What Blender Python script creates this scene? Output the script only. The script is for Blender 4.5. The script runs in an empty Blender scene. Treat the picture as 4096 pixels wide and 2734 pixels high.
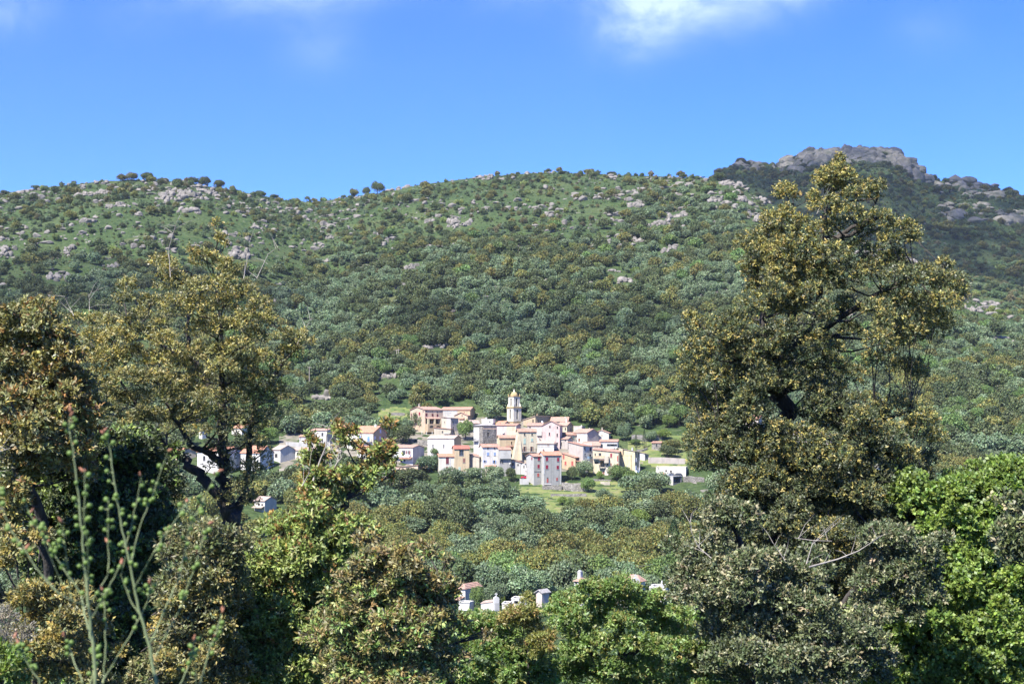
import bpy, math, random
import numpy as np
from mathutils import Vector, Matrix
R = math.radians
scene = bpy.context.scene
COL = scene.collection

# ------------------------------------------------------------------ camera, sky, sun, exposure
cam_data = bpy.data.cameras.new("camera")
cam_data.lens = 50.0
cam_data.sensor_width = 36.0
cam_data.shift_y = 0.0920
cam_data.clip_start = 0.05
cam_data.clip_end = 20000.0
cam_data.dof.use_dof = True
cam_data.dof.focus_distance = 60.0
cam_data.dof.aperture_fstop = 9.0
cam = bpy.data.objects.new("camera", cam_data)
cam.rotation_euler = (R(90), 0, 0)
COL.objects.link(cam)
scene.camera = cam

SUN_DIR = Vector((-0.36, -0.50, 0.79)).normalized()
SUN_ELEV = math.asin(SUN_DIR.z)
SUN_AZ = math.atan2(SUN_DIR.x, SUN_DIR.y)
sun_data = bpy.data.lights.new("sun", 'SUN')
sun_data.energy = 5.0
sun_data.angle = R(0.5)
sun_data.color = (1.0, 0.955, 0.88)
sun = bpy.data.objects.new("sun", sun_data)
sun.rotation_euler = (-SUN_DIR).to_track_quat('-Z', 'Y').to_euler()
COL.objects.link(sun)

scene.view_settings.view_transform = 'Standard'
scene.view_settings.look = 'None'
scene.view_settings.exposure = 1.45
scene.view_settings.gamma = 1.0
scene.cycles.max_bounces = 6
scene.cycles.diffuse_bounces = 2
scene.cycles.glossy_bounces = 2
scene.cycles.transmission_bounces = 3
scene.cycles.transparent_max_bounces = 6
scene.cycles.use_denoising = True
scene.cycles.denoiser = 'OPENIMAGEDENOISE'
scene.cycles.denoising_input_passes = 'RGB_ALBEDO_NORMAL'
scene.cycles.denoising_prefilter = 'ACCURATE'

def build_world():
    w = bpy.data.worlds.new("World")
    scene.world = w
    w.use_nodes = True
    nt = w.node_tree
    nt.nodes.clear()
    N, L = nt.nodes.new, nt.links.new
    out = N('ShaderNodeOutputWorld'); bg = N('ShaderNodeBackground')
    sky = N('ShaderNodeTexSky'); sky.sky_type = 'NISHITA'; sky.sun_disc = False
    sky.sun_elevation = SUN_ELEV; sky.sun_rotation = SUN_AZ
    sky.air_density = 1.0; sky.dust_density = 0.15; sky.ozone_density = 3.0; sky.altitude = 300
    # camera-type saturation of the blue
    hsv = N('ShaderNodeHueSaturation'); hsv.inputs['Saturation'].default_value = 1.3; hsv.inputs['Hue'].default_value = 0.512
    L(sky.outputs[0], hsv.inputs['Color'])
    # wispy clouds high over the ridge, laid out by direction in the sky
    tc = N('ShaderNodeTexCoord')
    sep = N('ShaderNodeSeparateXYZ'); L(tc.outputs['Generated'], sep.inputs[0])
    def math_(op, a, b=None, clamp=False):
        n = N('ShaderNodeMath'); n.operation = op; n.use_clamp = clamp
        for i, v in enumerate((a, b)):
            if v is None: continue
            if isinstance(v, (int, float)): n.inputs[i].default_value = v
            else: L(v, n.inputs[i])
        return n.outputs[0]
    az = math_('DIVIDE', sep.outputs[0], sep.outputs[1])
    el = math_('DIVIDE', sep.outputs[2], sep.outputs[1])
    comb = N('ShaderNodeCombineXYZ'); L(az, comb.inputs[0]); L(el, comb.inputs[1])
    n1 = N('ShaderNodeTexNoise'); n1.inputs['Scale'].default_value = 20; n1.inputs['Detail'].default_value = 12
    n1.inputs['Roughness'].default_value = 0.62; n1.inputs['Distortion'].default_value = 0.5
    mp = N('ShaderNodeMapping'); mp.inputs['Scale'].default_value = (0.7, 1.0, 1.0); mp.inputs['Rotation'].default_value = (0, 0, 0.5)
    L(comb.outputs[0], mp.inputs[0]); L(mp.outputs[0], n1.inputs['Vector'])
    total = None
    for (cx, cy, rx, ry, k) in CLOUD_BLOBS:
        a0 = (cx - 1174.5) * 3.0651e-4; e0 = (1000.2 - cy) * 3.0651e-4
        dx = math_('DIVIDE', math_('SUBTRACT', az, a0), rx * 3.0651e-4)
        dy = math_('DIVIDE', math_('SUBTRACT', el, e0), ry * 3.0651e-4)
        d2 = math_('ADD', math_('MULTIPLY', dx, dx), math_('MULTIPLY', dy, dy))
        g = math_('MULTIPLY', math_('EXPONENT', math_('MULTIPLY', d2, -1.0)), k)
        total = g if total is None else math_('ADD', total, g)
    nn = math_('MULTIPLY', math_('SUBTRACT', n1.outputs[0], 0.36), 2.6, True)
    cl = math_('MULTIPLY', total, math_('ADD', nn, 0.16), True)
    # only on the side the photograph looks at
    front = math_('GREATER_THAN', sep.outputs[1], 0.05)
    cl = math_('MULTIPLY', cl, front)
    tint = N('ShaderNodeMixRGB'); tint.blend_type = 'MULTIPLY'; tint.inputs[0].default_value = 1.0
    L(hsv.outputs[0], tint.inputs[1]); tint.inputs[2].default_value = (0.61, 0.85, 1.44, 1)
    mix = N('ShaderNodeMixRGB'); L(cl, mix.inputs[0]); L(tint.outputs[0], mix.inputs[1])
    mix.inputs[2].default_value = (3.9, 5.0, 6.8, 1)
    L(mix.outputs[0], bg.inputs['Color'])
    bg.inputs['Strength'].default_value = 0.074
    L(bg.outputs[0], out.inputs['Surface'])
CLOUD_BLOBS = [(20, 15, 90, 60, .42), (640, -20, 150, 60, .72), (735, 100, 80, 60, .24), (480, -40, 100, 50, .3),
               (820, -50, 120, 50, .45), (1200, -60, 160, 70, .40), (1480, 10, 110, 75, .95), (1440, 85, 80, 55, .6),
               (1620, -15, 160, 75, 1.0), (1780, -50, 120, 60, .7), (2130, 60, 80, 60, .15), (330, 20, 100, 60, .16)]
build_world()

# ------------------------------------------------------------------ picture <-> place
KV = 0.72 / 2349.0
KS = 0.72 / 4096.0
def at(x, y, Y):            # a point seen at (x, y) of the 2349-px-wide picture, Y metres ahead
    return Vector(((x - 1174.5) * KV * Y, Y, (1000.2 - y) * KV * Y))
def ats(x, y, Y):           # the same for 4096-px-wide coordinates
    return Vector(((x - 2048) * KS * Y, Y, (1744 - y) * KS * Y))

def tag(o, label=None, cat=None, group=None, kind=None):
    if label: o["label"] = label
    if cat: o["category"] = cat
    if group: o["group"] = group
    if kind: o["kind"] = kind
    return o
def empty(name, loc, rz=0.0):
    o = bpy.data.objects.new(name, None)
    o.empty_display_size = 0.5
    o.location = loc; o.rotation_euler = (0, 0, rz)
    COL.objects.link(o)
    return o

class MB:
    """collects faces; build() links them as ONE mesh object"""
    def __init__(self):
        self.v = []; self.f = []; self.mi = []
    def quad(self, a, b, c, d, mi=0):
        n = len(self.v); self.v += [tuple(a), tuple(b), tuple(c), tuple(d)]
        self.f.append((n, n+1, n+2, n+3)); self.mi.append(mi)
    def poly(self, pts, mi=0):
        n = len(self.v); self.v += [tuple(p) for p in pts]
        self.f.append(tuple(range(n, n+len(pts)))); self.mi.append(mi)
    def box(self, x0, x1, y0, y1, z0, z1, mi=0):
        n = len(self.v)
        self.v += [(x0,y0,z0),(x1,y0,z0),(x1,y1,z0),(x0,y1,z0),(x0,y0,z1),(x1,y0,z1),(x1,y1,z1),(x0,y1,z1)]
        for q in ((0,3,2,1),(4,5,6,7),(0,1,5,4),(1,2,6,5),(2,3,7,6),(3,0,4,7)):
            self.f.append(tuple(n+i for i in q)); self.mi.append(mi)
    def hexa(self, b, t, mi=0):      # 4 bottom points, 4 top points
        n = len(self.v); self.v += [tuple(p) for p in b] + [tuple(p) for p in t]
        for q in ((0,3,2,1),(4,5,6,7),(0,1,5,4),(1,2,6,5),(2,3,7,6),(3,0,4,7)):
            self.f.append(tuple(n+i for i in q)); self.mi.append(mi)
    def tube(self, pts, rads, seg=6, mi=0, cap=True):
        pts = [Vector(p) for p in pts]; rings = []
        up = Vector((0.13, 0.31, 0.94))
        for i, p in enumerate(pts):
            d = (pts[min(i+1, len(pts)-1)] - pts[max(i-1, 0)])
            d = d.normalized() if d.length > 1e-9 else Vector((0,0,1))
            a = d.cross(up)
            if a.length < 1e-3: a = d.cross(Vector((1,0,0)))
            a.normalize(); b = d.cross(a)
            n = len(self.v)
            for k in range(seg):
                t = 2*math.pi*k/seg
                self.v.append(tuple(p + (a*math.cos(t) + b*math.sin(t))*rads[i]))
            rings.append(n)
        for i in range(len(rings)-1):
            for k in range(seg):
                k2 = (k+1) % seg
                self.f.append((rings[i]+k, rings[i]+k2, rings[i+1]+k2, rings[i+1]+k)); self.mi.append(mi)
        if cap:
            self.f.append(tuple(rings[0]+k for k in range(seg))); self.mi.append(mi)
            self.f.append(tuple(rings[-1]+k for k in reversed(range(seg)))); self.mi.append(mi)
    def lathe(self, cx, cy, prof, seg=12, mi=0, rot=0.0):
        rings = []
        for r, z in prof:
            n = len(self.v)
            for k in range(seg):
                t = 2*math.pi*k/seg + rot
                self.v.append((cx + r*math.cos(t), cy + r*math.sin(t), z))
            rings.append(n)
        for i in range(len(rings)-1):
            for k in range(seg):
                k2 = (k+1) % seg
                self.f.append((rings[i]+k, rings[i]+k2, rings[i+1]+k2, rings[i+1]+k)); self.mi.append(mi)
        self.f.append(tuple(rings[-1]+k for k in range(seg))); self.mi.append(mi)
        self.f.append(tuple(rings[0]+k for k in reversed(range(seg)))); self.mi.append(mi)
    def build(self, name, mats, parent=None, smooth=False):
        me = bpy.data.meshes.new(name)
        me.from_pydata(self.v, [], self.f)
        mats = mats if isinstance(mats, (list, tuple)) else [mats]
        for m in mats: me.materials.append(m)
        if len(mats) > 1: me.polygons.foreach_set('material_index', self.mi)
        if smooth: me.polygons.foreach_set('use_smooth', [True]*len(me.polygons))
        o = bpy.data.objects.new(name, me)
        COL.objects.link(o)
        if parent is not None: o.parent = parent
        return o

# ------------------------------------------------------------------ materials
def new_mat(name):
    m = bpy.data.materials.new(name); m.use_nodes = True
    nt = m.node_tree; nt.nodes.clear()
    return m, nt, nt.nodes.new, nt.links.new
def c4(c): return (c[0], c[1], c[2], 1.0)
def noise_mat(name, c0, c1, scale=1.0, rough=0.85, detail=5, bump=0.0, bscale=None, vec='Object', stretch=None, spec=0.3, c2=None, s2=0.2, a2=0.5):
    m, nt, N, L = new_mat(name)
    out = N('ShaderNodeOutputMaterial'); p = N('ShaderNodeBsdfPrincipled')
    p.inputs['Roughness'].default_value = rough; p.inputs['Specular IOR Level'].default_value = spec
    tc = N('ShaderNodeTexCoord'); src = tc.outputs[vec]
    if stretch:
        mp = N('ShaderNodeMapping'); mp.inputs['Scale'].default_value = stretch; L(src, mp.inputs[0]); src = mp.outputs[0]
    n = N('ShaderNodeTexNoise'); n.inputs['Scale'].default_value = scale; n.inputs['Detail'].default_value = detail
    L(src, n.inputs['Vector'])
    cr = N('ShaderNodeValToRGB'); cr.color_ramp.elements[0].position = 0.3; cr.color_ramp.elements[1].position = 0.7
    cr.color_ramp.elements[0].color = c4(c0); cr.color_ramp.elements[1].color = c4(c1)
    L(n.outputs[0], cr.inputs[0]); col = cr.outputs[0]
    if c2:
        n2 = N('ShaderNodeTexNoise'); n2.inputs['Scale'].default_value = s2; n2.inputs['Detail'].default_value = 4
        L(tc.outputs[vec], n2.inputs['Vector'])
        r2 = N('ShaderNodeValToRGB'); r2.color_ramp.elements[0].position = 0.48; r2.color_ramp.elements[1].position = 0.66
        r2.color_ramp.elements[0].color = (0,0,0,1); r2.color_ramp.elements[1].color = (a2,a2,a2,1)
        L(n2.outputs[0], r2.inputs[0])
        mx = N('ShaderNodeMixRGB'); L(r2.outputs[0], mx.inputs[0]); L(col, mx.inputs[1]); mx.inputs[2].default_value = c4(c2); col = mx.outputs[0]
    L(col, p.inputs['Base Color'])
    if bump:
        b = N('ShaderNodeBump'); b.inputs['Strength'].default_value = bump; b.inputs['Distance'].default_value = 0.1
        n3 = N('ShaderNodeTexNoise'); n3.inputs['Scale'].default_value = bscale or scale*4; n3.inputs['Detail'].default_value = 6
        L(src, n3.inputs['Vector']); L(n3.outputs[0], b.inputs['Height']); L(b.outputs[0], p.inputs['Normal'])
    L(p.outputs[0], out.inputs[0])
    return m
_cache = {}
def plain(name, c, rough=0.6, metal=0.0):
    if name in _cache: return _cache[name]
    m = noise_mat(name, [x*0.92 for x in c], [min(1, x*1.06) for x in c], 3.0, rough)
    m.node_tree.nodes['Principled BSDF'].inputs['Metallic'].default_value = metal
    _cache[name] = m
    return m

def leaf_mat(name, trans=0.3, gloss=0.1, rough=0.45, vary=0.0):
    """leaves: each leaf's own colour sits in the colour attribute"""
    m, nt, N, L = new_mat(name)
    out = N('ShaderNodeOutputMaterial')
    at_ = N('ShaderNodeAttribute'); at_.attribute_name = 'leafcol'
    col = at_.outputs['Color']
    if vary:
        oi = N('ShaderNodeObjectInfo')
        h = N('ShaderNodeHueSaturation')
        mr = N('ShaderNodeMapRange'); mr.inputs['To Min'].default_value = 1 - vary; mr.inputs['To Max'].default_value = 1 + vary
        L(oi.outputs['Random'], mr.inputs[0]); L(mr.outputs[0], h.inputs['Value'])
        mt = N('ShaderNodeMath'); mt.operation = 'FRACT'
        mm = N('ShaderNodeMath'); mm.operation = 'MULTIPLY'; mm.inputs[1].default_value = 17.31
        L(oi.outputs['Random'], mm.inputs[0]); L(mm.outputs[0], mt.inputs[0])
        mr2 = N('ShaderNodeMapRange'); mr2.inputs['To Min'].default_value = 0.488; mr2.inputs['To Max'].default_value = 0.516
        L(mt.outputs[0], mr2.inputs[0]); L(mr2.outputs[0], h.inputs['Hue'])
        L(col, h.inputs['Color']); col = h.outputs[0]
    d = N('ShaderNodeBsdfDiffuse'); t = N('ShaderNodeBsdfTranslucent'); g = N('ShaderNodeBsdfGlossy')
    g.inputs['Roughness'].default_value = rough; g.inputs['Color'].default_value = (0.9, 0.92, 0.95, 1)
    L(col, d.inputs[0])
    tcn = N('ShaderNodeMixRGB'); tcn.blend_type = 'MULTIPLY'; tcn.inputs[0].default_value = 1; tcn.inputs[2].default_value = (1.25, 1.2, 0.6, 1)
    L(col, tcn.inputs[1]); L(tcn.outputs[0], t.inputs[0])
    m1 = N('ShaderNodeMixShader'); m1.inputs[0].default_value = trans; L(d.outputs[0], m1.inputs[1]); L(t.outputs[0], m1.inputs[2])
    lw = N('ShaderNodeLayerWeight'); lw.inputs[0].default_value = 0.25
    ml = N('ShaderNodeMath'); ml.operation = 'MULTIPLY'; ml.inputs[1].default_value = gloss*2; L(lw.outputs['Fresnel'], ml.inputs[0])
    ad = N('ShaderNodeMath'); ad.operation = 'ADD'; ad.inputs[1].default_value = gloss*0.35; L(ml.outputs[0], ad.inputs[0])
    m2 = N('ShaderNodeMixShader'); L(ad.outputs[0], m2.inputs[0]); L(m1.outputs[0], m2.inputs[1]); L(g.outputs[0], m2.inputs[2])
    L(m2.outputs[0], out.inputs[0])
    return m

# ------------------------------------------------------------------ numpy noise and the lie of the land
def _hash(ix, iy, seed):
    n = (ix.astype(np.int64)*374761393 + iy.astype(np.int64)*668265263 + seed*1442695041) & 0x7fffffff
    n = ((n ^ (n >> 13)) * 1274126177) & 0x7fffffff
    return ((n ^ (n >> 16)) & 0xffff) / 65535.0
def vnoise(x, y, seed=0):
    ix = np.floor(x); iy = np.floor(y); fx = x-ix; fy = y-iy
    fx = fx*fx*(3-2*fx); fy = fy*fy*(3-2*fy)
    a = _hash(ix, iy, seed); b = _hash(ix+1, iy, seed); c = _hash(ix, iy+1, seed); d = _hash(ix+1, iy+1, seed)
    return (a*(1-fx)+b*fx)*(1-fy) + (c*(1-fx)+d*fx)*fy
def fbm(x, y, seed=0, oct=4):
    s = 0; a = 0.5; t = 0
    for i in range(oct):
        s = s + a*vnoise(x, y, seed+i*7); t += a; a *= 0.5; x = x*2.03+11.3; y = y*2.03-5.7
    return s/t

RIDGE = np.array([(-700,470,1150),(-200,465,1150),(0,445,1150),(80,432,1150),(130,427,1150),(220,417,1150),(300,412,1150),(440,418,1150),(520,436,1170),
    (580,444,1200),(650,457,1260),(730,462,1350),(790,453,1330),(870,443,1300),(960,424,1270),(1100,405,1250),(1240,395,1250),(1400,399,1230),
    (1540,405,1200),(1640,408,1150),(1700,424,1120),(1760,462,1100),(1850,510,1080),(2080,590,1040),(2223,684,1000),(2349,738,980),(2600,800,950),(3200,860,900)], float)
PEAK = np.array([(-700,700),(1200,560),(1500,450),(1640,405),(1680,384),(1700,374),(1760,380),(1790,380),(1830,366),(1850,356),(1900,352),(1990,350),
    (2040,352),(2080,372),(2100,392),(2140,410),(2200,424),(2300,440),(2349,452),(2500,484),(2700,524),(3200,600)], float)
YP = 2000.0
VALLEY_Y = np.array([-60, 0, 4, 10, 30, 60, 150, 300, 380, 420, 470, 525, 560, 605], float)
VALLEY_Z = np.array([1.5, -1.7, -2.1, -3.6, -8.5, -14, -27, -36.5, -41, -38.6, -29.5, -18.3, -7.2, 4.7], float)
def H(X, Y):
    X = np.asarray(X, float); Y = np.asarray(Y, float)
    Ys = np.maximum(Y, 25.0)
    xv = X/Ys/KV + 1174.5
    yr = np.interp(xv, RIDGE[:,0], RIDGE[:,1]); Yr = np.interp(xv, RIDGE[:,0], RIDGE[:,2])
    zr = (1000.2-yr)*KV*Yr
    z = np.interp(Y, VALLEY_Y, VALLEY_Z)
    t = np.clip((Y-605)/(Yr-605), 0, 1)
    up = 4.7 + (zr-4.7)*(0.86*t + 0.14*(1-(1-t)**2))
    env = np.sin(np.pi*np.clip(t, 0, 1))
    up = up + env*((fbm(X/170, Y/170, 3)-0.5)*34 + (fbm(X/45, Y/45, 9)-0.5)*9)
    z = np.where(Y > 605, up, z)
    back = zr - (Y-Yr)*0.34 - 0.0002*np.maximum(Y-Yr, 0)**2
    z = np.where(Y > Yr, np.maximum(back, 40 + 0*back), z)
    # the higher mountain behind
    yp = np.interp(xv, PEAK[:,0], PEAK[:,1]); zp = (1000.2-yp)*KV*YP
    tt = np.clip((Y-1150)/(YP-1150), 0, 1)
    m = zp*(0.25+0.75*tt) + np.sin(np.pi*tt)*((fbm(X/210, Y/210, 21)-0.5)*70 + (fbm(X/60, Y/60, 23)-0.5)*16)
    m = np.where(Y > YP, zp-(Y-YP)*0.4, m)
    m = np.maximum(m, 20)
    z = np.where((Y > Yr) , np.maximum(z, m), z)
    z = np.where(Y > Yr, np.maximum(z, 15), z)
    small = np.clip(Y/30, 0, 1)
    return z + (fbm(X/9, Y/9, 31)-0.5)*1.1*small + (fbm(X/2.5, Y/2.5, 37)-0.5)*0.35*small
def hz(x, y): return float(H(np.array([x]), np.array([y]))[0])
def ground_Y(xv, yv, lo=395.0, hi=1340.0):
    """distance at which the slope is seen at (xv, yv) of the 2349-px picture"""
    Y = np.linspace(lo, hi, 500); X = (xv-1174.5)*KV*Y
    y = 1000.2 - H(X, Y)/Y/KV
    k = np.nonzero(y <= yv)[0]
    return float(Y[k[0]]) if len(k) else hi

def build_terrain():
    ys = np.concatenate([np.linspace(-55, 0, 12), np.geomspace(2, 380, 110), np.linspace(386, 1400, 260)[0:], np.linspace(1410, 2200, 90), np.geomspace(2230, 9000, 14)])
    ss = np.linspace(-1.0, 1.0, 430)
    S, YY = np.meshgrid(ss, ys)
    XX = S*(YY+60)
    ZZ = H(XX, YY)
    ny, nx = XX.shape
    co = np.stack([XX, YY, ZZ], -1).reshape(-1, 3)
    idx = np.arange(ny*nx).reshape(ny, nx)
    f = np.stack([idx[:-1,:-1], idx[:-1,1:], idx[1:,1:], idx[1:,:-1]], -1).reshape(-1, 4)
    me = np_mesh('hillside', co, f)
    me.polygons.foreach_set('use_smooth', np.ones(len(f), bool))
    o = bpy.data.objects.new('hillside', me); COL.objects.link(o)
    tag(o, 'green hillside rising from the valley to the rocky ridges', 'hillside', kind='structure')
    me.materials.append(ground_mat())
    return o
def np_mesh(name, co, faces):
    me = bpy.data.meshes.new(name)
    n = len(co); k = faces.shape[1]; nf = len(faces)
    me.vertices.add(n); me.vertices.foreach_set('co', np.ascontiguousarray(co, np.float32).ravel())
    me.loops.add(nf*k); me.loops.foreach_set('vertex_index', np.ascontiguousarray(faces, np.int32).ravel())
    me.polygons.add(nf)
    me.polygons.foreach_set('loop_start', np.arange(0, nf*k, k, dtype=np.int32))
    me.update(calc_edges=True)
    return me
def ground_mat():
    m, nt, N, L = new_mat('hill_grass')
    out = N('ShaderNodeOutputMaterial'); p = N('ShaderNodeBsdfPrincipled'); p.inputs['Roughness'].default_value = 0.95
    p.inputs['Specular IOR Level'].default_value = 0.1
    tc = N('ShaderNodeTexCoord')
    def nz(s, d=6, dist=0.0):
        n = N('ShaderNodeTexNoise'); n.inputs['Scale'].default_value = s; n.inputs['Detail'].default_value = d; n.inputs['Distortion'].default_value = dist
        L(tc.outputs['Object'], n.inputs['Vector']); return n.outputs[0]
    def ramp(src, stops):
        r = N('ShaderNodeValToRGB'); e = r.color_ramp.elements
        e[0].position = stops[0][0]; e[0].color = c4(stops[0][1]); e[1].position = stops[-1][0]; e[1].color = c4(stops[-1][1])
        for s in stops[1:-1]:
            k = e.new(s[0]); k.color = c4(s[1])
        L(src, r.inputs[0]); return r.outputs[0]
    def mix(f, a, b):
        x = N('ShaderNodeMixRGB')
        L(f, x.inputs[0]); L(a, x.inputs[1])
        if isinstance(b, tuple): x.inputs[2].default_value = c4(b)
        else: L(b, x.inputs[2])
        return x.outputs[0]
    base = ramp(nz(0.02, 8), [(0.3, (0.022,0.042,0.015)), (0.5, (0.038,0.066,0.021)), (0.7, (0.072,0.090,0.036))])
    fine = ramp(nz(0.35, 8, 0.6), [(0.35, (0.018,0.034,0.013)), (0.65, (0.070,0.098,0.038))])
    f5 = N('ShaderNodeValue'); f5.outputs[0].default_value = 0.55
    col = mix(f5.outputs[0], base, fine)
    br = ramp(nz(0.06, 8, 0.8), [(0.60, (0,0,0)), (0.72, (0.7,0.7,0.7))])
    col = mix(br, col, (0.105,0.098,0.046))
    rk = ramp(nz(0.22, 10, 0.7), [(0.665, (0,0,0)), (0.70, (1,1,1))])
    col = mix(rk, col, (0.19,0.172,0.15))
    L(col, p.inputs['Base Color'])
    b = N('ShaderNodeBump'); b.inputs['Strength'].default_value = 0.9; b.inputs['Distance'].default_value = 1.2
    L(nz(0.5, 8, 0.4), b.inputs['Height']); L(b.outputs[0], p.inputs['Normal'])
    L(p.outputs[0], out.inputs[0])
    return m
# ------------------------------------------------------------------ leaves in bulk
def unit(a):
    return a / np.maximum(np.linalg.norm(a, axis=-1, keepdims=True), 1e-9)
def leaf_arrays(P, D, Nn, Ln, Wd, C):
    """P base, D axis, Nn face normal -> 4-corner folded leaves"""
    S = unit(np.cross(D, Nn)); Nn = np.cross(S, D)
    Ln = Ln[:, None]; Wd = Wd[:, None]
    v0 = P; v1 = P + D*Ln*0.45 + S*Wd*0.5 + Nn*Wd*0.12; v2 = P + D*Ln - Nn*Ln*0.10; v3 = P + D*Ln*0.45 - S*Wd*0.5 + Nn*Wd*0.12
    co = np.stack([v0, v1, v2, v3], 1).reshape(-1, 3)
    cc = np.repeat(C, 4, 0)
    return co, cc
def leaf_object(name, co, cc, mat, parent=None, link=True):
    n = len(co)//4
    me = np_mesh(name, co, np.arange(n*4).reshape(n, 4))
    a = me.attributes.new('leafcol', 'FLOAT_COLOR', 'POINT')
    a.data.foreach_set('color', np.concatenate([cc, np.ones((len(cc), 1))], 1).astype(np.float32).ravel())
    me.materials.append(mat)
    o = bpy.data.objects.new(name, me)
    if link: COL.objects.link(o)
    if parent is not None: o.parent = parent
    return o
def rand_unit(rng, n):
    return unit(rng.normal(size=(n, 3)))

def pick_cols(rng, pal, n, jit=0.16):
    """pal: list of (weight, rgb)"""
    w = np.array([p[0] for p in pal], float); w /= w.sum()
    k = rng.choice(len(pal), n, p=w)
    c = np.array([p[1] for p in pal])[k]
    return c * (1 + rng.normal(size=(n, 1))*jit) * (1 + rng.normal(size=(n, 3))*0.05)

LIGHT_PULL = np.array(SUN_DIR)*0.75
def clump_leaves(rng, cen, rad, tufts, per, Ln, Wd, palfun, spread=0.9, shell=0.58):
    """cen (n,3) rad (n,3) tufts (n,) ints -> leaf arrays. Leaves sit in tufts at the twig ends."""
    idx = np.repeat(np.arange(len(cen)), tufts)
    n = len(idx)
    v = rand_unit(rng, n); v[:, 2] = np.where(v[:, 2] < -0.55, -v[:, 2], v[:, 2])
    rr = shell + (1-shell)*rng.random((n, 1))**0.6
    rr = rr*(0.86 + 0.3*rng.random((n, 1)))
    tp = cen[idx] + v*rad[idx]*rr
    ax = unit(v + np.array([0, 0, 0.45]) + rng.normal(size=(n, 3))*0.4)
    tc, young = palfun(rng, idx, tp)
    k = np.repeat(np.arange(n), per); N = len(k)
    d = unit(ax[k]*(0.25 + rng.random((N, 1))*0.9) + rng.normal(size=(N, 3))*spread*0.75)
    L = Ln*(0.7 + 0.6*rng.random(N)); W = Wd*(0.7 + 0.6*rng.random(N))
    back = rng.random((N, 1))*Ln*1.6
    P = tp[k] - ax[k]*back + d*Ln*0.12
    nn = unit(rng.normal(size=(N, 3))*0.62 + ax[k]*0.45 + LIGHT_PULL)      # leaves turn towards the light
    col = tc[k]*(1 + rng.normal(size=(N, 1))*0.15)
    return leaf_arrays(P, d, nn, L, W, np.clip(col, 0.004, 0.6))

# ------------------------------------------------------------------ trees of the hillside (prototypes, then copies)
PAL = {
 'holm_oak':   [(5,(0.136,0.148,0.040)),(3,(0.182,0.168,0.042)),(2.5,(0.086,0.111,0.034)),(1,(0.211,0.174,0.040))],
 'dark_oak':   [(5,(0.083,0.109,0.042)),(3,(0.109,0.132,0.046)),(2,(0.060,0.087,0.032))],
 'olive_tree': [(5,(0.133,0.184,0.093)),(3,(0.182,0.240,0.130)),(2,(0.093,0.136,0.066))],
 'green_tree': [(5,(0.113,0.179,0.050)),(3,(0.151,0.218,0.059)),(2,(0.078,0.134,0.038))],
 'lime_tree':  [(5,(0.125,0.185,0.036)),(3,(0.160,0.215,0.044))],
 'mastic_bush':[(5,(0.086,0.129,0.052)),(3,(0.113,0.158,0.062)),(2,(0.062,0.099,0.042))],
 'grey_bush':  [(5,(0.126,0.174,0.093)),(3,(0.097,0.138,0.074))],
 'broom_bush': [(5,(0.192,0.240,0.062)),(3,(0.146,0.196,0.054))],
 'cypress_tree':[(5,(0.039,0.074,0.023)),(3,(0.056,0.099,0.030))],
 'brown_bush': [(5,(0.151,0.140,0.062)),(3,(0.126,0.123,0.055))],
}
HILL_LEAF = leaf_mat('hill_leaves', trans=0.22, gloss=0.05, rough=0.55, vary=0.22)
BARK = noise_mat('bark', (0.030,0.026,0.022), (0.070,0.061,0.052), 9.0, 0.9, bump=0.6, bscale=18, stretch=(1,1,0.25))
BARK_GREY = noise_mat('bare_wood', (0.20,0.18,0.155), (0.32,0.29,0.25), 12.0, 0.85)
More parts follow.
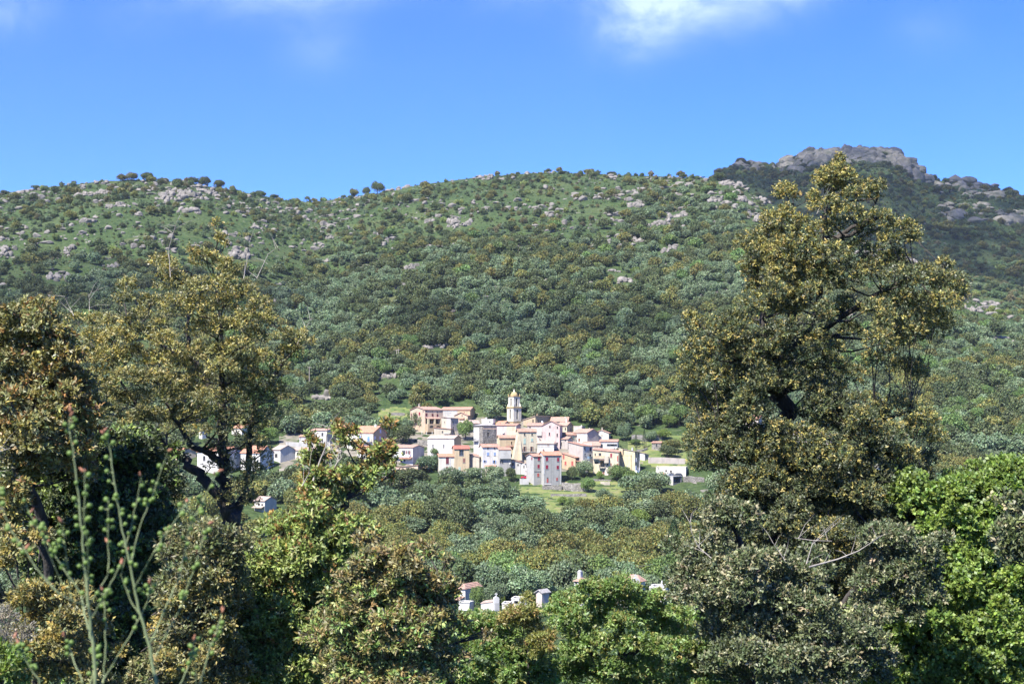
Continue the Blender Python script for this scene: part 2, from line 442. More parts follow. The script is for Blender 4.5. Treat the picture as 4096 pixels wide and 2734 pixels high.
def far_tree_mesh(kind, seed, n_leaf, leaf):
    """unit tree: crown about 1 m wide, ~0.8 m tall standing on z=0; lumpy crown of leaf clumps"""
    rng = np.random.default_rng(seed)
    if kind == 'cypress_tree':
        n = n_leaf
        z = rng.random(n)**0.9; th = rng.random(n)*2*np.pi
        prof = 0.5*np.clip(np.minimum(z/0.16, 1), 0, 1)*(1-np.clip(z-0.15, 0, 1)/0.87)**0.72
        lump = 0.88 + 0.24*vnoise(th*2.2+seed, z*9, seed)
        r = prof*lump*(0.75+0.25*rng.random(n)**0.4)
        P = np.stack([r*np.cos(th), r*np.sin(th), z*4.2], 1)
        D = unit(np.stack([np.cos(th)*0.5, np.sin(th)*0.5, np.ones(n)*0.9], 1) + rng.normal(size=(n, 3))*0.35)
        Nn = unit(np.stack([np.cos(th), np.sin(th), np.ones(n)*0.3], 1) + rng.normal(size=(n, 3))*0.4)
    else:
        # lumps
        nl = 15 if kind in ('olive_tree',) else 19
        if 'bush' in kind: nl = 9
        lc = rand_unit(rng, nl); lc[:, 2] = np.abs(lc[:, 2])*0.9
        R0 = np.array([0.34, 0.34, 0.30])
        C = lc*R0*(0.75+0.4*rng.random((nl, 1))) + np.array([0, 0, 0.36 if 'bush' not in kind else 0.22])
        rad = 0.13 + 0.09*rng.random(nl)
        C = np.concatenate([C, [[0, 0, 0.36 if 'bush' not in kind else 0.2]]]); rad = np.append(rad, 0.30)
        w = rad**2; k = rng.choice(nl+1, n_leaf, p=w/w.sum())
        v = rand_unit(rng, n_leaf); v[:, 2] = np.where(v[:, 2] < -0.75, -v[:, 2]*0.6, v[:, 2])
        rr = (0.72 + 0.34*rng.random((n_leaf, 1)))
        P = C[k] + v*rad[k][:, None]*rr
        if 'bush' in kind: P[:, 2] = np.abs(P[:, 2])
        else:
            low = P[:, 2] < 0.05; P[low, 2] = 0.05 + rng.random(low.sum())*0.12
        D = unit(v*0.5 + rng.normal(size=(n_leaf, 3))*0.75 + np.array([0, 0, 0.35]))
        Nn = unit(v + rng.normal(size=(n_leaf, 3))*0.45 + np.array([0, 0, 0.4]))
    L = leaf*(0.7+0.6*rng.random(len(P)))
    # colour drifts between branch clumps (older and younger growth)
    dr = vnoise(P[:, 0]*7+seed*3, P[:, 1]*7+P[:, 2]*5, seed)
    cc = pick_cols(rng, PAL[kind], len(P), 0.14)*(0.86+0.28*dr[:, None])
    co, cc = leaf_arrays(P - D*L[:, None]*0.5, D, Nn, L, L*0.62, cc)
    return co, cc
def trunk_mb(kind, seed):
    rng = random.Random(seed); mb = MB()
    if kind == 'cypress_tree':
        mb.tube([(0,0,-0.3),(0,0,0.4),(0,0,2.5)], [0.06,0.05,0.02]); return mb
    b = 0.10 if 'bush' in kind else 0.28
    mb.tube([(0,0,-0.25),(0.01,0.0,0.0),(0.02,0.01,b)], [0.045,0.038,0.030], 7)
    for i in range(5):
        t = 2*math.pi*i/5 + rng.random()
        mb.tube([(0.02,0.01,b*0.8),(0.10*math.cos(t),0.10*math.sin(t),b+0.12),(0.25*math.cos(t),0.25*math.sin(t),b+0.22+0.1*rng.random())], [0.022,0.015,0.005], 5)
    return mb
PROTO_COL = bpy.data.collections.new('plant_models')      # not linked: only the copies are seen
FAR = {}
def make_protos():
    for kind, nvar in (('holm_oak',4),('dark_oak',3),('olive_tree',4),('green_tree',2),('lime_tree',2),('mastic_bush',3),('grey_bush',2),('broom_bush',2),('cypress_tree',2),('brown_bush',2)):
        FAR[kind] = []
        for v in range(nvar):
            seed = sum(map(ord, kind))*13 + v*101
            co, cc = far_tree_mesh(kind, seed, 5200 if 'bush' not in kind else 3000, 0.050 if 'bush' not in kind else 0.07)
            me = leaf_object(kind, co, cc, HILL_LEAF, link=False)
            tm = trunk_mb(kind, seed).build('trunk', BARK); COL.objects.unlink(tm)
            # a light one-mesh version for the crowd far up the slope
            co2, cc2 = far_tree_mesh(kind, seed+5, 1500 if 'bush' not in kind else 900, 0.088 if 'bush' not in kind else 0.12)
            lo = leaf_object(kind+'_far', co2, cc2, HILL_LEAF, link=False)
            FAR[kind].append((me, tm, lo))
def place_tree(kind, var, loc, w, h=None, label=None, cat=None, group=None, rz=0.0, name=None):
    """one tree: crown mesh + trunk under an Empty at its foot"""
    crown, trunk, _ = FAR[kind][var % len(FAR[kind])]
    e = empty(name or kind, loc, rz)
    hh = (h if h else 0.8*w)
    nat = 4.2 if kind == 'cypress_tree' else (0.52 if 'bush' in kind else 0.86)
    e.scale = (w*1.02, w*1.02, hh/nat)
    tag(e, label, cat, group)
    c = crown.copy(); c.name = 'crown'; COL.objects.link(c); c.parent = e
    if 'bush' not in kind or kind == 'never':
        t = trunk.copy(); t.name = 'trunk'; COL.objects.link(t); t.parent = e
    return e

def instancer(name, pts, scl, rot, pick, objs, label):
    """the uncountable rest of a wood: one object; geometry nodes set a plant on every point"""
    me = bpy.data.meshes.new(name)
    me.vertices.add(len(pts)); me.vertices.foreach_set('co', np.asarray(pts, np.float32).ravel())
    for nm, ty, key, arr in (('scl','FLOAT_VECTOR','vector',scl),('rot','FLOAT_VECTOR','vector',rot),('pick','INT','value',pick)):
        a = me.attributes.new(nm, ty, 'POINT')
        a.data.foreach_set(key, np.ascontiguousarray(arr, np.int32 if ty=='INT' else np.float32).ravel())
    me.update()
    o = bpy.data.objects.new(name, me); COL.objects.link(o)
    tag(o, label, 'plants' if 'rock' not in name else 'rocks', kind='stuff')
    coll = bpy.data.collections.new(name+'_models')
    for i, ob in enumerate(objs):
        d = ob.copy(); d.name = '%s_%02d' % (name, i); coll.objects.link(d)
    ng = bpy.data.node_groups.new(name, 'GeometryNodeTree')
    ng.interface.new_socket('Geometry', in_out='INPUT', socket_type='NodeSocketGeometry')
    ng.interface.new_socket('Geometry', in_out='OUTPUT', socket_type='NodeSocketGeometry')
    N, L = ng.nodes.new, ng.links.new
    gi, go = N('NodeGroupInput'), N('NodeGroupOutput')
    ci = N('GeometryNodeCollectionInfo'); ci.inputs['Collection'].default_value = coll
    ci.inputs['Separate Children'].default_value = True; ci.inputs['Reset Children'].default_value = True
    ip = N('GeometryNodeInstanceOnPoints'); ip.inputs['Pick Instance'].default_value = True
    def attr(nm, ty):
        n = N('GeometryNodeInputNamedAttribute'); n.data_type = ty; n.inputs['Name'].default_value = nm; return n.outputs['Attribute']
    L(gi.outputs[0], ip.inputs['Points']); L(ci.outputs[0], ip.inputs['Instance'])
    L(attr('pick', 'INT'), ip.inputs['Instance Index']); L(attr('scl', 'FLOAT_VECTOR'), ip.inputs['Scale'])
    er = N('FunctionNodeEulerToRotation'); L(attr('rot', 'FLOAT_VECTOR'), er.inputs[0]); L(er.outputs[0], ip.inputs['Rotation'])
    L(ip.outputs[0], go.inputs[0])
    md = o.modifiers.new('plants', 'NODES'); md.node_group = ng
    return o

# ------------------------------------------------------------------ the big trees near the camera
def near_tree(name, label, cat, Y, clumps, limbs, palfun, leaf=(0.062,0.030), dens=1.0, per=9, mat=None, seed=1, bare=None,
              foot=None, grow=1.12, thick=0.75, back=0.7, bark=None, twigs=3, group=None, trunk_r=None, minbr=0.007):
    """clumps: (x, y, rx, ry[, k]) in 2349-px picture units at the tree's distance Y; limbs: polylines of (x, y, dz, radius in m)"""
    rng = np.random.default_rng(seed); pr = random.Random(seed)
    m = KV*Y
    cl = np.array([(c[0], c[1], c[2], c[3], c[4] if len(c) > 4 else 1.0) for c in clumps], float)
    n = len(cl)
    # how far each clump stands before or behind the trunk: round crown
    dz = np.zeros(n)
    for i in range(n):
        near = cl[np.abs(cl[:,1]-cl[i,1]) < 70]
        a, b = (near[:,0]-near[:,2]).min(), (near[:,0]+near[:,2]).max()
        mid, half = (a+b)/2, max((b-a)/2, 20)
        d = min(1, abs(cl[i,0]-mid)/half)
        dz[i] = -half*m*thick*math.sqrt(max(0, 1-d*d))*(0.25+0.75*rng.random())
    cen = np.array([at(c[0], c[1], Y) for c in cl]); cen[:,1] += dz
    cen[:,0] *= (Y+dz)/Y; cen[:,2] *= (Y+dz)/Y
    rad = np.stack([cl[:,2]*m, 0.5*(cl[:,2]+cl[:,3])*m, cl[:,3]*m], 1)*grow
    k = cl[:,4]
    # clumps on the far side of the crown
    sel = rng.random(n) < back
    bc = np.array([at(c[0], c[1], Y) for c in cl])[sel]; bd = np.abs(dz[sel])*(0.2+0.8*rng.random(sel.sum()))
    bc[:,1] += bd; bc[:,0] += rng.normal(size=len(bc))*0.12; bc[:,2] += rng.normal(size=len(bc))*0.12
    cen = np.concatenate([cen, bc]); rad = np.concatenate([rad, rad[sel]*0.95]); k = np.concatenate([k, k[sel]*0.75])
    # limbs
    foot_p = foot
    e = empty(name, foot_p)
    tag(e, label, cat, group)
    base = Vector(foot_p)
    tb = MB(); sk = []
    for lb in limbs:
        pts = [at(p[0], p[1], Y) + Vector((0, p[2], 0)) for p in lb]; rr = [p[3]*0.78 for p in lb]
        # resample with slight wander
        P, RR = [], []
        for i in range(len(pts)-1):
            for s in range(4):
                t = s/4; q = pts[i].lerp(pts[i+1], t)
                if s: q = q + Vector((pr.gauss(0,1), pr.gauss(0,1), pr.gauss(0,.5)))*0.35*rr[i]
                P.append(q); RR.append(rr[i]*(1-t)+rr[i+1]*t)
        P.append(pts[-1]); RR.append(rr[-1])
        tb.tube([p-base for p in P], RR, 8)
        sk += [(p, r) for p, r in zip(P, RR)]
    if not sk:
        p0 = Vector(foot_p); top = Vector(cen[np.argmax(cen[:,2])])
        sk = [(p0.lerp(Vector((p0.x*0.4+top.x*.6, p0.y, top.z)), t), 0.045*(1-0.8*t)) for t in np.linspace(0, 0.85, 12)]
        tb.tube([p-base for p, r in sk], [r for p, r in sk], 8)
    skp = np.array([p for p, r in sk])
    # a branch to every clump, twigs inside it
    for i in range(len(cen)):
        c = cen[i]; r = rad[i]
        dv = skp - c; cost = np.linalg.norm(dv, axis=1) + np.where(dv[:,2] > -0.1, 0.8, 0)
        j = int(np.argmin(cost)); a = Vector(skp[j]); b = Vector(c)
        ln = (b-a).length
        if not limbs and ln > 0.3: a = b + (a-b)*(0.22/ln) - Vector((0,0,0.12)); ln = 0.25
        mid = a.lerp(b, 0.5) + Vector((pr.gauss(0,.08), pr.gauss(0,.08), -0.06*ln))*min(1, ln)
        r0 = min(sk[j][1]*0.6, 0.012+0.011*ln) if limbs else 0.008
        tb.tube([a-base, mid-base, b-base], [r0, max(minbr, r0*0.6), minbr*0.8], 5, cap=False)
        for q in range(twigs):
            d = Vector(rand_unit(rng, 1)[0]); d.z = abs(d.z)*0.8
            t = b + Vector((d.x*r[0], d.y*r[1], d.z*r[2]))*0.95
            s = mid.lerp(b, 0.3+0.7*pr.random())
            tb.tube([s-base, s.lerp(t, .5)-base+Vector((0,0,.02)), t-base], [minbr*0.8, minbr*0.55, 0.003], 4, cap=False)
    tr = tb.build('trunk', bark or BARK, e, smooth=True)
    # leaves
    area = np.pi*rad[:,0]*rad[:,2]
    tufts = np.maximum(3, (area*k*dens*6.0/(per*leaf[0]*leaf[1]*0.55))).astype(int)
    co, cc = clump_leaves(rng, cen, rad, tufts, per, leaf[0], leaf[1], palfun)
    co = co - np.array(base)[None]
    leaf_object('crown', co, cc, mat, e)
    if bare:
        for lb in bare:
            bb = MB(); pts = [at(p[0], p[1], Y) + Vector((0, p[2], 0)) - base for p in lb]
            bb.tube(pts, [p[3]*.6 for p in lb], 6)
            for i in range(len(pts)-1):
                for q in range(2):
                    s = pts[i].lerp(pts[i+1], pr.random()); t = s + Vector((pr.uniform(-.28,.28), pr.uniform(-.1,.1), pr.uniform(-.02,.3)))*m/0.0055
                    bb.tube([s, s.lerp(t,.5)+Vector((pr.gauss(0,.02),0,.02)), t], [.003,.0025,.0012], 4)
            bb.build('bare_branch', BARK_GREY, e, smooth=True)
    return e
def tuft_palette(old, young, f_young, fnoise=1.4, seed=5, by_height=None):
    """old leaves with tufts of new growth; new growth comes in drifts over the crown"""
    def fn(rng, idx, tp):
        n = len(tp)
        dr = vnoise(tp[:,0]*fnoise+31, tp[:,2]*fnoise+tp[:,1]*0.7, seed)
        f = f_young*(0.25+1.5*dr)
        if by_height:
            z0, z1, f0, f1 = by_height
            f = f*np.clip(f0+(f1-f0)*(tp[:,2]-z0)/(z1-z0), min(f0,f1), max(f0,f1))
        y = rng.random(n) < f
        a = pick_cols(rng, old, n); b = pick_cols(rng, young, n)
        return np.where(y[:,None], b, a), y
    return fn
def fill(poly, step, r, seed=0, jit=0.4, k=1.0):
    """clumps spread over a polygon"""
    rng = random.Random(seed); out = []
    xs = [p[0] for p in poly]; ys = [p[1] for p in poly]
    y = min(ys); row = 0
    while y <= max(ys):
        x = min(xs) + (step/2 if row % 2 else 0)
        while x <= max(xs):
            px, py = x+rng.uniform(-jit,jit)*step, y+rng.uniform(-jit,jit)*step
            ins = False; n = len(poly)
            for i in range(n):
                (x1,y1),(x2,y2) = poly[i], poly[(i+1)%n]
                if (y1 > py) != (y2 > py) and px < (x2-x1)*(py-y1)/(y2-y1)+x1: ins = not ins
            if ins:
                s = rng.uniform(.75,1.25); out.append((px, py, r*s, r*s*rng.uniform(.65,.9), k*rng.uniform(.75,1.2)))
            x += step
        y += step*0.8; row += 1
    return out
build_terrain(); make_protos()
# ------------------------------------------------------------------ the village: walls, roofs, windows
CROPS = {1:(1620,1600,7.83),2:(1880,1650,7.83),3:(2080,1640,7.83),4:(1840,1800,7.83),5:(2080,1780,7.83),6:(2330,1700,7.83),7:(1160,1680,5.8725),8:(1500,1720,6.182),
         9:(600,1600,3.1357),10:(2450,1550,3.92),11:(2600,1600,1.383),12:(1820,2320,7.83),13:(2260,2260,5.1065),0:(0,0,1)}
def S_(crop, x, y):
    c = CROPS[crop]; return c[0]+x/c[2], c[1]+y/c[2]
WALLC = {'white':(0.80,0.79,0.76),'warmwhite':(0.80,0.75,0.64),'cream':(0.78,0.69,0.50),'yellow':(0.80,0.70,0.46),'ochre':(0.72,0.57,0.37),'peach':(0.76,0.58,0.43),'orange':(0.74,0.52,0.34),
         'pink':(0.78,0.60,0.56),'palepink':(0.76,0.66,0.60),'tan':(0.62,0.48,0.32),'beige':(0.64,0.57,0.46),'grey':(0.47,0.465,0.44),'greypink':(0.58,0.52,0.47),'palegrey':(0.62,0.61,0.58),'darkgrey':(0.30,0.30,0.31),'dome':(0.62,0.46,0.23)}
ROOFC = {'terra':(0.40,0.215,0.145),'orange':(0.44,0.205,0.120),'salmon':(0.38,0.230,0.165),'pale':(0.40,0.300,0.240),'brown':(0.26,0.14,0.10),'grey':(0.33,0.31,0.29),'red':(0.38,0.12,0.075)}
WALLC = {k: tuple(x*(0.68 if k in ('white','warmwhite') else 0.64)*(1.0 if i == 0 else (.985 if i == 1 else .95)) for i, x in enumerate(v)) for k, v in WALLC.items()}
SHUT = {'red':(0.25,0.022,0.045),'coral':(0.36,0.085,0.07),'maroon':(0.14,0.032,0.04),'brown':(0.24,0.12,0.09),'blue':(0.14,0.26,0.52),'navy':(0.06,0.10,0.27),'paleblue':(0.24,0.33,0.52),'palegreen':(0.36,0.46,0.38),
        'green':(0.13,0.24,0.18),'white':(0.80,0.80,0.80),'dark':(0.05,0.05,0.05),'orange':(0.60,0.30,0.16),'greyblue':(0.12,0.18,0.25),'lilac':(0.55,0.54,0.66),'ply':(0.55,0.36,0.20)}
_wm = {}
def wall_mat(c, stains=0.6):
    k = ('w', c)
    if k in _wm: return _wm[k]
    if c == 'stone':
        m, nt, N, L = new_mat('rubble_stone')
        out = N('ShaderNodeOutputMaterial'); p = N('ShaderNodeBsdfPrincipled'); p.inputs['Roughness'].default_value = 0.95
        tc = N('ShaderNodeTexCoord'); mp = N('ShaderNodeMapping'); mp.inputs['Scale'].default_value = (1, 1, 1.6); L(tc.outputs['Object'], mp.inputs[0])
        v = N('ShaderNodeTexVoronoi'); v.inputs['Scale'].default_value = 1.9; L(mp.outputs[0], v.inputs['Vector'])
        r = N('ShaderNodeValToRGB'); e = r.color_ramp.elements; e[0].color = (0.13,0.118,0.10,1); e[1].color = (0.32,0.295,0.255,1)
        sp = N('ShaderNodeSeparateColor'); L(v.outputs['Color'], sp.inputs[0]); L(sp.outputs[0], r.inputs[0])
        v2 = N('ShaderNodeTexVoronoi'); v2.feature = 'DISTANCE_TO_EDGE'; v2.inputs['Scale'].default_value = 1.9; L(mp.outputs[0], v2.inputs['Vector'])
        r2 = N('ShaderNodeValToRGB'); r2.color_ramp.elements[1].position = 0.09; r2.color_ramp.elements[0].color = (0.32,0.32,0.32,1); L(v2.outputs[0], r2.inputs[0])
        mx = N('ShaderNodeMixRGB'); mx.blend_type = 'MULTIPLY'; mx.inputs[0].default_value = 1; L(r.outputs[0], mx.inputs[1]); L(r2.outputs[0], mx.inputs[2])
        b = N('ShaderNodeBump'); b.inputs['Strength'].default_value = .8; b.inputs['Distance'].default_value = .15; L(v2.outputs[0], b.inputs['Height']); L(b.outputs[0], p.inputs['Normal'])
        L(mx.outputs[0], p.inputs['Base Color']); L(p.outputs[0], out.inputs[0])
    else:
        col = WALLC.get(c) or SHUT.get(c) or ROOFC[c]
        m = noise_mat('plaster_'+c, [x*0.93 for x in col], [min(.9, x*1.04) for x in col], 0.35, 0.9, 6, bump=0.25, bscale=3, c2=[x*0.62+0.03 for x in col], s2=0.55, a2=stains)
        # rain streaks: noise stretched downwards
        nt = m.node_tree; N, L = nt.nodes.new, nt.links.new; p = nt.nodes['Principled BSDF']
        src = p.inputs['Base Color'].links[0].from_socket
        tc = N('ShaderNodeTexCoord'); mp = N('ShaderNodeMapping'); mp.inputs['Scale'].default_value = (1.6, 1.6, 0.10); L(tc.outputs['Object'], mp.inputs[0])
        n = N('ShaderNodeTexNoise'); n.inputs['Scale'].default_value = 1.0; n.inputs['Detail'].default_value = 6; L(mp.outputs[0], n.inputs['Vector'])
        r = N('ShaderNodeValToRGB'); r.color_ramp.elements[0].position = .46; r.color_ramp.elements[0].color = (0,0,0,1); r.color_ramp.elements[1].position = .72; r.color_ramp.elements[1].color = (.6,.6,.6,1)
        L(n.outputs[0], r.inputs[0]); mx = N('ShaderNodeMixRGB'); L(r.outputs[0], mx.inputs[0]); L(src, mx.inputs[1]); mx.inputs[2].default_value = c4([x*0.6+.02 for x in col]); L(mx.outputs[0], p.inputs['Base Color'])
    _wm[k] = m
    return m
def roof_mat(c, axis):
    """pantiles: rows run down the slope, so the ribs repeat along the ridge (axis 0 = x, 1 = y)"""
    k = ('r', c, axis)
    if k in _wm: return _wm[k]
    col = ROOFC.get(c) or WALLC[c]
    m, nt, N, L = new_mat('roof_tiles_'+c)
    out = N('ShaderNodeOutputMaterial'); p = N('ShaderNodeBsdfPrincipled'); p.inputs['Roughness'].default_value = 0.85
    tc = N('ShaderNodeTexCoord')
    w = N('ShaderNodeTexWave'); w.bands_direction = 'X' if axis == 0 else 'Y'; w.inputs['Scale'].default_value = 1.25; w.inputs['Distortion'].default_value = 0.25; L(tc.outputs['Object'], w.inputs['Vector'])
    v = N('ShaderNodeTexVoronoi'); v.inputs['Scale'].default_value = 3.2; L(tc.outputs['Object'], v.inputs['Vector'])
    sp = N('ShaderNodeSeparateColor'); L(v.outputs['Color'], sp.inputs[0])
    r = N('ShaderNodeValToRGB'); e = r.color_ramp.elements; e[0].color = c4([x*0.68 for x in col]); e[1].color = c4([min(.85, x*1.2) for x in col]); L(sp.outputs[0], r.inputs[0])
    n = N('ShaderNodeTexNoise'); n.inputs['Scale'].default_value = 0.7; n.inputs['Detail'].default_value = 6; L(tc.outputs['Object'], n.inputs['Vector'])
    r3 = N('ShaderNodeValToRGB'); r3.color_ramp.elements[0].position = .45; r3.color_ramp.elements[0].color = (0,0,0,1); r3.color_ramp.elements[1].position = .7; r3.color_ramp.elements[1].color = (.5,.5,.5,1); L(n.outputs[0], r3.inputs[0])
    mx = N('ShaderNodeMixRGB'); L(r3.outputs[0], mx.inputs[0]); L(r.outputs[0], mx.inputs[1]); mx.inputs[2].default_value = c4([x*.55+.10 for x in col])
    L(mx.outputs[0], p.inputs['Base Color'])
    b = N('ShaderNodeBump'); b.inputs['Strength'].default_value = 0.7; b.inputs['Distance'].default_value = 0.12; L(w.outputs[0], b.inputs['Height']); L(b.outputs[0], p.inputs['Normal'])
    L(p.outputs[0], out.inputs[0])
    _wm[k] = m
    return m
GLASS = noise_mat('window_glass', (0.020,0.022,0.026), (0.055,0.060,0.068), 2.0, 0.15, spec=0.5)
FRAME = plain('window_frame', (.085,.065,.052), .6)
IRON = plain('wrought_iron', (0.05,0.05,0.055), 0.5)
CONC = plain('concrete_edge', (0.34,0.33,0.31), 0.9)
WHITEP = plain('white_paint', (0.62,0.62,0.61), 0.5)
def shut_mat(c): return plain('paint_'+c, SHUT[c], 0.55)

HOUSE_RECTS = []      # (x0, x1, ytop, ybase, Y) in 2349-px units, to keep trees off the facades
def face_grid(mb, org, ud, nd, length, z0, z1, holes, mi, reveal=0.22):
    """wall face with real window openings; org at the near corner, ud along the face, nd outward normal"""
    us = sorted({0.0, length, *[h[0] for h in holes], *[h[1] for h in holes]}); zs = sorted({z0, z1, *[h[2] for h in holes], *[h[3] for h in holes]})
    P = lambda u, z, d=0.0: org + ud*u + nd*d + Vector((0, 0, z))
    flip = ud.cross(Vector((0,0,1))).dot(nd) < 0
    def q(a, b, c, d):
        if flip: mb.quad(d, c, b, a, mi)
        else: mb.quad(a, b, c, d, mi)
    for i in range(len(us)-1):
        for j in range(len(zs)-1):
            uc, zc = (us[i]+us[i+1])/2, (zs[j]+zs[j+1])/2
            if any(h[0] < uc < h[1] and h[2] < zc < h[3] for h in holes): continue
            q(P(us[i],zs[j]), P(us[i+1],zs[j]), P(us[i+1],zs[j+1]), P(us[i],zs[j+1]))
    for h in holes:
        a, b, c, d, dep = h[0], h[1], h[2], h[3], h[4]
        q(P(a,c), P(b,c), P(b,c,-dep), P(a,c,-dep)); q(P(a,d,-dep), P(b,d,-dep), P(b,d), P(a,d))
        q(P(a,c), P(a,c,-dep), P(a,d,-dep), P(a,d)); q(P(b,c,-dep), P(b,c), P(b,d), P(b,d,-dep))
        if h[5]: q(P(a,c,-dep), P(b,c,-dep), P(b,d,-dep), P(a,d,-dep))

def house(label, crop, xs, ys, yaw, roof, wall, rcol='salmon', wins=(), extras=(), apex=None, wall2=None, Y=None, dY=0.0, depth=None, name='house', cat='house', group=None, over=0.32, sink=7.0):
    xa, xb, xc = [S_(crop, x, 0)[0] for x in xs]; ye, yb = [S_(crop, 0, y)[1] for y in ys]
    yapex = None
    if apex is not None: yapex = [S_(crop, 0, y)[1] for y in (apex if isinstance(apex, (tuple, list)) else (apex,))]
    if Y is None: Y = ground_Y(xb*.57349, yb*.57349) + (dY if yb*.57349 > 1085 else min(dY, 0)-4.0)
    m = KS*Y; a = R(yaw); ca, sa = math.cos(a), math.sin(a)
    wl = max((xb-xa)*m/ca, 1.0); wr = max((xc-xb)*m/sa, 2.5) if yaw > 1 else 6.0
    if xc - xb < 30/CROPS[crop][2]*1.0 + 4 and yaw < 40: wr = depth or max(wr, 6.5)
    if xb - xa < 6 and yaw > 60: wl = depth or max(wl, 6.5)
    if depth and yaw < 40 and (xc-xb) < 20: wr = depth
    cz = (1744-ye)*m; bz = (1744-yb)*m
    corner = ats(xb, 1744, Y); org = Vector((corner.x, Y, bz))
    e = empty(name, org, -a)
    tag(e, label, cat, group)
    h = cz-bz; zb = -sink
    # local frame: x to the right along the left face (that face is x in [-wl,0], y=0); y away along the right face
    eL, eR = 0.0, 0.0
    Lu, Ln, Ru, Rn = Vector((-1,0,0)), Vector((0,-1,0)), Vector((0,1,0)), Vector((1,0,0))
    z0 = Vector((0,0,0))
    def span(w):
        f, x0, y0, x1, y1 = w[:5]
        X0, Y0 = S_(crop, x0, y0); X1, Y1 = S_(crop, x1, y1)
        zt, zbm = (1744-Y0)*m-bz, (1744-Y1)*m-bz
        if f == 'L': u0, u1 = (xb-X1)*m/ca, (xb-X0)*m/ca
        else: u0, u1 = (X0-xb)*m/sa, (X1-xb)*m/sa
        Lmax = wl if f == 'L' else wr
        return f, max(0.08, min(u0, Lmax-.3)), max(0.25, min(u1, Lmax-.08)), zbm, zt
    wm1 = wall_mat(wall); wm2 = wall_mat(wall2) if wall2 else wm1
    # roof heights
    def rz(y): return (1744-y)*m - bz
    hn = h; slope = 0.30
    holes = {'L': [], 'R': []}; todo = []
    planar = roof in ('P',)
    if planar:
        hl, hr = rz(yapex[0]), rz(yapex[1]); hb = hl+hr-hn; low = min(hn, hl, hr, hb)
    else: hl = hr = hb = hn; low = hn
    for w in wins:
        f, u0, u1, za, zt = span(w); kind = w[5] if len(w) > 5 else 'w'
        todo.append((f, u0, u1, za, zt, kind))
        if kind[0] in 'wo' and zt < low-0.05 and u1-u0 > .15:
            dep = 0.24 if kind[0] == 'w' else min(2.2, (wr if f == 'L' else wl)*.5)
            holes[f].append((u0, u1, za, zt, dep, kind[0] == 'o'))
    mb = MB()
    face_grid(mb, z0, Lu, Ln, wl, zb, low, holes['L'], 0)
    face_grid(mb, z0, Ru, Rn, wr, zb, low, holes['R'], 1)
    mb.quad((-wl,0,zb), (-wl,0,low), (-wl,wr,low), (-wl,wr,zb), 0); mb.quad((0,wr,zb), (-wl,wr,zb), (-wl,wr,low), (0,wr,low), 1)
    rf = MB(); T = 0.16; ov = over; ax = 0
    if roof in ('R', 'L'):
        half = (wr if roof == 'R' else wl)/2
        rise = (rz(yapex[0])-hn) if yapex else half*0.32
        rise = max(0.4, min(rise, half*0.62))
        if roof == 'R':
            mb.poly([(0,0,hn),(0,wr,hn),(0,wr/2,hn+rise)], 1); mb.poly([(-wl,0,hn),(-wl,wr/2,hn+rise),(-wl,wr,hn)], 0)
            k = rise/half; ax = 0
            for s in (0, 1):
                y0, y1 = (-ov, wr/2) if s == 0 else (wr+ov, wr/2); zz0, zz1 = hn-ov*k+.03, hn+rise+.03
                b = [(-wl-ov,y0,zz0),(ov,y0,zz0),(ov,y1,zz1),(-wl-ov,y1,zz1)]
                rf.hexa(b, [(p[0],p[1],p[2]+T) for p in b])
        else:
            mb.poly([(-wl,0,hn),(0,0,hn),(-wl/2,0,hn+rise)], 0); mb.poly([(-wl,wr,hn),(-wl/2,wr,hn+rise),(0,wr,hn)], 1)
            k = rise/half; ax = 1
            for s in (0, 1):
                x0, x1 = (ov, -wl/2) if s == 0 else (-wl-ov, -wl/2); zz0, zz1 = hn-ov*k+.03, hn+rise+.03
                b = [(x0,-ov,zz0),(x0,wr+ov,zz0),(x1,wr+ov,zz1),(x1,-ov,zz1)]
                rf.hexa(b, [(p[0],p[1],p[2]+T) for p in b])
    elif roof == 'P':
        for (p, q, mi) in (((0,0,hn),(-wl,0,hl),0), ((0,0,hn),(0,wr,hr),1), ((-wl,0,hl),(-wl,wr,hb),0), ((0,wr,hr),(-wl,wr,hb),1)):
            mb.quad((p[0],p[1],low), (q[0],q[1],low), q, p, mi)
        gx, gy = (hn-hl)/wl, (hr-hn)/wr; f = lambda x, y: hn + x*gx + y*gy + .03
        b = [(x,y,f(x,y)) for x,y in ((-wl-ov,-ov),(ov,-ov),(ov,wr+ov),(-wl-ov,wr+ov))]
        rf.hexa(b, [(p[0],p[1],p[2]+T) for p in b]); ax = 0 if abs(gy) > abs(gx) else 1
    elif roof == 'H':
        rise = (rz(yapex[0])-hn) if yapex else 1.2; rise = max(.5, min(rise, 2.5)); i = min(wl, wr)*.42
        b = [(-wl-ov,-ov,hn),(ov,-ov,hn),(ov,wr+ov,hn),(-wl-ov,wr+ov,hn)]; t = [(-wl+i,i,hn+rise),(-i,i,hn+rise),(-i,wr-i,hn+rise),(-wl+i,wr-i,hn+rise)]
        rf.hexa([(p[0],p[1],p[2]-.05) for p in b], b); rf.hexa([(p[0],p[1],p[2]+.002) for p in b], t)
    else:   # flat with parapet
        rf.box(-wl+.18, -.18, .18, wr-.18, hn-.45, hn-.35)
        for x0,x1,y0,y1 in ((-wl-.06,.06,-.06,.2),(-wl-.06,.06,wr-.2,wr+.06),(-wl-.06,-wl+.2,.2,wr-.2),(-.2,.06,.2,wr-.2)): rf.box(x0,x1,y0,y1,hn-.12,hn+.12)
    mb.build('wall', [wm1, wm2], e)
    ro = rf.build('roof', roof_mat(rcol, ax) if roof != 'F' else wall_mat(wall if wall != 'stone' else 'palegrey'), e)
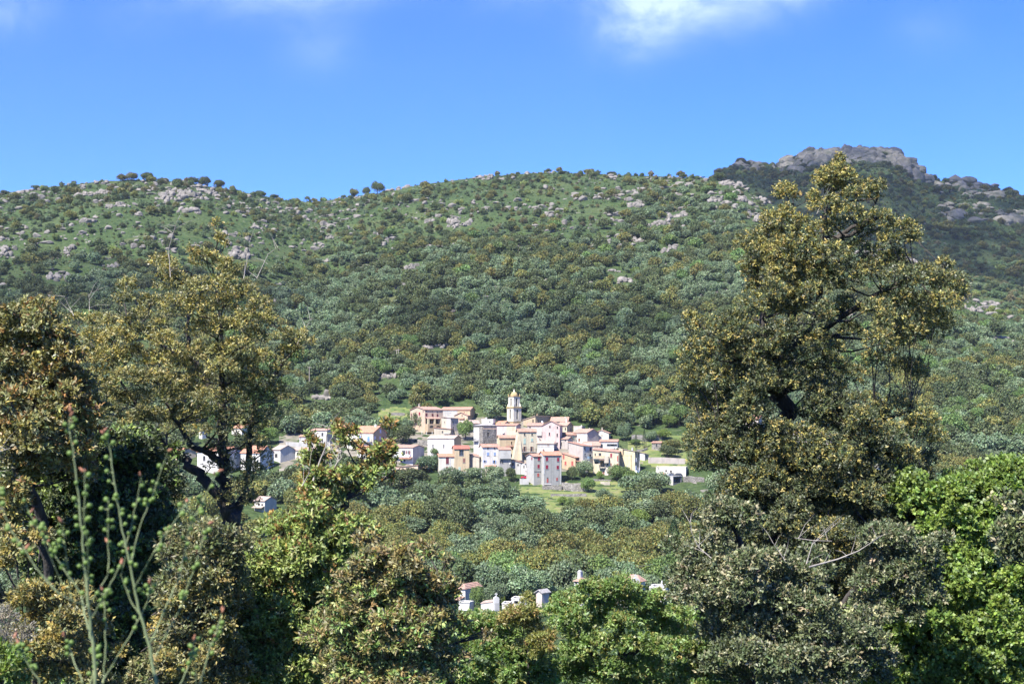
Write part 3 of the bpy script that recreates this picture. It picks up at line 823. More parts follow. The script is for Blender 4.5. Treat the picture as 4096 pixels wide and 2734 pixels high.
    # windows, shutters, doors
    for f, u0, u1, za, zt, kind in todo:
        ud, nd = (Lu, Ln) if f == 'L' else (Ru, Rn)
        def fbox(mbx, a, b, c, d, d0, d1, mi=0):
            p = ud*a + nd*d0; q = ud*b + nd*d1
            mbx.box(min(p.x,q.x), max(p.x,q.x), min(p.y,q.y), max(p.y,q.y), c, d, mi)
        k0 = kind.split(':')[0]; colr = kind.split(':')[1] if ':' in kind else None
        if k0 in ('w', 'ws'):
            inhole = zt < low-0.05
            d0 = -0.20 if inhole else 0.02
            w_ = MB(); fbox(w_, u0+.005, u1-.005, za+.005, zt-.005, d0-.03, d0, 0)
            t = min(.06, (u1-u0)*.09)
            for a,b,c,d in ((u0+.01,u0+t,za+.01,zt-.01),(u1-t,u1-.01,za+.01,zt-.01),(u0+t,u1-t,zt-t,zt-.01),(u0+t,u1-t,za+.01,za+t),((u0+u1)/2-t*.4,(u0+u1)/2+t*.4,za+t,zt-t)): fbox(w_, a,b,c,d, d0+.003, d0+.05, 1)
            wo = w_.build('window', [GLASS, shut_mat(colr) if colr and k0 == 'w' else FRAME], e)
            si = MB(); fbox(si, u0-.08, u1+.08, za-.08, za-.002, .003, .10); si.build('sill', CONC, wo)
            if k0 == 'ws':
                for a, b in ((u0-(u1-u0)*.48, u0-.03), (u1+.03, u1+(u1-u0)*.48)):
                    s_ = MB(); fbox(s_, a, b, za, zt, .004, .06)
                    for i in range(6): fbox(s_, a+.05, b-.05, za+(zt-za)*(i+.3)/6.2, za+(zt-za)*(i+.7)/6.2, .06, .085)
                    s_.build('shutter', shut_mat(colr), e)
        elif k0 == 's':
            s_ = MB(); mid = (u0+u1)/2
            for a, b in ((u0, mid-.015), (mid+.015, u1)):
                fbox(s_, a, b, za, zt, .004, .06)
                for i in range(7): fbox(s_, a+.05, b-.05, za+(zt-za)*(i+.3)/7.3, za+(zt-za)*(i+.7)/7.3, .06, .085)
            so = s_.build('shutter', shut_mat(colr), e)
            si = MB(); fbox(si, u0-.1, u1+.1, za-.10, za-.003, .003, .12); si.build('sill', CONC, so)
        elif k0 == 'd':
            s_ = MB(); fbox(s_, u0, u1, za, zt, .004, .05)
            for a, b in ((u0+.08, (u0+u1)/2-.04), ((u0+u1)/2+.04, u1-.08)):
                fbox(s_, a, b, za+.15, za+(zt-za)*.45, .05, .075); fbox(s_, a, b, za+(zt-za)*.55, zt-.12, .05, .075)
            do = s_.build('door', shut_mat(colr), e)
            kn = MB(); fbox(kn, u1-.16, u1-.11, za+(zt-za)*.47, za+(zt-za)*.53, .078, .13); kn.build('handle', IRON, do)
        elif k0 == 'o':
            w_ = MB(); cx = (u0+u1)/2; wd = min(1.1, (u1-u0)*.3); dd = -min(2.2, (wr if f == 'L' else wl)*.5)
            fbox(w_, cx-wd/2, cx+wd/2, za+.02, za+(zt-za)*.85, dd+.01, dd+.05, 0)
            w_.build('door', GLASS, e)
    # balconies, porches, buttresses, chimneys ...
    for x in extras:
        kind = x[0]
        if kind == 'chimney':
            X0, Y0 = S_(crop, x[1], x[2]); X1, Y1 = S_(crop, x[3], x[4]); ct = (X0+X1)/2
            wd = max(.45, (X1-X0)*m); t = (xb-ct)*m
            fx, fy = (-t/ca, 1.2) if t > 0 else (-1.5, -t/sa)
            if roof == 'R': fy = wr*.45
            if roof == 'L': fx = -wl*.45
            fx = max(-wl+.5, min(-.5, fx)); fy = max(.5, min(wr-.5, fy))
            # keep the seen column: slide along the view line
            c_ = MB(); zt = rz(Y0); c_.box(fx-wd/2, fx+wd/2, fy-wd/2, fy+wd/2, hn-.2, zt); c_.box(fx-wd/2-.08, fx+wd/2+.08, fy-wd/2-.08, fy+wd/2+.08, zt+.003, zt+.12); c_.box(fx-wd*.3, fx+wd*.3, fy-wd*.3, fy+wd*.3, zt+.123, zt+.4)
            c_.build('chimney', wall_mat(x[5] if len(x) > 5 else 'white'), ro)
            continue
        f, u0, u1, za, zt = span(x[1:6]); ud, nd = (Lu, Ln) if f == 'L' else (Ru, Rn)
        def fbox(mbx, a, b, c, d, d0, d1, mi=0):
            p = ud*a + nd*d0; q = ud*b + nd*d1
            mbx.box(min(p.x,q.x), max(p.x,q.x), min(p.y,q.y), max(p.y,q.y), c, d, mi)
        if kind == 'balcony':           # floor slab at the bottom line, rail up to the top line
            out = x[6] if len(x) > 6 else 1.1; b_ = MB(); fbox(b_, u0, u1, za-.16, za, .003, out); bo = b_.build('balcony', CONC, e)
            r_ = MB(); zt2 = max(zt, za+.9)
            rm = x[7] if len(x) > 7 else 'iron'
            if rm == 'iron':
                fbox(r_, u0, u1, zt2-.05, zt2, out-.06, out-.02); n = max(4, int((u1-u0)/.16))
                for i in range(n+1):
                    a = u0+.02+(u1-u0-.05)*i/n; fbox(r_, a, a+.025, za+.004, zt2-.053, out-.05, out-.03)
                for a in (u0, u1-.04):
                    fbox(r_, a, a+.04, zt2-.05, zt2, .004, out-.063); 
                    for j in range(6): fbox(r_, a, a+.03, za+.004, zt2-.053, .1+j*(out-.2)/6, .125+j*(out-.2)/6)
            else:
                fbox(r_, u0, u1, za+.004, zt2, out-.15, out-.003)
                for a in (u0, u1-.12): fbox(r_, a, a+.12, za+.004, zt2, .004, out-.153)
            r_.build('railing', IRON if rm == 'iron' else (shut_mat(rm) if rm in SHUT else wall_mat(rm)), bo)
        elif kind == 'box':             # projecting volume: face span, distance out, material
            b_ = MB(); fbox(b_, u0, u1, za, zt, .004, x[6]); b_.build(x[8] if len(x) > 8 else 'projecting_room', wall_mat(x[7]), e)
        elif kind == 'canopy':
            b_ = MB(); out = x[6]; p = [ud*u0+nd*.004, ud*u1+nd*.004, ud*u1+nd*out, ud*u0+nd*out]
            bt = [(q.x, q.y, zt if i < 2 else za) for i, q in enumerate(p)]; b_.hexa(bt, [(q[0],q[1],q[2]+.14) for q in bt]); b_.build('porch_roof', roof_mat(x[7], 0 if f == 'L' else 1), e)
        elif kind == 'pillars':
            n = x[7]; wdt = x[8] if len(x) > 8 else .35
            for i in range(n):
                a = u0 + (u1-u0-wdt)*i/max(1, n-1); b_ = MB(); fbox(b_, a, a+wdt, za, zt, x[6]-wdt, x[6]); b_.build('pillar', wall_mat(x[9] if len(x) > 9 else wall), e)
        elif kind == 'buttress':        # leaning pier: thick at the foot
            b_ = MB(); out = x[6]; P = lambda u, d, z: tuple(ud*u + nd*d + Vector((0,0,z)))
            b_.hexa([P(u0,.003,za),P(u1,.003,za),P(u1,out,za),P(u0,out,za)], [P(u0,.003,zt),P(u1,.003,zt),P(u1,.12,zt),P(u0,.12,zt)]); b_.build('buttress', wall_mat(x[7]), e)
        elif kind == 'pipe':
            b_ = MB(); p = ud*(u0+u1)/2 + nd*.10; b_.tube([(p.x,p.y,za),(p.x,p.y,zt)], [.07,.07], 6); b_.build('drainpipe', WHITEP, e)
        elif kind == 'band':
            b_ = MB(); fbox(b_, u0, u1, za, zt, .003, .10); b_.build('string_course', wall_mat(x[6]), e)
        elif kind == 'dish':
            c = ud*(u0+u1)/2 + nd*.5; r = (u1-u0)/2; b_ = MB()
            prof = [(0.02,0),(r*.5,.05*r),(r*.85,.2*r),(r,.32*r)]
            b_.lathe(0, 0, prof, 14); b_.lathe(0, 0, [(p_, z-.03) for p_, z in prof], 14)
            b_.tube([(0,0,-.02),(0,.25,-.35)], [.04,.04], 5)
            d = b_.build('satellite_dish', WHITEP, e); d.location = (c.x, c.y, (za+zt)/2); d.rotation_euler = (R(65), 0, a-.25)
        elif kind == 'plate':           # flat patch of other render on a face
            b_ = MB(); fbox(b_, u0, u1, za, zt, .003, .03); b_.build('render_patch', wall_mat(x[6]), e)
        elif kind == 'arch':            # flat arched panel, the opening's inner shade painted in its dark colour
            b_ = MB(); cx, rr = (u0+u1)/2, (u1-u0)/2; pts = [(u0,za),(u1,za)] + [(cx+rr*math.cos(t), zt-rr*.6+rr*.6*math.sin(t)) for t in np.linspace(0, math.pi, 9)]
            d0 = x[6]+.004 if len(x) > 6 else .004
            b_.poly([tuple(ud*u+nd*d0+Vector((0,0,z))) for u, z in pts]); b_.build('arch', plain('painted_deep_shade', (.05,.045,.04)), e)
    yt = min([ye] + (yapex or [])); HOUSE_RECTS.append((xa*.5735, xc*.5735, yt*.5735, yb*.5735, Y))
    return e
# label, crop, (left edge, near corner, right edge), (eave, base), yaw, roof, wall, roof colour, windows, extras
house('large orange house with red shutters and arched loggia at the top left of the village', 1, (100,620,1170), (300,1000), 58, 'L', 'peach', 'salmon',
 [('L',130,400,160,490,'s:maroon'),('L',280,370,305,465,'s:maroon'),('L',410,370,460,470,'s:red'),('L',270,590,300,670,'s:maroon'),('L',400,590,450,670,'s:maroon'),('L',130,610,150,680),('L',545,330,580,360),
  ('R',655,320,690,360),('R',835,330,870,365),('R',985,345,1015,385),('R',640,410,695,500,'s:maroon'),('R',830,420,878,500,'s:maroon'),('R',980,430,1025,520,'s:maroon'),('R',650,600,805,740,'w'),('R',855,600,1010,740,'w')],
 [('canopy','R',625,535,1050,585,2.6,'salmon'),('box','R',625,740,1050,1000,2.6,'tan','terrace'),('pillars','R',628,580,1048,740,2.6,3,.7,'yellow'),('arch','R',675,785,795,870,2.6),('arch','R',875,795,1000,880,2.6),('chimney',620,120,660,300,'beige')], apex=200)
house('long low house with orange tiled roof behind the orange loggia house', 1, (1130,2040,2060), (300,600), 14, 'R', 'orange', 'terra', [('L',1840,360,1865,430),('L',1400,330,1440,380)], [('plate','L',1180,310,1640,600,'palegrey')], apex=215, dY=4, depth=8)
house('pale house with low gable beside the stained tower house', 1, (1545,1960,2040), (480,640), 20, 'L', 'peach', 'salmon', [('L',1775,450,1797,505)], [('canopy','L',1690,545,1860,590,1.0,'terra')], apex=385, depth=7)
house('tall narrow house with brown rain stains and blind grey corner', 1, (1120,1435,1665), (560,1080), 46, 'P', 'beige', 'pale', [('L',1220,515,1242,560),('L',1220,660,1240,710),('R',1485,650,1520,720),('R',1500,830,1530,1000)], [('plate','L',1300,520,1432,900,'palegrey'),('buttress','R',1560,960,1650,1080,.5,'beige')], apex=(520,575), wall2='greypink')
house('low annex with curling tiled roof under the stained tower house', 1, (900,1430,1450), (905,1085), 12, 'P', 'beige', 'terra', [('L',1150,960,1190,1025)], [('canopy','L',1220,1030,1500,1060,1.4,'grey')], apex=(860,905), dY=-2, depth=5)
house('small white house with three slit windows left of the bright green tree', 1, (1680,2005,2080), (700,975), 26, 'R', 'white', 'pale', [('L',1700,740,1716,775),('L',1742,745,1758,780),('L',1782,745,1798,780)], [], apex=645)
house('peach gabled house with broad pale pink roof behind the stone house', 2, (-120,20,300), (330,560), 62, 'L', 'peach', 'pale', [('R',10,400,25,440)], [], apex=205, dY=4)
house('flat white house on the skyline of the village left of the bell tower', 2, (360,700,790), (205,430), 25, 'F', 'white', 'pale', [('L',590,262,645,288)], [('chimney',455,165,485,210),('box','R',705,190,720,330,.3,'white','pilaster')], dY=3)
house('big bare stone house with white plastered end and iron balcony', 2, (100,400,835), (395,1330), 58, 'H', 'stone', 'grey',
 [('L',120,525,145,600),('L',165,525,190,590),('L',212,495,236,570),('L',247,490,270,560),('L',122,710,142,830),('L',166,690,188,830),('L',212,690,238,850),('L',254,670,274,850),('L',116,970,136,1110),('L',166,950,188,1100),('L',330,640,345,760),('L',330,880,345,950),
  ('R',540,435,600,530),('R',765,455,815,540),('R',535,615,600,745),('R',430,900,460,960)],
 [('plate','L',100,470,283,1330,'white'),('balcony','L',130,820,275,878,1.0),('pipe','L',278,470,290,1320),('plate','R',405,400,830,520,'peach'),('arch','L',210,890,270,1120)], apex=335, dY=2)
house('white open porch with square pillars against the stone house', 2, (480,850,872), (775,1000), 10, 'F', 'white', 'pale', [('L',552,795,622,882,'o'),('L',650,790,840,882,'o')], [], depth=5)
PINKH = house('wide faded pink house with ghost lettering below the bell tower', 2, (820,1460,1590), (395,740), 18, 'R', 'pink', 'terra', [('L',1420,585,1460,665)], [('box','L',1460,400,1580,520,.4,'white','projecting_room'),('plate','L',1150,560,1455,730,'cream'),('plate','L',1150,400,1450,560,'peach'),('dish','L',1000,580,1080,650)], apex=345, dY=1)
house('yellow house with red roof and recessed balcony beside the buttressed house', 2, (850,925,1455), (785,1330), 72, 'L', 'yellow', 'terra', [('R',1285,905,1328,990),('R',1285,1085,1325,1135),('R',1285,1300,1440,1425,'o')], [('box','R',1150,1165,1455,1290,.9,'yellow','balcony'),('canopy','R',1120,1035,1455,1065,.9,'brown')], apex=700, wall2='ochre', dY=-1)
house('tall cream house with pale green shutters and long balcony on a buttress', 2, (1455,1525,2090), (590,1490), 74, 'L', 'cream', 'terra',
 [('R',1690,645,1740,715),('R',1925,645,1972,715),('R',1675,805,1745,975,'s:palegreen'),('R',1908,800,1976,890,'s:palegreen'),('R',1690,1060,1740,1215,'ws:brown'),('R',1910,1060,1960,1215,'ws:brown'),('R',1655,1270,1800,1485,'o')],
 [('balcony','R',1615,1120,2065,1222,1.1),('buttress','L',1458,700,1522,1490,2.2,'cream'),('buttress','R',1530,900,1600,1490,1.3,'cream')], apex=510, wall2='cream')
house('big pale pink house with steep gable and grey shutters right of the bell tower', 3, (700,1245,1265), (478,1160), 8, 'L', 'pink', 'salmon',
 [('L',915,480,957,550),('L',1150,510,1195,575),('L',903,695,946,790),('L',1145,730,1190,825),('L',1135,1010,1186,1105)], [], apex=340, depth=11)
house('low pink wing with broken tile edge attached to the gabled pink house', 3, (230,695,705), (485,900), 7, 'R', 'palepink', 'salmon', [('L',290,495,335,550)], [('box','L',530,640,680,790,.7,'white','projecting_room'),('dish','L',590,860,650,930)], apex=405, depth=8)
house('long white garage with pink tiled roof in front of the gabled pink house', 3, (545,1058,1068), (1048,1300), 5, 'R', 'white', 'pale', [('L',862,1060,892,1135,'s:brown')], [('band','L',548,1120,1056,1135,'palegrey')], apex=965, depth=6, dY=1)
house('tan stained house on the village skyline right of the bell tower', 3, (110,480,940), (185,520), 45, 'P', 'tan', 'pale', [('L',392,290,430,390),('R',550,300,582,372)], [('chimney',608,140,640,190,'tan'),('dish','R',640,330,690,400)], apex=(300,195), wall2='tan', dY=5)
house('cream house with long pale orange roof on the skyline', 3, (960,1488,1500), (352,520), 9, 'R', 'cream', 'salmon', [('L',1290,400,1330,450)], [('chimney',1362,230,1402,300,'white')], apex=215, depth=8, dY=5)
house('cream house with two dark windows behind the gabled pink house', 3, (1190,1470,1665), (480,740), 35, 'R', 'cream', 'salmon', [('L',1265,530,1296,615),('L',1403,545,1440,625),('R',1588,560,1620,670),('R',1590,450,1612,500)], [('chimney',1545,290,1580,390,'white')], apex=380, wall2='tan', dY=3)
house('beige house with dark green shuttered window below the skyline houses', 3, (1255,1495,1800), (775,1010), 60, 'L', 'greypink', 'terra', [('R',1665,825,1706,910,'s:green'),('R',1770,920,1800,990,'d:dark')], [], apex=700, wall2='beige', dY=1)
house('small tan house with one dark doorway next to the gabled pink house', 3, (1240,1500,1545), (905,1190), 20, 'R', 'greypink', 'salmon', [('L',1408,912,1440,965),('L',1278,1005,1312,1110)], [], apex=835)
house('long house with orange roof and white gable above the grey blank wall', 3, (1680,2105,2490), (705,1040), 45, 'R', 'white', 'salmon', [('L',1843,880,1897,970,'s:brown'),('L',1940,690,1965,712)], [('chimney',2150,580,2195,660,'beige')], apex=590, wall2='greypink', dY=2)
house('small pinkish flat-roofed house with a round white dish on its corner', 3, (1680,1950,2000), (500,680), 15, 'F', 'palepink', 'pale', [('L',1945,540,1985,580)], [('dish','L',1915,440,2000,530)], dY=5, depth=6)
house('white house with dark blue balcony and blank grey side wall', 3, (1535,1975,2290), (1115,1976), 45, 'P', 'greypink', 'terra', [('R',2013,1150,2062,1250),('R',2190,1160,2255,1280),('R',2030,1355,2066,1415),('R',2185,1375,2255,1455),('R',2035,1640,2060,1720,'d:maroon'),('R',2060,1860,2085,1960),('R',2200,1900,2240,1970)],
 [('balcony','R',2115,1445,2290,1520,1.1,'greyblue'),('box','R',2140,1525,2285,1800,.9,'white','projecting_room'),('buttress','R',1990,1560,2050,1976,1.8,'white')], apex=(1000,1140), wall2='white')
house('low orange house with tiled lean-to and ply-coloured garage door', 5, (1325,1735,1975), (385,730), 38, 'P', 'orange', 'terra', [('L',1358,300,1402,425,'s:coral'),('L',1613,500,1672,640,'s:coral'),('L',1408,510,1462,620,'s:coral'),('R',1785,515,1960,710,'d:ply'),('R',1755,415,1960,470,'o')], [('canopy','R',1735,480,1975,510,.8,'terra')], apex=(250,390))
house('tall grey house with eight red shutters above the stone terrace', 5, (595,745,1300), (312,1265), 70, 'L', 'palegrey', 'orange',
 [('R',810,370,882,490,'s:red'),('R',1165,390,1230,510,'s:red'),('R',810,622,882,740,'s:red'),('R',1153,640,1222,752,'s:red'),('R',838,1030,890,1165,'d:coral'),('R',838,1005,890,1030),('R',1140,1020,1190,1110,'s:coral')],
 [('pipe','R',1288,320,1298,1250),('pipe','R',748,320,756,900),('canopy','R',700,1215,960,1235,1.3,'grey'),('chimney',790,150,830,200,'salmon')], apex=200, wall2='grey', dY=-1)
house('grey annex with red shutters joined to the tall grey house', 5, (205,430,742), (350,1265), 66, 'L', 'palegrey', 'terra', [('L',360,370,390,455,'s:red'),('R',557,360,626,480,'s:red'),('R',548,605,616,720,'s:red'),('R',538,880,602,985,'s:coral')], [('band','R',440,808,740,830,'darkgrey')], apex=275, wall2='grey')
house('white porch block with long opening in front of the grey annex', 5, (150,412,428), (562,1010), 9, 'P', 'white', 'pale', [('L',182,612,388,702,'o'),('L',265,868,330,990,'d:red')], [('band','L',150,800,412,822,'grey')], apex=(575,540), depth=5, dY=-1.5)
house('narrow white house with blue shutters in the middle of the front row', 2, (282,395,912), (1072,1814), 70, 'L', 'warmwhite', 'terra', [('R',535,1085,582,1140),('R',745,1082,788,1140),('R',530,1240,596,1342,'s:paleblue'),('R',743,1240,805,1342,'s:paleblue'),('R',445,1490,492,1552,'ws:blue'),('R',738,1490,790,1582,'ws:blue'),('L',340,1240,362,1330,'s:lilac'),('L',345,1480,356,1530)], [], apex=990, wall2='white', dY=-1)
house('small beige lean-to with red tile edge at the foot of the blue-shuttered house', 4, (785,1092,1108), (515,765), 7, 'R', 'beige', 'terra', [('L',918,560,982,640,'s:palegreen')], [], apex=474, depth=3.5, dY=-3)
house('grey house with overhanging upper storey and red garage door', 4, (1222,1240,1592), (-16,835), 80, 'L', 'palegrey', 'terra', [('R',1255,60,1322,155,'s:maroon'),('R',1250,310,1300,400),('R',1322,310,1356,410),('R',1246,680,1350,805,'d:red'),('R',1250,590,1310,615)], [('box','R',1242,15,1590,265,.8,'palegrey','upper_storey'),('dish','R',1530,365,1605,455)], apex=-85, wall2='grey', depth=7)
house('low grey shed with long brown roof behind the palm-green bush', 4, (1600,1900,1925), (385,770), 10, 'P', 'palegrey', 'brown', [('L',1622,385,1700,480,'w:maroon'),('L',1797,430,1842,480)], [], apex=(300,390), depth=5)
house('slim white house front between the grey shed and the porch', 4, (1912,2030,2042), (430,815), 6, 'F', 'white', 'pale', [('L',1985,470,2022,560)], [], depth=5)
house('tall tan house with red roof and tall blue window', 8, (1950,1970,2328), (462,1105), 80, 'L', 'tan', 'red', [('R',2083,483,2192,628,'w:navy'),('R',2173,690,2230,800,'s:brown'),('R',2060,910,2115,1040,'s:palegreen')], [('balcony','R',1980,1030,2326,1100,.6,'white')], apex=385, wall2='ochre', depth=7)
house('cream house with maroon shutters joined to the tall tan house', 8, (1572,1585,1962), (655,1030), 80, 'L', 'warmwhite', 'orange', [('R',1753,668,1822,832,'s:maroon'),('R',1755,900,1812,972,'s:brown')], [('pipe','R',1850,660,1865,1020)], apex=588, wall2='warmwhite', depth=6)
house('big plain white house with two small dark windows', 8, (1283,1955,2120), (205,665), 25, 'R', 'white', 'pale', [('L',1405,348,1435,442),('L',1680,345,1712,442)], [], apex=130, wall2='tan')  # tan right gable: shade on the white wall, put into its colour
house('white house with plain gable end in painted shade grey and long balcony', 8, (395,935,1192), (432,780), 32, 'R', 'white', 'salmon', [('L',650,505,738,642),('L',797,505,832,642,'w'),('L',752,505,782,642,'s:maroon'),('L',842,505,876,632,'s:maroon'),('L',605,715,655,790),('L',705,720,742,780)], [('balcony','L',440,600,890,655,1.2,'white'),('canopy','L',620,665,930,705,1.6,'terra')], apex=372, wall2='palegrey')  # grey of the gable is painted shade on a white wall
house('small peach bungalow with slanting roof above the olive trees', 8, (410,1060,1100), (862,1120), 14, 'P', 'peach', 'salmon', [('L',600,975,692,1032,'o'),('L',793,985,832,1038),('L',890,988,1012,1048,'w')], [('canopy','L',405,935,600,965,1.2,'pale'),('pipe','L',780,950,790,1110)], apex=(935,870), depth=6)
house('lower peach garage with one blue door', 8, (180,735,758), (1140,1330), 8, 'P', 'peach', 'pale', [('L',457,1188,497,1308,'d:navy'),('L',630,1150,660,1210),('L',235,1190,265,1225)], [('pipe','L',640,1210,655,1240)], apex=(1155,1140), depth=6, dY=-2)
house('low tan gable with white verge between the shade-ended house and the cream house', 8, (1140,1570,1580), (735,860), 5, 'L', 'ochre', 'pale', [('L',1395,690,1420,725)], [('chimney',1440,610,1480,660)], apex=648, depth=6)
house('cream farmhouse with big orange roof and blue doors on a balcony', 7, (1300,1955,2222), (292,710), 26, 'R', 'warmwhite', 'orange', [('L',1612,365,1645,498,'d:blue'),('L',1810,382,1866,498,'d:blue'),('L',1350,420,1400,500,'d:blue'),('L',1640,560,1690,610),('L',1850,560,1890,605),('R',2085,222,2110,300,'s:lilac'),('R',1975,372,2000,452,'s:lilac'),('R',2080,375,2102,455,'s:lilac'),('R',2150,395,2176,460)],
 [('balcony','L',1310,440,1930,500,1.2),('chimney',1785,165,1815,215),('chimney',1840,115,1870,170),('chimney',2015,118,2045,165)], apex=140, wall2='tan')  # right gable coloured tan to hold its shade
house('small white cottage with maroon shutters below the blue-door farmhouse', 7, (1575,2010,2035), (668,840), 10, 'R', 'white', 'orange', [('L',1660,735,1722,815,'s:maroon'),('L',1775,735,1895,815,'w:maroon')], [], apex=603, depth=6, dY=-2)
house('long cottage with orange roof beside the blue-door farmhouse', 7, (1960,2335,2360), (502,640), 10, 'R', 'warmwhite', 'orange', [('L',2100,540,2150,570)], [('band','L',1965,515,2330,530,'peach'),('chimney',2230,430,2260,480)], apex=452, depth=6)
house('modern white two-storey house seen through the oak twigs', 7, (450,870,1045), (242,525), 32, 'R', 'white', 'salmon', [('L',725,290,776,372),('L',730,430,770,512),('L',510,290,552,342)], [('balcony','L',600,470,860,520,1.0)], apex=198, wall2='palegrey')  # right side greyed: its shade is painted into the wall colour
house('tiny white hut with red roof left of the modern white house', 7, (215,440,455), (388,545), 10, 'R', 'white', 'terra', [('L',335,440,380,492),('L',228,400,242,470)], [], apex=350, depth=5)
house('cottage with wide faded pink roof behind the rusty oak', 7, (0,560,745), (712,910), 22, 'R', 'warmwhite', 'pale', [('L',130,760,170,830),('L',400,750,440,820)], [], apex=643)
house('white house with orange roof right behind the forked oak trunk', 9, (560,960,1100), (650,905), 20, 'R', 'white', 'orange', [('L',640,700,672,760),('L',800,700,832,760)], [], apex=588)
house('white house with orange roof glimpsed right of the forked oak', 9, (1110,1380,1512), (660,870), 28, 'R', 'white', 'orange', [('L',1180,700,1215,760),('L',1290,700,1320,760)], [], apex=575)
house('small white house with pale roof and shade-grey side under the retaining wall', 9, (1510,1635,1792), (620,750), 45, 'R', 'white', 'pale', [('L',1550,672,1592,718)], [], apex=568, wall2='palegrey')  # white walls, the right one painted grey as its shade
house('half-hidden house with orange roof high behind the forked oak', 9, (1000,1150,1290), (350,430), 40, 'R', 'warmwhite', 'orange', [('L',1060,370,1085,400)], [], apex=305)
house('tiny white building behind the leaves of the forked oak', 9, (605,655,690), (395,465), 40, 'F', 'white', 'pale', [('L',620,410,640,440)], [])
house('little white house with pale roof low on the slope behind the rusty oak', 9, (1290,1440,1560), (1262,1420), 35, 'R', 'white', 'pale', [('L',1340,1300,1370,1350),('L',1390,1300,1415,1350)], [('canopy','L',1280,1330,1440,1350,1.5,'pale')], apex=1215)
house('cottage with orange roof at the left end of the village', 9, (240,350,545), (650,735), 50, 'R', 'cream', 'orange', [('R',400,670,430,705)], [], apex=600, wall2='beige')
# right-hand part
house('tall pale yellow house at the right end of the front row', 6, (1160,1640,1812), (818,1580), 40, 'P', 'yellow', 'pale', [('R',1655,850,1678,930),('R',1758,872,1782,990),('R',1655,1020,1690,1150,'ws:white'),('R',1653,1265,1697,1485,'d:white'),('R',1763,1320,1792,1440,'ws:white')], [('balcony','R',1630,1420,1722,1492,.8,'white'),('chimney',1625,725,1655,810),('pipe','R',1800,860,1806,1540)], apex=(735,860), wall2='ochre', dY=1)  # ochre right side is the yellow wall with shade painted in
house('pale yellow block with flat roof terrace in front of the tall yellow house', 6, (1135,1512,1645), (942,1430), 40, 'F', 'yellow', 'pale', [('R',1538,1012,1582,1100,'s:white'),('R',1538,1272,1572,1400,'s:white'),('L',1380,1280,1420,1350,'s:white')], [('box','L',1180,735,1290,940,.3,'ochre','terrace_wall')], wall2='ochre')  # yellow walls again, right side darkened in colour for its shade
house('long cream row house with orange roof, terraces and dark openings', 6, (340,1128,1152), (848,1565), 12, 'P', 'cream', 'terra',
 [('L',390,880,426,975),('L',520,872,592,982),('L',873,880,926,1005,'s:red'),('L',1085,955,1116,1122,'s:coral'),('L',878,1190,916,1280,'s:brown'),('L',765,1165,815,1262),('L',395,1132,512,1210,'o'),('L',560,1125,705,1310,'o'),('L',590,790,626,815),('L',1072,1200,1120,1290,'s:coral'),('L',550,1430,600,1540,'o'),('L',640,1440,690,1540,'s:brown')],
 [('balcony','L',345,960,705,1042,1.2,'ochre'),('balcony','L',535,1230,715,1325,1.2),('box','L',700,970,835,1180,1.2,'beige','projecting_room'),('buttress','L',715,1330,830,1565,1.6,'greypink'),('canopy','L',545,1055,705,1085,1.3,'terra')], apex=(765,800), depth=8)
house('white house with deep roofed terrace above the long cream row', 6, (550,1095,1118), (515,720), 8, 'R', 'white', 'terra', [('L',765,585,1088,662,'o'),('L',592,592,640,685)], [('box','L',860,660,1000,735,.4,'white','terrace_wall')], apex=452, depth=7)
house('cream gabled house without windows at the upper right of the village', 6, (350,820,832), (246,470), 9, 'L', 'warmwhite', 'salmon', [('L',600,300,625,330)], [('chimney',395,95,425,170,'beige')], apex=152, depth=9, dY=2)
house('wide orange roof with low balustrade in the middle of the right-hand rows', 6, (0,540,552), (640,780), 8, 'R', 'beige', 'salmon', [('L',440,655,480,680)], [('pillars','L',20,560,290,640,.5,9,.18,'white')], apex=520, depth=8)
house('small white house with shade-grey side next to the tall yellow house', 6, (1810,1945,2082), (885,1070), 45, 'P', 'white', 'pale', [('R',2000,960,2030,1010)], [], apex=(860,930), wall2='grey')  # right wall's grey stands for shade on white
house('low white flat-roofed house with parked cars before it', 10, (690,1150,1197), (1243,1400), 12, 'F', 'warmwhite', 'pale', [('L',833,1290,862,1312),('L',908,1295,936,1342),('L',790,1330,816,1372,'d:orange')], [('dish','L',705,1225,735,1255)], depth=8)
house('grey concrete garage below the flat white house', 10, (822,950,1112), (1388,1530), 45, 'F', 'palegrey', 'pale', [('R',960,1400,1090,1490,'o')], [], wall2='darkgrey', dY=-2)
house('cottage with bright orange roof half hidden by the tall oak', 10, (1250,1430,1490), (690,780), 30, 'R', 'cream', 'orange', [('L',1320,710,1345,745)], [], apex=635)
house('pink and white house at the edge of the tall oak', 10, (1415,1600,1680), (600,780), 25, 'F', 'palepink', 'pale', [('L',1480,640,1510,690)], [])
house('small stone hut with arched tile edge among the garden terraces', 10, (620,760,800), (865,955), 20, 'R', 'stone', 'terra', [('L',680,885,705,930)], [], apex=845)
house('pinkish house with tiered roofs behind the tall oak trunk', 11, (538,600,645), (105,180), 40, 'R', 'palepink', 'terra', [('L',560,125,572,145)], [], apex=82)
house('long pale house seen through gaps of the tall oak', 11, (760,1000,1068), (180,240), 25, 'R', 'palepink', 'pale', [('L',860,195,880,215)], [], apex=152)
house('small white house low behind the boughs of the tall oak', 11, (1228,1258,1285), (375,425), 40, 'R', 'white', 'grey', [('L',1238,390,1248,405)], [], apex=362)
house('white terrace house behind the lower boughs of the tall oak', 11, (720,800,842), (430,465), 30, 'F', 'white', 'pale', [('L',750,440,765,455)], [])
house('small tile-roofed house far to the left at the village edge', 11, (0,1,2), (0,1), 30, 'R', 'white') if False else None
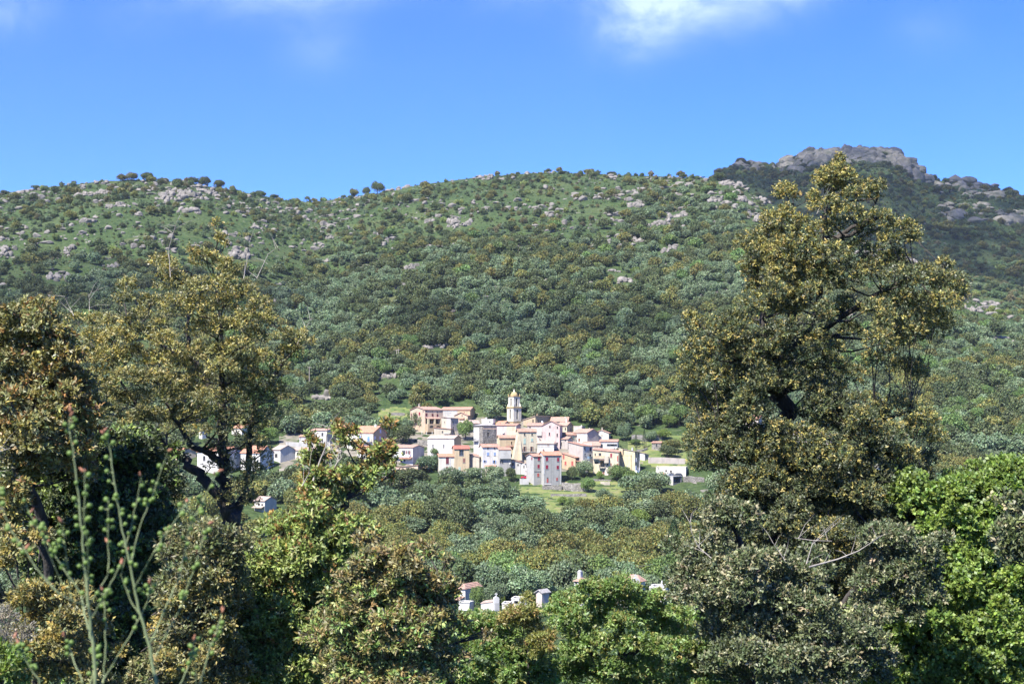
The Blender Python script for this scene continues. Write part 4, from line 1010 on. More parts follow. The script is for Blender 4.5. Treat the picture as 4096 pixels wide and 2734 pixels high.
# faded lettering on the pink house
def ghost_letters():
    w = Vector((0,0,0)); txt = 'HOTEL'
    cu = bpy.data.curves.new('lettering', 'FONT'); cu.body = txt; cu.size = 1.0; cu.extrude = 0.01; cu.align_x = 'CENTER'
    o = bpy.data.objects.new('lettering', cu); COL.objects.link(o)
    cu.materials.append(plain('faded_paint', (0.60,0.43,0.35), .9))
    X0, Y0 = S_(2, 1265, 585); xb = S_(2, 1460, 0)[0]; Yd = PINKH.location.y; m = KS*Yd
    o.parent = PINKH; o.rotation_euler = (R(90), 0, 0)
    o.location = (-(xb-X0)*m/math.cos(R(18)), -.05, (1744-Y0)*m - PINKH.location.z)
    o.scale = (0.62, 1.55, 1)
    bpy.context.view_layer.update()
    me = bpy.data.meshes.new_from_object(o.evaluated_get(bpy.context.evaluated_depsgraph_get()))
    q = bpy.data.objects.new('painted_word', me); COL.objects.link(q); q.parent = PINKH; q.location = o.location; q.rotation_euler = o.rotation_euler; q.scale = o.scale
    bpy.data.objects.remove(o)
ghost_letters()

# ------------------------------------------------------------------ lanes and bare yards between the houses
def build_lanes():
    us = np.linspace(640, 1490, 110); vs = np.linspace(0, 1, 60)
    lo = np.interp(us, [640,800,930,1080,1300,1420,1490], [1085,1085,1070,1085,1085,1078,1060]); hi = np.interp(us, [640,760,930,940,1180,1300,1420,1490], [1000,985,1000,958,955,985,1025,1050])
    co = []
    for i, x in enumerate(us):
        Ya, Yb = ground_Y(x, lo[i]), ground_Y(x, hi[i])
        for t in vs:
            Y = Ya+(Yb-Ya)*t; X = (x-1174.5)*KV*Y; co.append((X, Y, hz(X, Y)+.05))
    idx = np.arange(len(us)*len(vs)).reshape(len(us), len(vs))
    f = np.stack([idx[:-1,:-1], idx[1:,:-1], idx[1:,1:], idx[:-1,1:]], -1).reshape(-1,4)
    me = np_mesh('village_lanes', np.array(co), f); me.materials.append(noise_mat('lane_earth', (0.105,0.095,0.070), (0.23,0.205,0.165), 0.25, .95, 8, c2=(0.06,0.085,0.03), s2=0.12, a2=.9))
    o = bpy.data.objects.new('village_lanes', me); COL.objects.link(o); tag(o, 'bare earth lanes and yards between the village houses', 'ground', kind='structure')
build_lanes()
# ------------------------------------------------------------------ bell tower
def bell_tower():
    Y = ground_Y(1181, 972)-2; m = KS*Y
    sx = lambda x: 1800+x/2.936
    sy = lambda y: 1500+y/2.936
    a = R(50.7); xb = sx(745); base = ats(xb, sy(575), Y); zz = lambda y: (1744-sy(y))*m - base.z
    side = (76/2.936)*m/math.cos(a); s = side
    e = empty('bell_tower', base, -a); tag(e, 'white baroque church bell tower with ochre dome above the roofs', 'tower')
    W = wall_mat('warmwhite'); O = wall_mat('dome')
    def stage(name, inset, z0, z1, opens, mat):
        mb = MB(); x0, y0, L = -s+inset, inset, s-2*inset
        hs = [(L/2-o[0]/2, L/2+o[0]/2, zz(o[2]), zz(o[1]), L*.2, False) for o in opens]
        face_grid(mb, Vector((-inset,inset,0)), Vector((-1,0,0)), Vector((0,-1,0)), L, z0, z1, hs, 0)
        face_grid(mb, Vector((-inset,inset,0)), Vector((0,1,0)), Vector((1,0,0)), L, z0, z1, hs, 0)
        mb.quad((x0,y0,z0),(x0,y0,z1),(x0,y0+L,z1),(x0,y0+L,z0)); mb.quad((-inset,y0+L,z0),(x0,y0+L,z0),(x0,y0+L,z1),(-inset,y0+L,z1)); mb.quad((x0,y0,z1),(-inset,y0,z1),(-inset,y0+L,z1),(x0,y0+L,z1))
        o = mb.build(name, mat, e)
        for hx in hs:         # round heads of the openings: spandrels
            for (org, ud, nd) in ((Vector((-inset,inset,0)),Vector((-1,0,0)),Vector((0,-1,0))),(Vector((-inset,inset,0)),Vector((0,1,0)),Vector((1,0,0)))):
                sp = MB(); c, r, zt = (hx[0]+hx[1])/2, (hx[1]-hx[0])/2, hx[3]
                for sg in (-1, 1):
                    arc = [(c+sg*r*math.cos(t), zt-r+r*math.sin(t)) for t in np.linspace(0, math.pi/2, 6)]
                    sp.poly([tuple(org+ud*u+nd*.004+Vector((0,0,z))) for u, z in arc+[(c+sg*r, zt)]])
                sp.build('arch_head', mat, o)
        return o
    stage('lower_stage', 0.0, -4.0, zz(382), [(.95,400,516)], W)
    b = MB(); b.box(-s-.18,.18,-.18,s+.18,zz(548),zz(541)); b.box(-s-.3,.3,-.3,s+.3,-4,zz(556)); b.build('plinth', O, e)
    c = MB(); c.box(-s-.28,.28,-.28,s+.28,zz(384),zz(377)); c.box(-s-.14,.14,-.14,s+.14,zz(376.7),zz(369)); c.build('cornice', O, e)
    i = s*.10
    dk = MB(); dk.box(-s*.78,-s*.22,s*.22,s*.78,zz(530),zz(386)); dk.box(-s*.74,-s*.26,s*.26,s*.74,zz(366),zz(255)); dk.build('shade_core', plain('painted_deep_shade', (.05,.045,.04)), e)  # dark core added behind the openings, their inner shade put into its colour
    stage('belfry', i, zz(369), zz(250), [(.9,267,363)], W)
    for (px, py) in ((-.02,.02),(-s+.02,.02),(-.02,s-.02),(-s+.02,s-.02)):      # scroll buttresses at the corners
        q = MB(); cx, cy = -s/2, s/2; dx, dy = (px-cx), (py-cy); l = math.hypot(dx, dy); dx, dy = dx/l, dy/l; n = (-dy*.22, dx*.22)
        prof = [(l-.05, zz(368)), (l-.10, zz(355)), (l-.35, zz(338)), (l*.80, zz(325)), (l*.66, zz(324)), (l*.66, zz(368))]
        A = [(cx+dx*r+n[0], cy+dy*r+n[1], z) for r, z in prof]; Bq = [(cx+dx*r-n[0], cy+dy*r-n[1], z) for r, z in prof]
        q.poly(A); q.poly(Bq[::-1])
        for k in range(len(A)): q.quad(A[k], Bq[k], Bq[(k+1)%6], A[(k+1)%6])
        q.build('scroll', W, e)
    c = MB(); c.box(-s+i-.2,-i+.2,i-.2,s-i+.2,zz(251),zz(246)); c.build('cornice', O, e)
    d = MB(); R0 = (89/2.936)*m/2; z0 = zz(246)
    d.lathe(-s/2, s/2, [(R0*1.03,z0),(R0*1.0,z0+.25)]+[(R0*math.cos(t), z0+.25+R0*1.05*math.sin(t)) for t in np.linspace(.1, 1.38, 9)], 16, rot=.2); dm = d.build('dome', O, e, smooth=True)
    t = MB(); zt = z0+.2+R0*1.03; t.lathe(-s/2, s/2, [(.55,zt-.25),(.42,zt+.15),(.30,zt+.45),(.26,zt+.9),(.12,zt+1.15),(.03,zt+1.3)], 10); t.build('finial', W, dm)
    t = MB(); t.tube([(-s/2,s/2,zt+1.28),(-s/2,s/2,zt+2.1)], [.04,.03], 5); t.box(-s/2-.25,-s/2+.25,s/2-.03,s/2+.03,zt+1.75,zt+1.81); t.build('cross', IRON, dm)
    for (px, py) in ((-i-.1,i+.1),(-s+i+.1,i+.1),(-i-.1,s-i-.1),(-s+i+.1,s-i-.1)):
        q = MB(); q.lathe(px, py, [(.20,zz(246)),(.20,zz(246)+.3),(.26,zz(246)+.34),(.15,zz(246)+.6),(.05,zz(246)+1.0),(.01,zz(246)+1.15)], 8); q.build('pinnacle', O, e)
    for px in (-.3,): pass
    q = MB(); q.lathe(-s/2, s/2, [(.05,zz(345)),(.48,zz(345)+.02),(.40,zz(345)+.35),(.22,zz(345)+.75),(.05,zz(345)+.85)], 10); q.build('bell', plain('bronze', (.16,.11,.05), .4, .8), e)
    HOUSE_RECTS.append((1164, 1197, 893, 972, Y))
bell_tower()
house('church nave with orange roof at the foot of the bell tower', 2, (800,1050,1260), (355,480), 48, 'R', 'beige', 'orange', [('L',930,300,950,320)], [], apex=205, wall2='cream', name='church', cat='church', dY=3)

# ------------------------------------------------------------------ walls, terraces, posts, cars
def stone_wall(label, crop, pts, hgt_px, mat='stone', th=0.5, name='stone_wall', cap=False, dY=0.0, Yfix=None):
    """wall along base points (x, y) of a crop; hgt in the same crop units"""
    P = []; 
    for x, y in pts:
        X, Yy = S_(crop, x, y); Y = (Yfix or ground_Y(X*.57349, Yy*.57349)) + dY; P.append((ats(X, Yy, Y), hgt_px/CROPS[crop][2]*KS*Y))
    base = P[0][0]; e = MB()
    for i in range(len(P)-1):
        (a, h0), (b, h1) = P[i], P[i+1]; d = (b-a); n = Vector((-d.y, d.x, 0)).normalized()*th
        if n.y < 0: n = -n
        seg = max(1, int(d.length/2.2)); rr = random.Random(int(abs(a.x)*31)+i)
        for k in range(seg):
            p, q = a.lerp(b, k/seg)-base, a.lerp(b, (k+1)/seg)-base; ha, hb_ = (h0*(1-k/seg)+h1*k/seg), (h0*(1-(k+1)/seg)+h1*(k+1)/seg)
            j0 = rr.uniform(-.12,.12) if mat == 'stone' else 0
            e.hexa([p-Vector((0,0,2.5)), q-Vector((0,0,2.5)), q+n-Vector((0,0,2.5)), p+n-Vector((0,0,2.5))], [p+Vector((0,0,ha+j0)), q+Vector((0,0,hb_+j0)), q+n+Vector((0,0,hb_+j0)), p+n+Vector((0,0,ha+j0))])
    o = e.build(name, wall_mat(mat)); o.location = base
    xs = [S_(crop, x, y)[0]*.5735 for x, y in pts]; yy = [S_(crop, x, y)[1]*.5735 for x, y in pts]
    HOUSE_RECTS.append((min(xs), max(xs), min(yy)-hgt_px/CROPS[crop][2]*.5735, max(yy), base.y))
    return tag(o, label, 'wall')
stone_wall('high dry-stone retaining wall under the grassy terrace right of the grey house', 5, [(1300,1420),(1700,1450),(2120,1440)], 260)
stone_wall('rough stone plinth below the tall grey house with red shutters', 5, [(700,1400),(1010,1400),(1310,1400)], 150, dY=-1)
stone_wall('long low stone wall below the yellow-green bushes', 5, [(960,1640),(1500,1650),(2080,1640)], 130)
stone_wall('rough grey terrace wall carrying the red car', 5, [(-10,1240),(130,1245),(275,1240)], 195, 'palegrey', dY=-1)
stone_wall('white retaining wall with railing below the modern white house', 7, [(-100,640),(420,650),(940,640)], 130, 'palegrey')
stone_wall('beige garden wall left of the maroon-shuttered cottage', 7, [(900,800),(1060,800),(1200,790)], 105, 'beige')
stone_wall('tall stone wall with white posts left of the orange loggia house', 1, [(-560,520),(-300,510),(-10,530)], 130)
stone_wall('long pinkish wall behind the white car', 10, [(560,1190),(800,1190),(1140,1210)], 100, 'greypink')
stone_wall('dry-stone terrace wall behind the cypresses', 10, [(300,850),(420,850),(480,850),(700,830),(800,820)], 110)
stone_wall('low stone wall in front of the hut', 10, [(380,1010),(470,1010),(550,980)], 40)
stone_wall('grey stone wall below the parked dark cars', 10, [(1110,1490),(1250,1480),(1440,1500)], 95)
stone_wall('broken terrace wall with pale concrete patch on the lower terraces', 6, [(300,1760),(620,1790),(900,1800)], 90)
stone_wall('bare stone wall below the plain white house', 8, [(1050,380),(1180,400),(1280,420)], 160)
stone_wall('pale concrete block wall on the lower grassy terrace', 6, [(560,1890),(700,1900),(860,1900)], 130, 'beige')
def posts(label, crop, items, r=0.09, mat=None, name='post', cat='post', group=None, dY=0):
    for (x, y0, y1) in items:
        X, Yb = S_(crop, x, y1); Y = ground_Y(X*.57349, Yb*.57349)+dY; m = KS*Y; h = (y1-y0)/CROPS[crop][2]*m
        mb = MB(); mb.tube([(0,0,-1.5),(0,0,h)], [r*1.05,r*.85], 8); mb.lathe(0,0,[(r*1.3,h),(r*1.3,h+.06),(r*.4,h+.16)],8)
        o = mb.build(name, mat or WHITEP); o.location = ats(X, Yb, Y); tag(o, label, cat, group)
posts('thin white fence post on the terrace below the orange loggia house', 1, [(530,985,1085),(675,985,1100),(852,985,1075),(995,985,1090)], .10, group='white fence posts on the terrace')
posts('white post of the terrace frame right of the tall tan house', 4, [(292,610,870),(668,625,920)], .22, group='white posts of the terrace frame')
posts('short white post nearest the beige lean-to', 4, [(718,640,760)], .15)
posts('white concrete lamp post in the olives before the cream house', 8, [(1697,900,1240)], .14)
mbx = MB(); X0, Yb = S_(4, 292, 770); X1, _ = S_(4, 668, 770); Yt = ground_Y(X0*.57349, S_(4,0,870)[1]*.57349); pA, pB = ats(X0, S_(4,0,738)[1], Yt-.3), ats(X1, S_(4,0,740)[1], Yt-.3)
mbx.hexa([Vector((0,0,-.3)), pB-pA+Vector((0,0,-.3)), pB-pA+Vector((0,4,-.3)), Vector((0,4,-.3))], [Vector((0,0,.12)), pB-pA+Vector((0,0,.12)), pB-pA+Vector((0,4,.12)), Vector((0,4,.12))])
o = mbx.build('terrace_slab', wall_mat('white')); o.location = pA; tag(o, 'white terrace slab on posts right of the tall tan house', 'terrace')
stone_wall('shaded grey wall under the terrace beside the tall tan house', 4, [(270,860),(500,860),(760,850)], 300, 'darkgrey', dY=2.5)
house('beige rendered side building between the tall tan house and the blue-shuttered house', 4, (290,600,650), (215,860), 25, 'P', 'beige', 'salmon', [('L',370,300,385,400)], [], apex=(135,220), dY=3.5, depth=6)

WOOD_POLE = noise_mat('pole_wood', (0.26,0.22,0.18), (0.36,0.31,0.26), 8, .9)
PTOPS = []
def pole(label, x, y0, y1, group=None, r=.17):
    Y = ground_Y(x, y1); m = KV*Y; h = (y1-y0)*m; b = at(x, y1, Y)
    mb = MB(); mb.tube([(0,0,-1),(0,0,h)], [r*1.15,r*.8], 8); e = empty('utility_pole', b); tag(e, label, 'pole', group)
    mb.build('mast', WOOD_POLE, e); c = MB(); c.box(-.9,.9,-.06,.06,h-.55,h-.42); 
    for dx in (-.8,0,.8): c.lathe(dx,0,[(.05,h-.415),(.07,h-.33),(.03,h-.22)],6)
    c.build('crossarm', WOOD_POLE, e); PTOPS.append(b+Vector((0,0,h-.2)))
pole('left one of the twin wooden poles above the village wood', 909.5, 801, 842)
pole('right one of the twin wooden poles above the village wood', 914, 800, 842)
pole('single wooden pole above the houses right of the forked oak', 709.5, 840, 895)
pole('slim wooden pole on the slope above the bell tower', 1025, 706, 724, r=.12)
def wire(label, a, b, sag, r=.03, name='power_line'):
    mb = MB(); pts = [a.lerp(b, t) - Vector((0,0,sag*4*t*(1-t))) - a for t in np.linspace(0,1,16)]; mb.tube(pts, [r]*16, 4)
    o = mb.build(name, plain('cable', (.10,.10,.11), .6)); o.location = a; tag(o, label, 'cable')
wire('thin cable between the single pole and the twin poles', PTOPS[2], PTOPS[0], 3.5)
wire('long sagging power line crossing before the oak wood above the cemetery', at(690,1322,330), at(1560,1283,345), 3.0, .05)

CARG = noise_mat('car_glass', (.03,.035,.04), (.06,.07,.08), 2, .1, spec=.6)
RUB = plain('tyre_rubber', (.03,.03,.03), .9)
def car(label, crop, x0, x1, yb, paint, dY=0, facing=0.0):
    Xa, Yb = S_(crop, x0, yb); Xb, _ = S_(crop, x1, yb); xc = (Xa+Xb)/2; Y = ground_Y(xc*.57349, Yb*.57349)+dY
    p = ats(xc, Yb, Y); e = empty('parked_car', p, facing); tag(e, label, 'car'); s = ((Xb-Xa)*KS*Y)/4.1
    s = max(.85, min(1.15, s)); e.scale = (s,s,s)
    prof = [(-2.05,.35),(-2.05,.72),(-1.95,.86),(-1.15,.95),(1.75,.95),(2.0,.85),(2.05,.40),(1.75,.30),(-1.75,.28)]
    mb = MB(); n = len(prof)
    for i in range(n):
        (xa_,za),(xb_,zb_) = prof[i], prof[(i+1)%n]; mb.quad((xa_,-.82,za),(xb_,-.82,zb_),(xb_,.82,zb_),(xa_,.82,za))
    mb.poly([(x,-.82,z) for x,z in prof][::-1]); mb.poly([(x,.82,z) for x,z in prof]); 
    roofp = [(-.75,1.36),(-.45,1.44),(1.0,1.44),(1.35,1.36)]
    for i in range(3):
        (xa_,za),(xb_,zb_) = roofp[i], roofp[i+1]; mb.quad((xa_,-.66,za),(xb_,-.66,zb_),(xb_,.66,zb_),(xa_,.66,za))
    mb.build('body', paint, e)
    g = MB(); low = [(-1.2,.955),(1.8,.955)]
    g.hexa([(-1.2,-.80,.954),(1.8,-.80,.954),(1.8,.80,.954),(-1.2,.80,.954)], [(-.74,-.655,1.355),(1.34,-.655,1.355),(1.34,.655,1.355),(-.74,.655,1.355)]); g.build('window', CARG, e)
    for wx in (-1.3, 1.25):
        for wy in (-.84, .84):
            w = MB(); w.tube([(wx,wy-.1,.32),(wx,wy+.1,.32)], [.32,.32], 14); wo = w.build('wheel', RUB, e); rm = MB(); rm.tube([(wx,wy-.105,.32),(wx,wy+.105,.32)], [.19,.19], 10); rm.build('rim', plain('alloy', (.5,.5,.52), .3, .8), wo)
    for ly in (-.6, .6):
        h = MB(); h.box(-2.07,-2.0,ly-.18,ly+.18,.62,.76); h.build('headlight', plain('lamp_glass', (.75,.75,.72), .2), e)
    HOUSE_RECTS.append(((Xa-4)*.5735, (Xb+4)*.5735, (Yb-16)*.5735, Yb*.5735, Y))
car('white parked car by the long pinkish wall', 10, 700, 835, 1186, plain('white_car_paint', (.78,.79,.80), .25), facing=.1)
car('light grey parked car before the flat white house', 10, 870, 945, 1385, plain('grey_car_paint', (.42,.44,.46), .25), dY=-1.5, facing=.8)
car('dark parked car before the flat white house', 10, 968, 1072, 1388, plain('dark_car_paint', (.05,.055,.06), .25), dY=-1.5, facing=.1)
car('red parked car on the terrace of the grey annex', 5, 30, 345, 1045, plain('red_car_paint', (.50,.02,.05), .25), dY=-.4, facing=0.05)

# ------------------------------------------------------------------ cemetery in the valley
CY = 300.0
WH = wall_mat('white')
house('two-storey white mortuary chapel with terracotta hip roof', 12, (150,320,375), (262,900), 30, 'H', 'white', 'salmon', [('L',240,330,262,390)], [('canopy','L',120,520,330,590,2.0,'salmon')], apex=110, Y=CY+8, name='chapel', cat='chapel', sink=6)
house('plain white box tomb left of the small leafy tree', 12, (110,452,530), (690,1040), 22, 'F', 'white', 'pale', [], [('band','L',150,690,440,712,'palegrey')], Y=CY-4, name='box_tomb', cat='tomb', sink=5)
house('white box tomb with sloping top beside the arched headstone', 12, (812,1205,1240), (680,1010), 10, 'P', 'white', 'pale', [], [], apex=(740,670), Y=CY-6, depth=4, name='box_tomb', cat='tomb', sink=5, over=.1)
house('low white tomb behind the yellow-green shrub', 12, (1765,2080,2110), (575,760), 10, 'F', 'white', 'pale', [('L',1850,640,1985,740,'o')], [], Y=CY+4, depth=4, name='box_tomb', cat='tomb', sink=5)
house('narrow white tomb half hidden by the yellow-green shrub', 12, (1470,1690,1705), (730,900), 8, 'F', 'white', 'pale', [], [], Y=CY, depth=4, name='box_tomb', cat='tomb', sink=5)
def headstone(label, crop, x0, x1, yt, yb, Y, mat=None, scroll=False):
    Xa, Yt = S_(crop, x0, yt); Xb, Yb = S_(crop, x1, yb); m = KS*Y; w = (Xb-Xa)*m; h = (Yb-Yt)*m; b = ats((Xa+Xb)/2, Yb, Y)
    mb = MB(); arc = [(w/2*math.cos(t), h-w/2*.8+w/2*.8*math.sin(t)) for t in np.linspace(0, math.pi, 11)]; out = [(w/2,-4)]+arc+[(-w/2,-4)]
    A = [(x,-.25,z) for x,z in out]; B_ = [(x,.25,z) for x,z in out]; mb.poly(A[::-1]); mb.poly(B_)
    for i in range(len(A)): mb.quad(A[i], A[(i+1)%len(A)], B_[(i+1)%len(A)], B_[i])
    e = empty('headstone', b, .35); tag(e, label, 'headstone'); mb.build('slab', mat or WH, e)
    r = MB(); r.box(-w*.32, w*.32, -.29, -.253, h*.15, h*.6); r.build('panel', wall_mat('palegrey'), e)
    c = MB(); c.box(-.09,.09,-.08,.08,h+.004,h+.75); c.box(-.32,.32,-.075,.075,h+.42,h+.56); c.build('cross', mat or WH, e)
headstone('white arched headstone at the end of the sloping box tomb', 12, 1200,1380,500,1000, CY-6.5)
headstone('small round grey headstone behind the low white tomb', 12, 2100,2260,485,720, CY+5, wall_mat('palegrey'))
house('small white tomb with grey tiled gable between the olives', 13, (-590,-470,-380), (560,680), 40, 'L', 'palepink', 'grey', [], [], apex=505, Y=CY+6, name='tomb_house', cat='tomb', sink=5)
house('white cemetery lodge with curved terracotta roof and belfry arch', 13, (195,340,470), (328,520), 40, 'H', 'white', 'salmon', [('L',205,345,250,385)], [('chimney',385,150,460,330,'white')], apex=262, Y=CY+14, name='lodge', cat='house', sink=6)
house('white chapel with terracotta roof and round-topped front gable', 13, (1150,1520,1640), (330,620), 35, 'H', 'white', 'salmon', [], [], apex=205, Y=CY+10, name='chapel', cat='chapel', sink=6)
headstone('round-topped white chapel front before the terracotta roof', 13, 1350,1530,250,560, CY+2)
house('white crypt with cornice near the great cypress', 13, (1735,2060,2110), (455,680), 15, 'F', 'white', 'pale', [('L',1850,500,2000,600,'o')], [('band','L',1735,440,2060,462,'white')], Y=CY-2, depth=6, name='crypt', cat='tomb', sink=5)
for lb, x, yt in (('small white urn finial on the left corner of the crypt', 1780, 375), ('pointed white obelisk on the roof of the crypt', 1980, 300), ('little white figure-like finial beside the obelisk', 1932, 375)):
    X, Yt = S_(13, x, yt); Yb = S_(13, 0, 440)[1]; Y = CY-1; m = KS*Y; h = (Yb-Yt)*m; mb = MB()
    mb.box(-.5,.5,-.5,.5,-.2,h*.25) if 'urn' in lb else mb.box(-.35,.35,-.35,.35,-.2,h*.15)
    mb.lathe(0,0,[(.30,h*.15),(.34,h*.3),(.22,h*.55),(.12,h*.8),(.03,h)],8); o = mb.build('finial', WH); o.location = ats(X, Yb, Y); tag(o, lb, 'finial')
# ------------------------------------------------------------------ rocks
ROCK = noise_mat('granite', (0.115,0.105,0.092), (0.265,0.240,0.210), 0.45, 0.95, 9, bump=1.0, bscale=0.9, c2=(0.065,0.066,0.052), s2=0.16, a2=.75)
ROCK_DARK = noise_mat('grey_granite', (0.115,0.108,0.082), (0.235,0.215,0.170), 0.16, 0.95, 9, bump=1.0, bscale=0.35, c2=(0.07,0.08,0.05), s2=0.09, a2=.8)
def boulder(mb, c, r, seed, sq=(1,1,1), sub=3):
    """faceted granite block: sphere cut by random planes"""
    rng = np.random.default_rng(seed)
    n, mth = 11, 18
    pl = rand_unit(rng, 16); d = 0.55 + 0.4*rng.random(16)
    base = len(mb.v); 
    for i in range(n+1):
        ph = math.pi*i/n
        for j in range(mth):
            th = 2*math.pi*j/mth; v = np.array([math.sin(ph)*math.cos(th), math.sin(ph)*math.sin(th), math.cos(ph)])
            k = 1.0; dots = pl@v; ok = dots > 0.05
            if ok.any(): k = min(1.0, (d[ok]/dots[ok]).min())
            k *= 0.92+0.16*float(vnoise(np.array([th*1.9+seed%7]), np.array([ph*3.1]), seed)[0])
            mb.v.append((c[0]+v[0]*k*r*sq[0], c[1]+v[1]*k*r*sq[1], c[2]+v[2]*k*r*sq[2]))
    for i in range(n):
        for j in range(mth):
            a = base+i*mth+j; b = base+i*mth+(j+1)%mth; mb.f.append((a, a+mth, b+mth, b)); mb.mi.append(0)
ROCKRECT = []
def outcrop(label, x, y, wpx, hpx, seed, mat=ROCK, Y=None, n=None, name='rock_outcrop'):
    Y = Y or ground_Y(x, y+hpx*.4); m = KV*Y; c = at(x, y+hpx*.4, Y); rr = random.Random(seed); mb = MB()
    w, h = wpx*m, hpx*m; n = n or max(7, min(42, int(w*h/7)+8)); r0 = max(.6, math.sqrt(w*h/n)*.80)
    for i in range(n):
        px = rr.uniform(-.5,.5)*w; py = rr.uniform(-.2,1.0)*h*1.3; gz = hz(c.x+px, c.y+py) - c.z
        r = r0*rr.choice((.4,.55,.7,.9,1.2,1.5)); boulder(mb, (px, py, gz+r*.15), r, seed*31+i, (rr.uniform(.7,1.5), rr.uniform(.8,1.2), rr.uniform(.6,1.35)))
    o = mb.build(name, mat); o.location = c; tag(o, label, 'rock'); ROCKRECT.append((x-wpx*.45, x+wpx*.45, y-hpx*.45, y+hpx*.5, Y)); return o
OUT = [('broad pale granite slabs on the left hilltop below the ridge trees',415,436,105,32),('pale rocks right under the three ridge trees',470,428,50,30),('scattered pale slabs in the middle of the left hilltop',385,452,60,16),('pale rock ledge near the left end of the skyline',215,437,70,16),
 ('long low rock rim on the far left skyline',60,438,80,8),('rocks under the paired ridge trees',292,408,40,7),('pale rocks on the open slope of the left hill',275,468,70,12),('slanting pale rocks low on the left hilltop',430,478,60,16),('grey cliff rock at the left picture edge',12,570,30,34),('steep grey rocks in scrub on the left slope',150,572,22,30),
 ('rocks under scrub below the left cliff',130,625,60,34),('pale slab above the shadowed left hollow',250,608,36,12),('big pale boulder behind the tip of the forked oak',550,575,50,34),('rock beside the pale boulder behind the forked oak',525,535,30,22),('small pale rock on the left spur',590,520,30,12),('rounded rock right of the forked oak top',748,592,18,20),
 ('rocks at the foot of the skyline oak in the saddle',893,432,24,14),('pale rock rim right of the saddle oak',925,427,44,12),('rock ledge on the rising skyline',1050,407,60,7),('pale blocks on the skyline left of the summit',1112,401,36,9),('tall pale rock cluster on the central slope',1042,497,26,40),('leaning pale rocks under the central cluster',1058,512,44,20),
 ('small pale rocks left of the central cluster',985,505,18,14),('rock in the grass of the left central slope',760,540,22,16),('rock face beside dark bush on the central slope',948,604,44,28),('white-grey rock patch low on the central slope',893,545,24,14),('small rock group in the middle scrub',1036,657,16,10),('bare stony patch in the oak wood left of centre',1000,793,50,14),
 ('stony cut above the twin poles',890,860,40,16),('rocky patch above the single pole',735,905,40,26),('pale cliff slab high on the right-hand slope',1460,458,34,32),('pale block above the right-hand cliff slab',1450,437,26,12),('long pale rock face in the right-hand scrub',1555,486,50,26),('rugged rocks below the long rock face',1510,508,60,22),
 ('pale rock in scrub at the centre right',1462,548,24,16),('rock pair below the right-hand rocks',1540,565,50,22),('bright rocks on the right-hand spur',1680,412,50,26),('steep rocks at the end of the spur',1745,488,60,50),('round pale dome on the spur edge',1760,455,24,22),('rocks scattered down the spur',1715,455,40,26),
 ('rocks in the scrub right of the spur foot',1640,450,30,24),('stony streak in the middle wood',1435,636,30,22),('grey rocks in the middle wood',1410,615,24,16),('pale rocks on the far right crest',2265,690,60,22),('stone scree right of the tall oak',2235,705,40,20),('small rocks low on the far right crest',2300,770,36,14),
 ('dim rocks behind the crown of the tall oak',2085,588,50,18),('dim rock beside the right bough of the tall oak',2000,575,40,24)]
def build_rocks():
    for i, (lb, x, y, w, h) in enumerate(OUT): outcrop(lb, x, y+h*.1, w, h, 100+i)
    # the crag on the mountain
    CR = [('great grey crag crowning the right mountain',1890,356,150,50,260),('long dark crag at the summit of the right mountain',2010,350,150,54,280),('craggy shoulder right of the summit',2085,392,60,40,90),('rock knob on the left shoulder of the right mountain',1720,375,80,18,50),('rock rim left of the crag',1800,378,50,14,30),
      ('broken rocks down the right flank of the mountain',2180,428,90,30,22),('rocks on the right shoulder below the lone trees',2260,440,80,30,22),('scattered grey rocks on the dark right flank',2210,490,120,40,26),('grey rocks at the right edge of the dark mountain',2320,500,60,40,16),('small rocks on the dark grassy flank',1830,395,30,8,7)]
    for i, (lb, x, y, w, h, n) in enumerate(CR):
        m = KV*1950; rr = random.Random(900+i); mb = MB(); c = at(x, y+h*.5, 1950)
        for k in range(n):
            px = rr.uniform(-.5,.5)*w*m; top = at(0, 0, 1).z
            xv = x+px/m; yr = float(np.interp(xv, PEAK[:,0], PEAK[:,1]))
            if i < 5:
                py = rr.uniform(-95 if i < 3 else -40, 60); gz = hz(c.x+px, c.y+py)-c.z; r = rr.choice((3,4,5,6,8,11))*(1 if i < 3 else .7); boulder(mb, (px, py, gz+r*.05), r, 7000+i*50+k, (rr.uniform(.7,1.5), rr.uniform(.8,1.3), rr.uniform(.7,1.3)))
            else:
                yy = y+rr.uniform(-.5,.5)*h; Yg = ground_Y(xv, yy, 1200, 1990); g = at(xv, yy, Yg); r = rr.uniform(4, 12)
                boulder(mb, (g.x-c.x, g.y-c.y, g.z-c.z), r, 7000+i*50+k, (rr.uniform(.9,1.6), 1, rr.uniform(.5,1.0)))
        o = mb.build('rocky_crag' if i < 5 else 'rock_outcrop', ROCK_DARK); o.location = c; tag(o, lb, 'rock')
build_rocks()

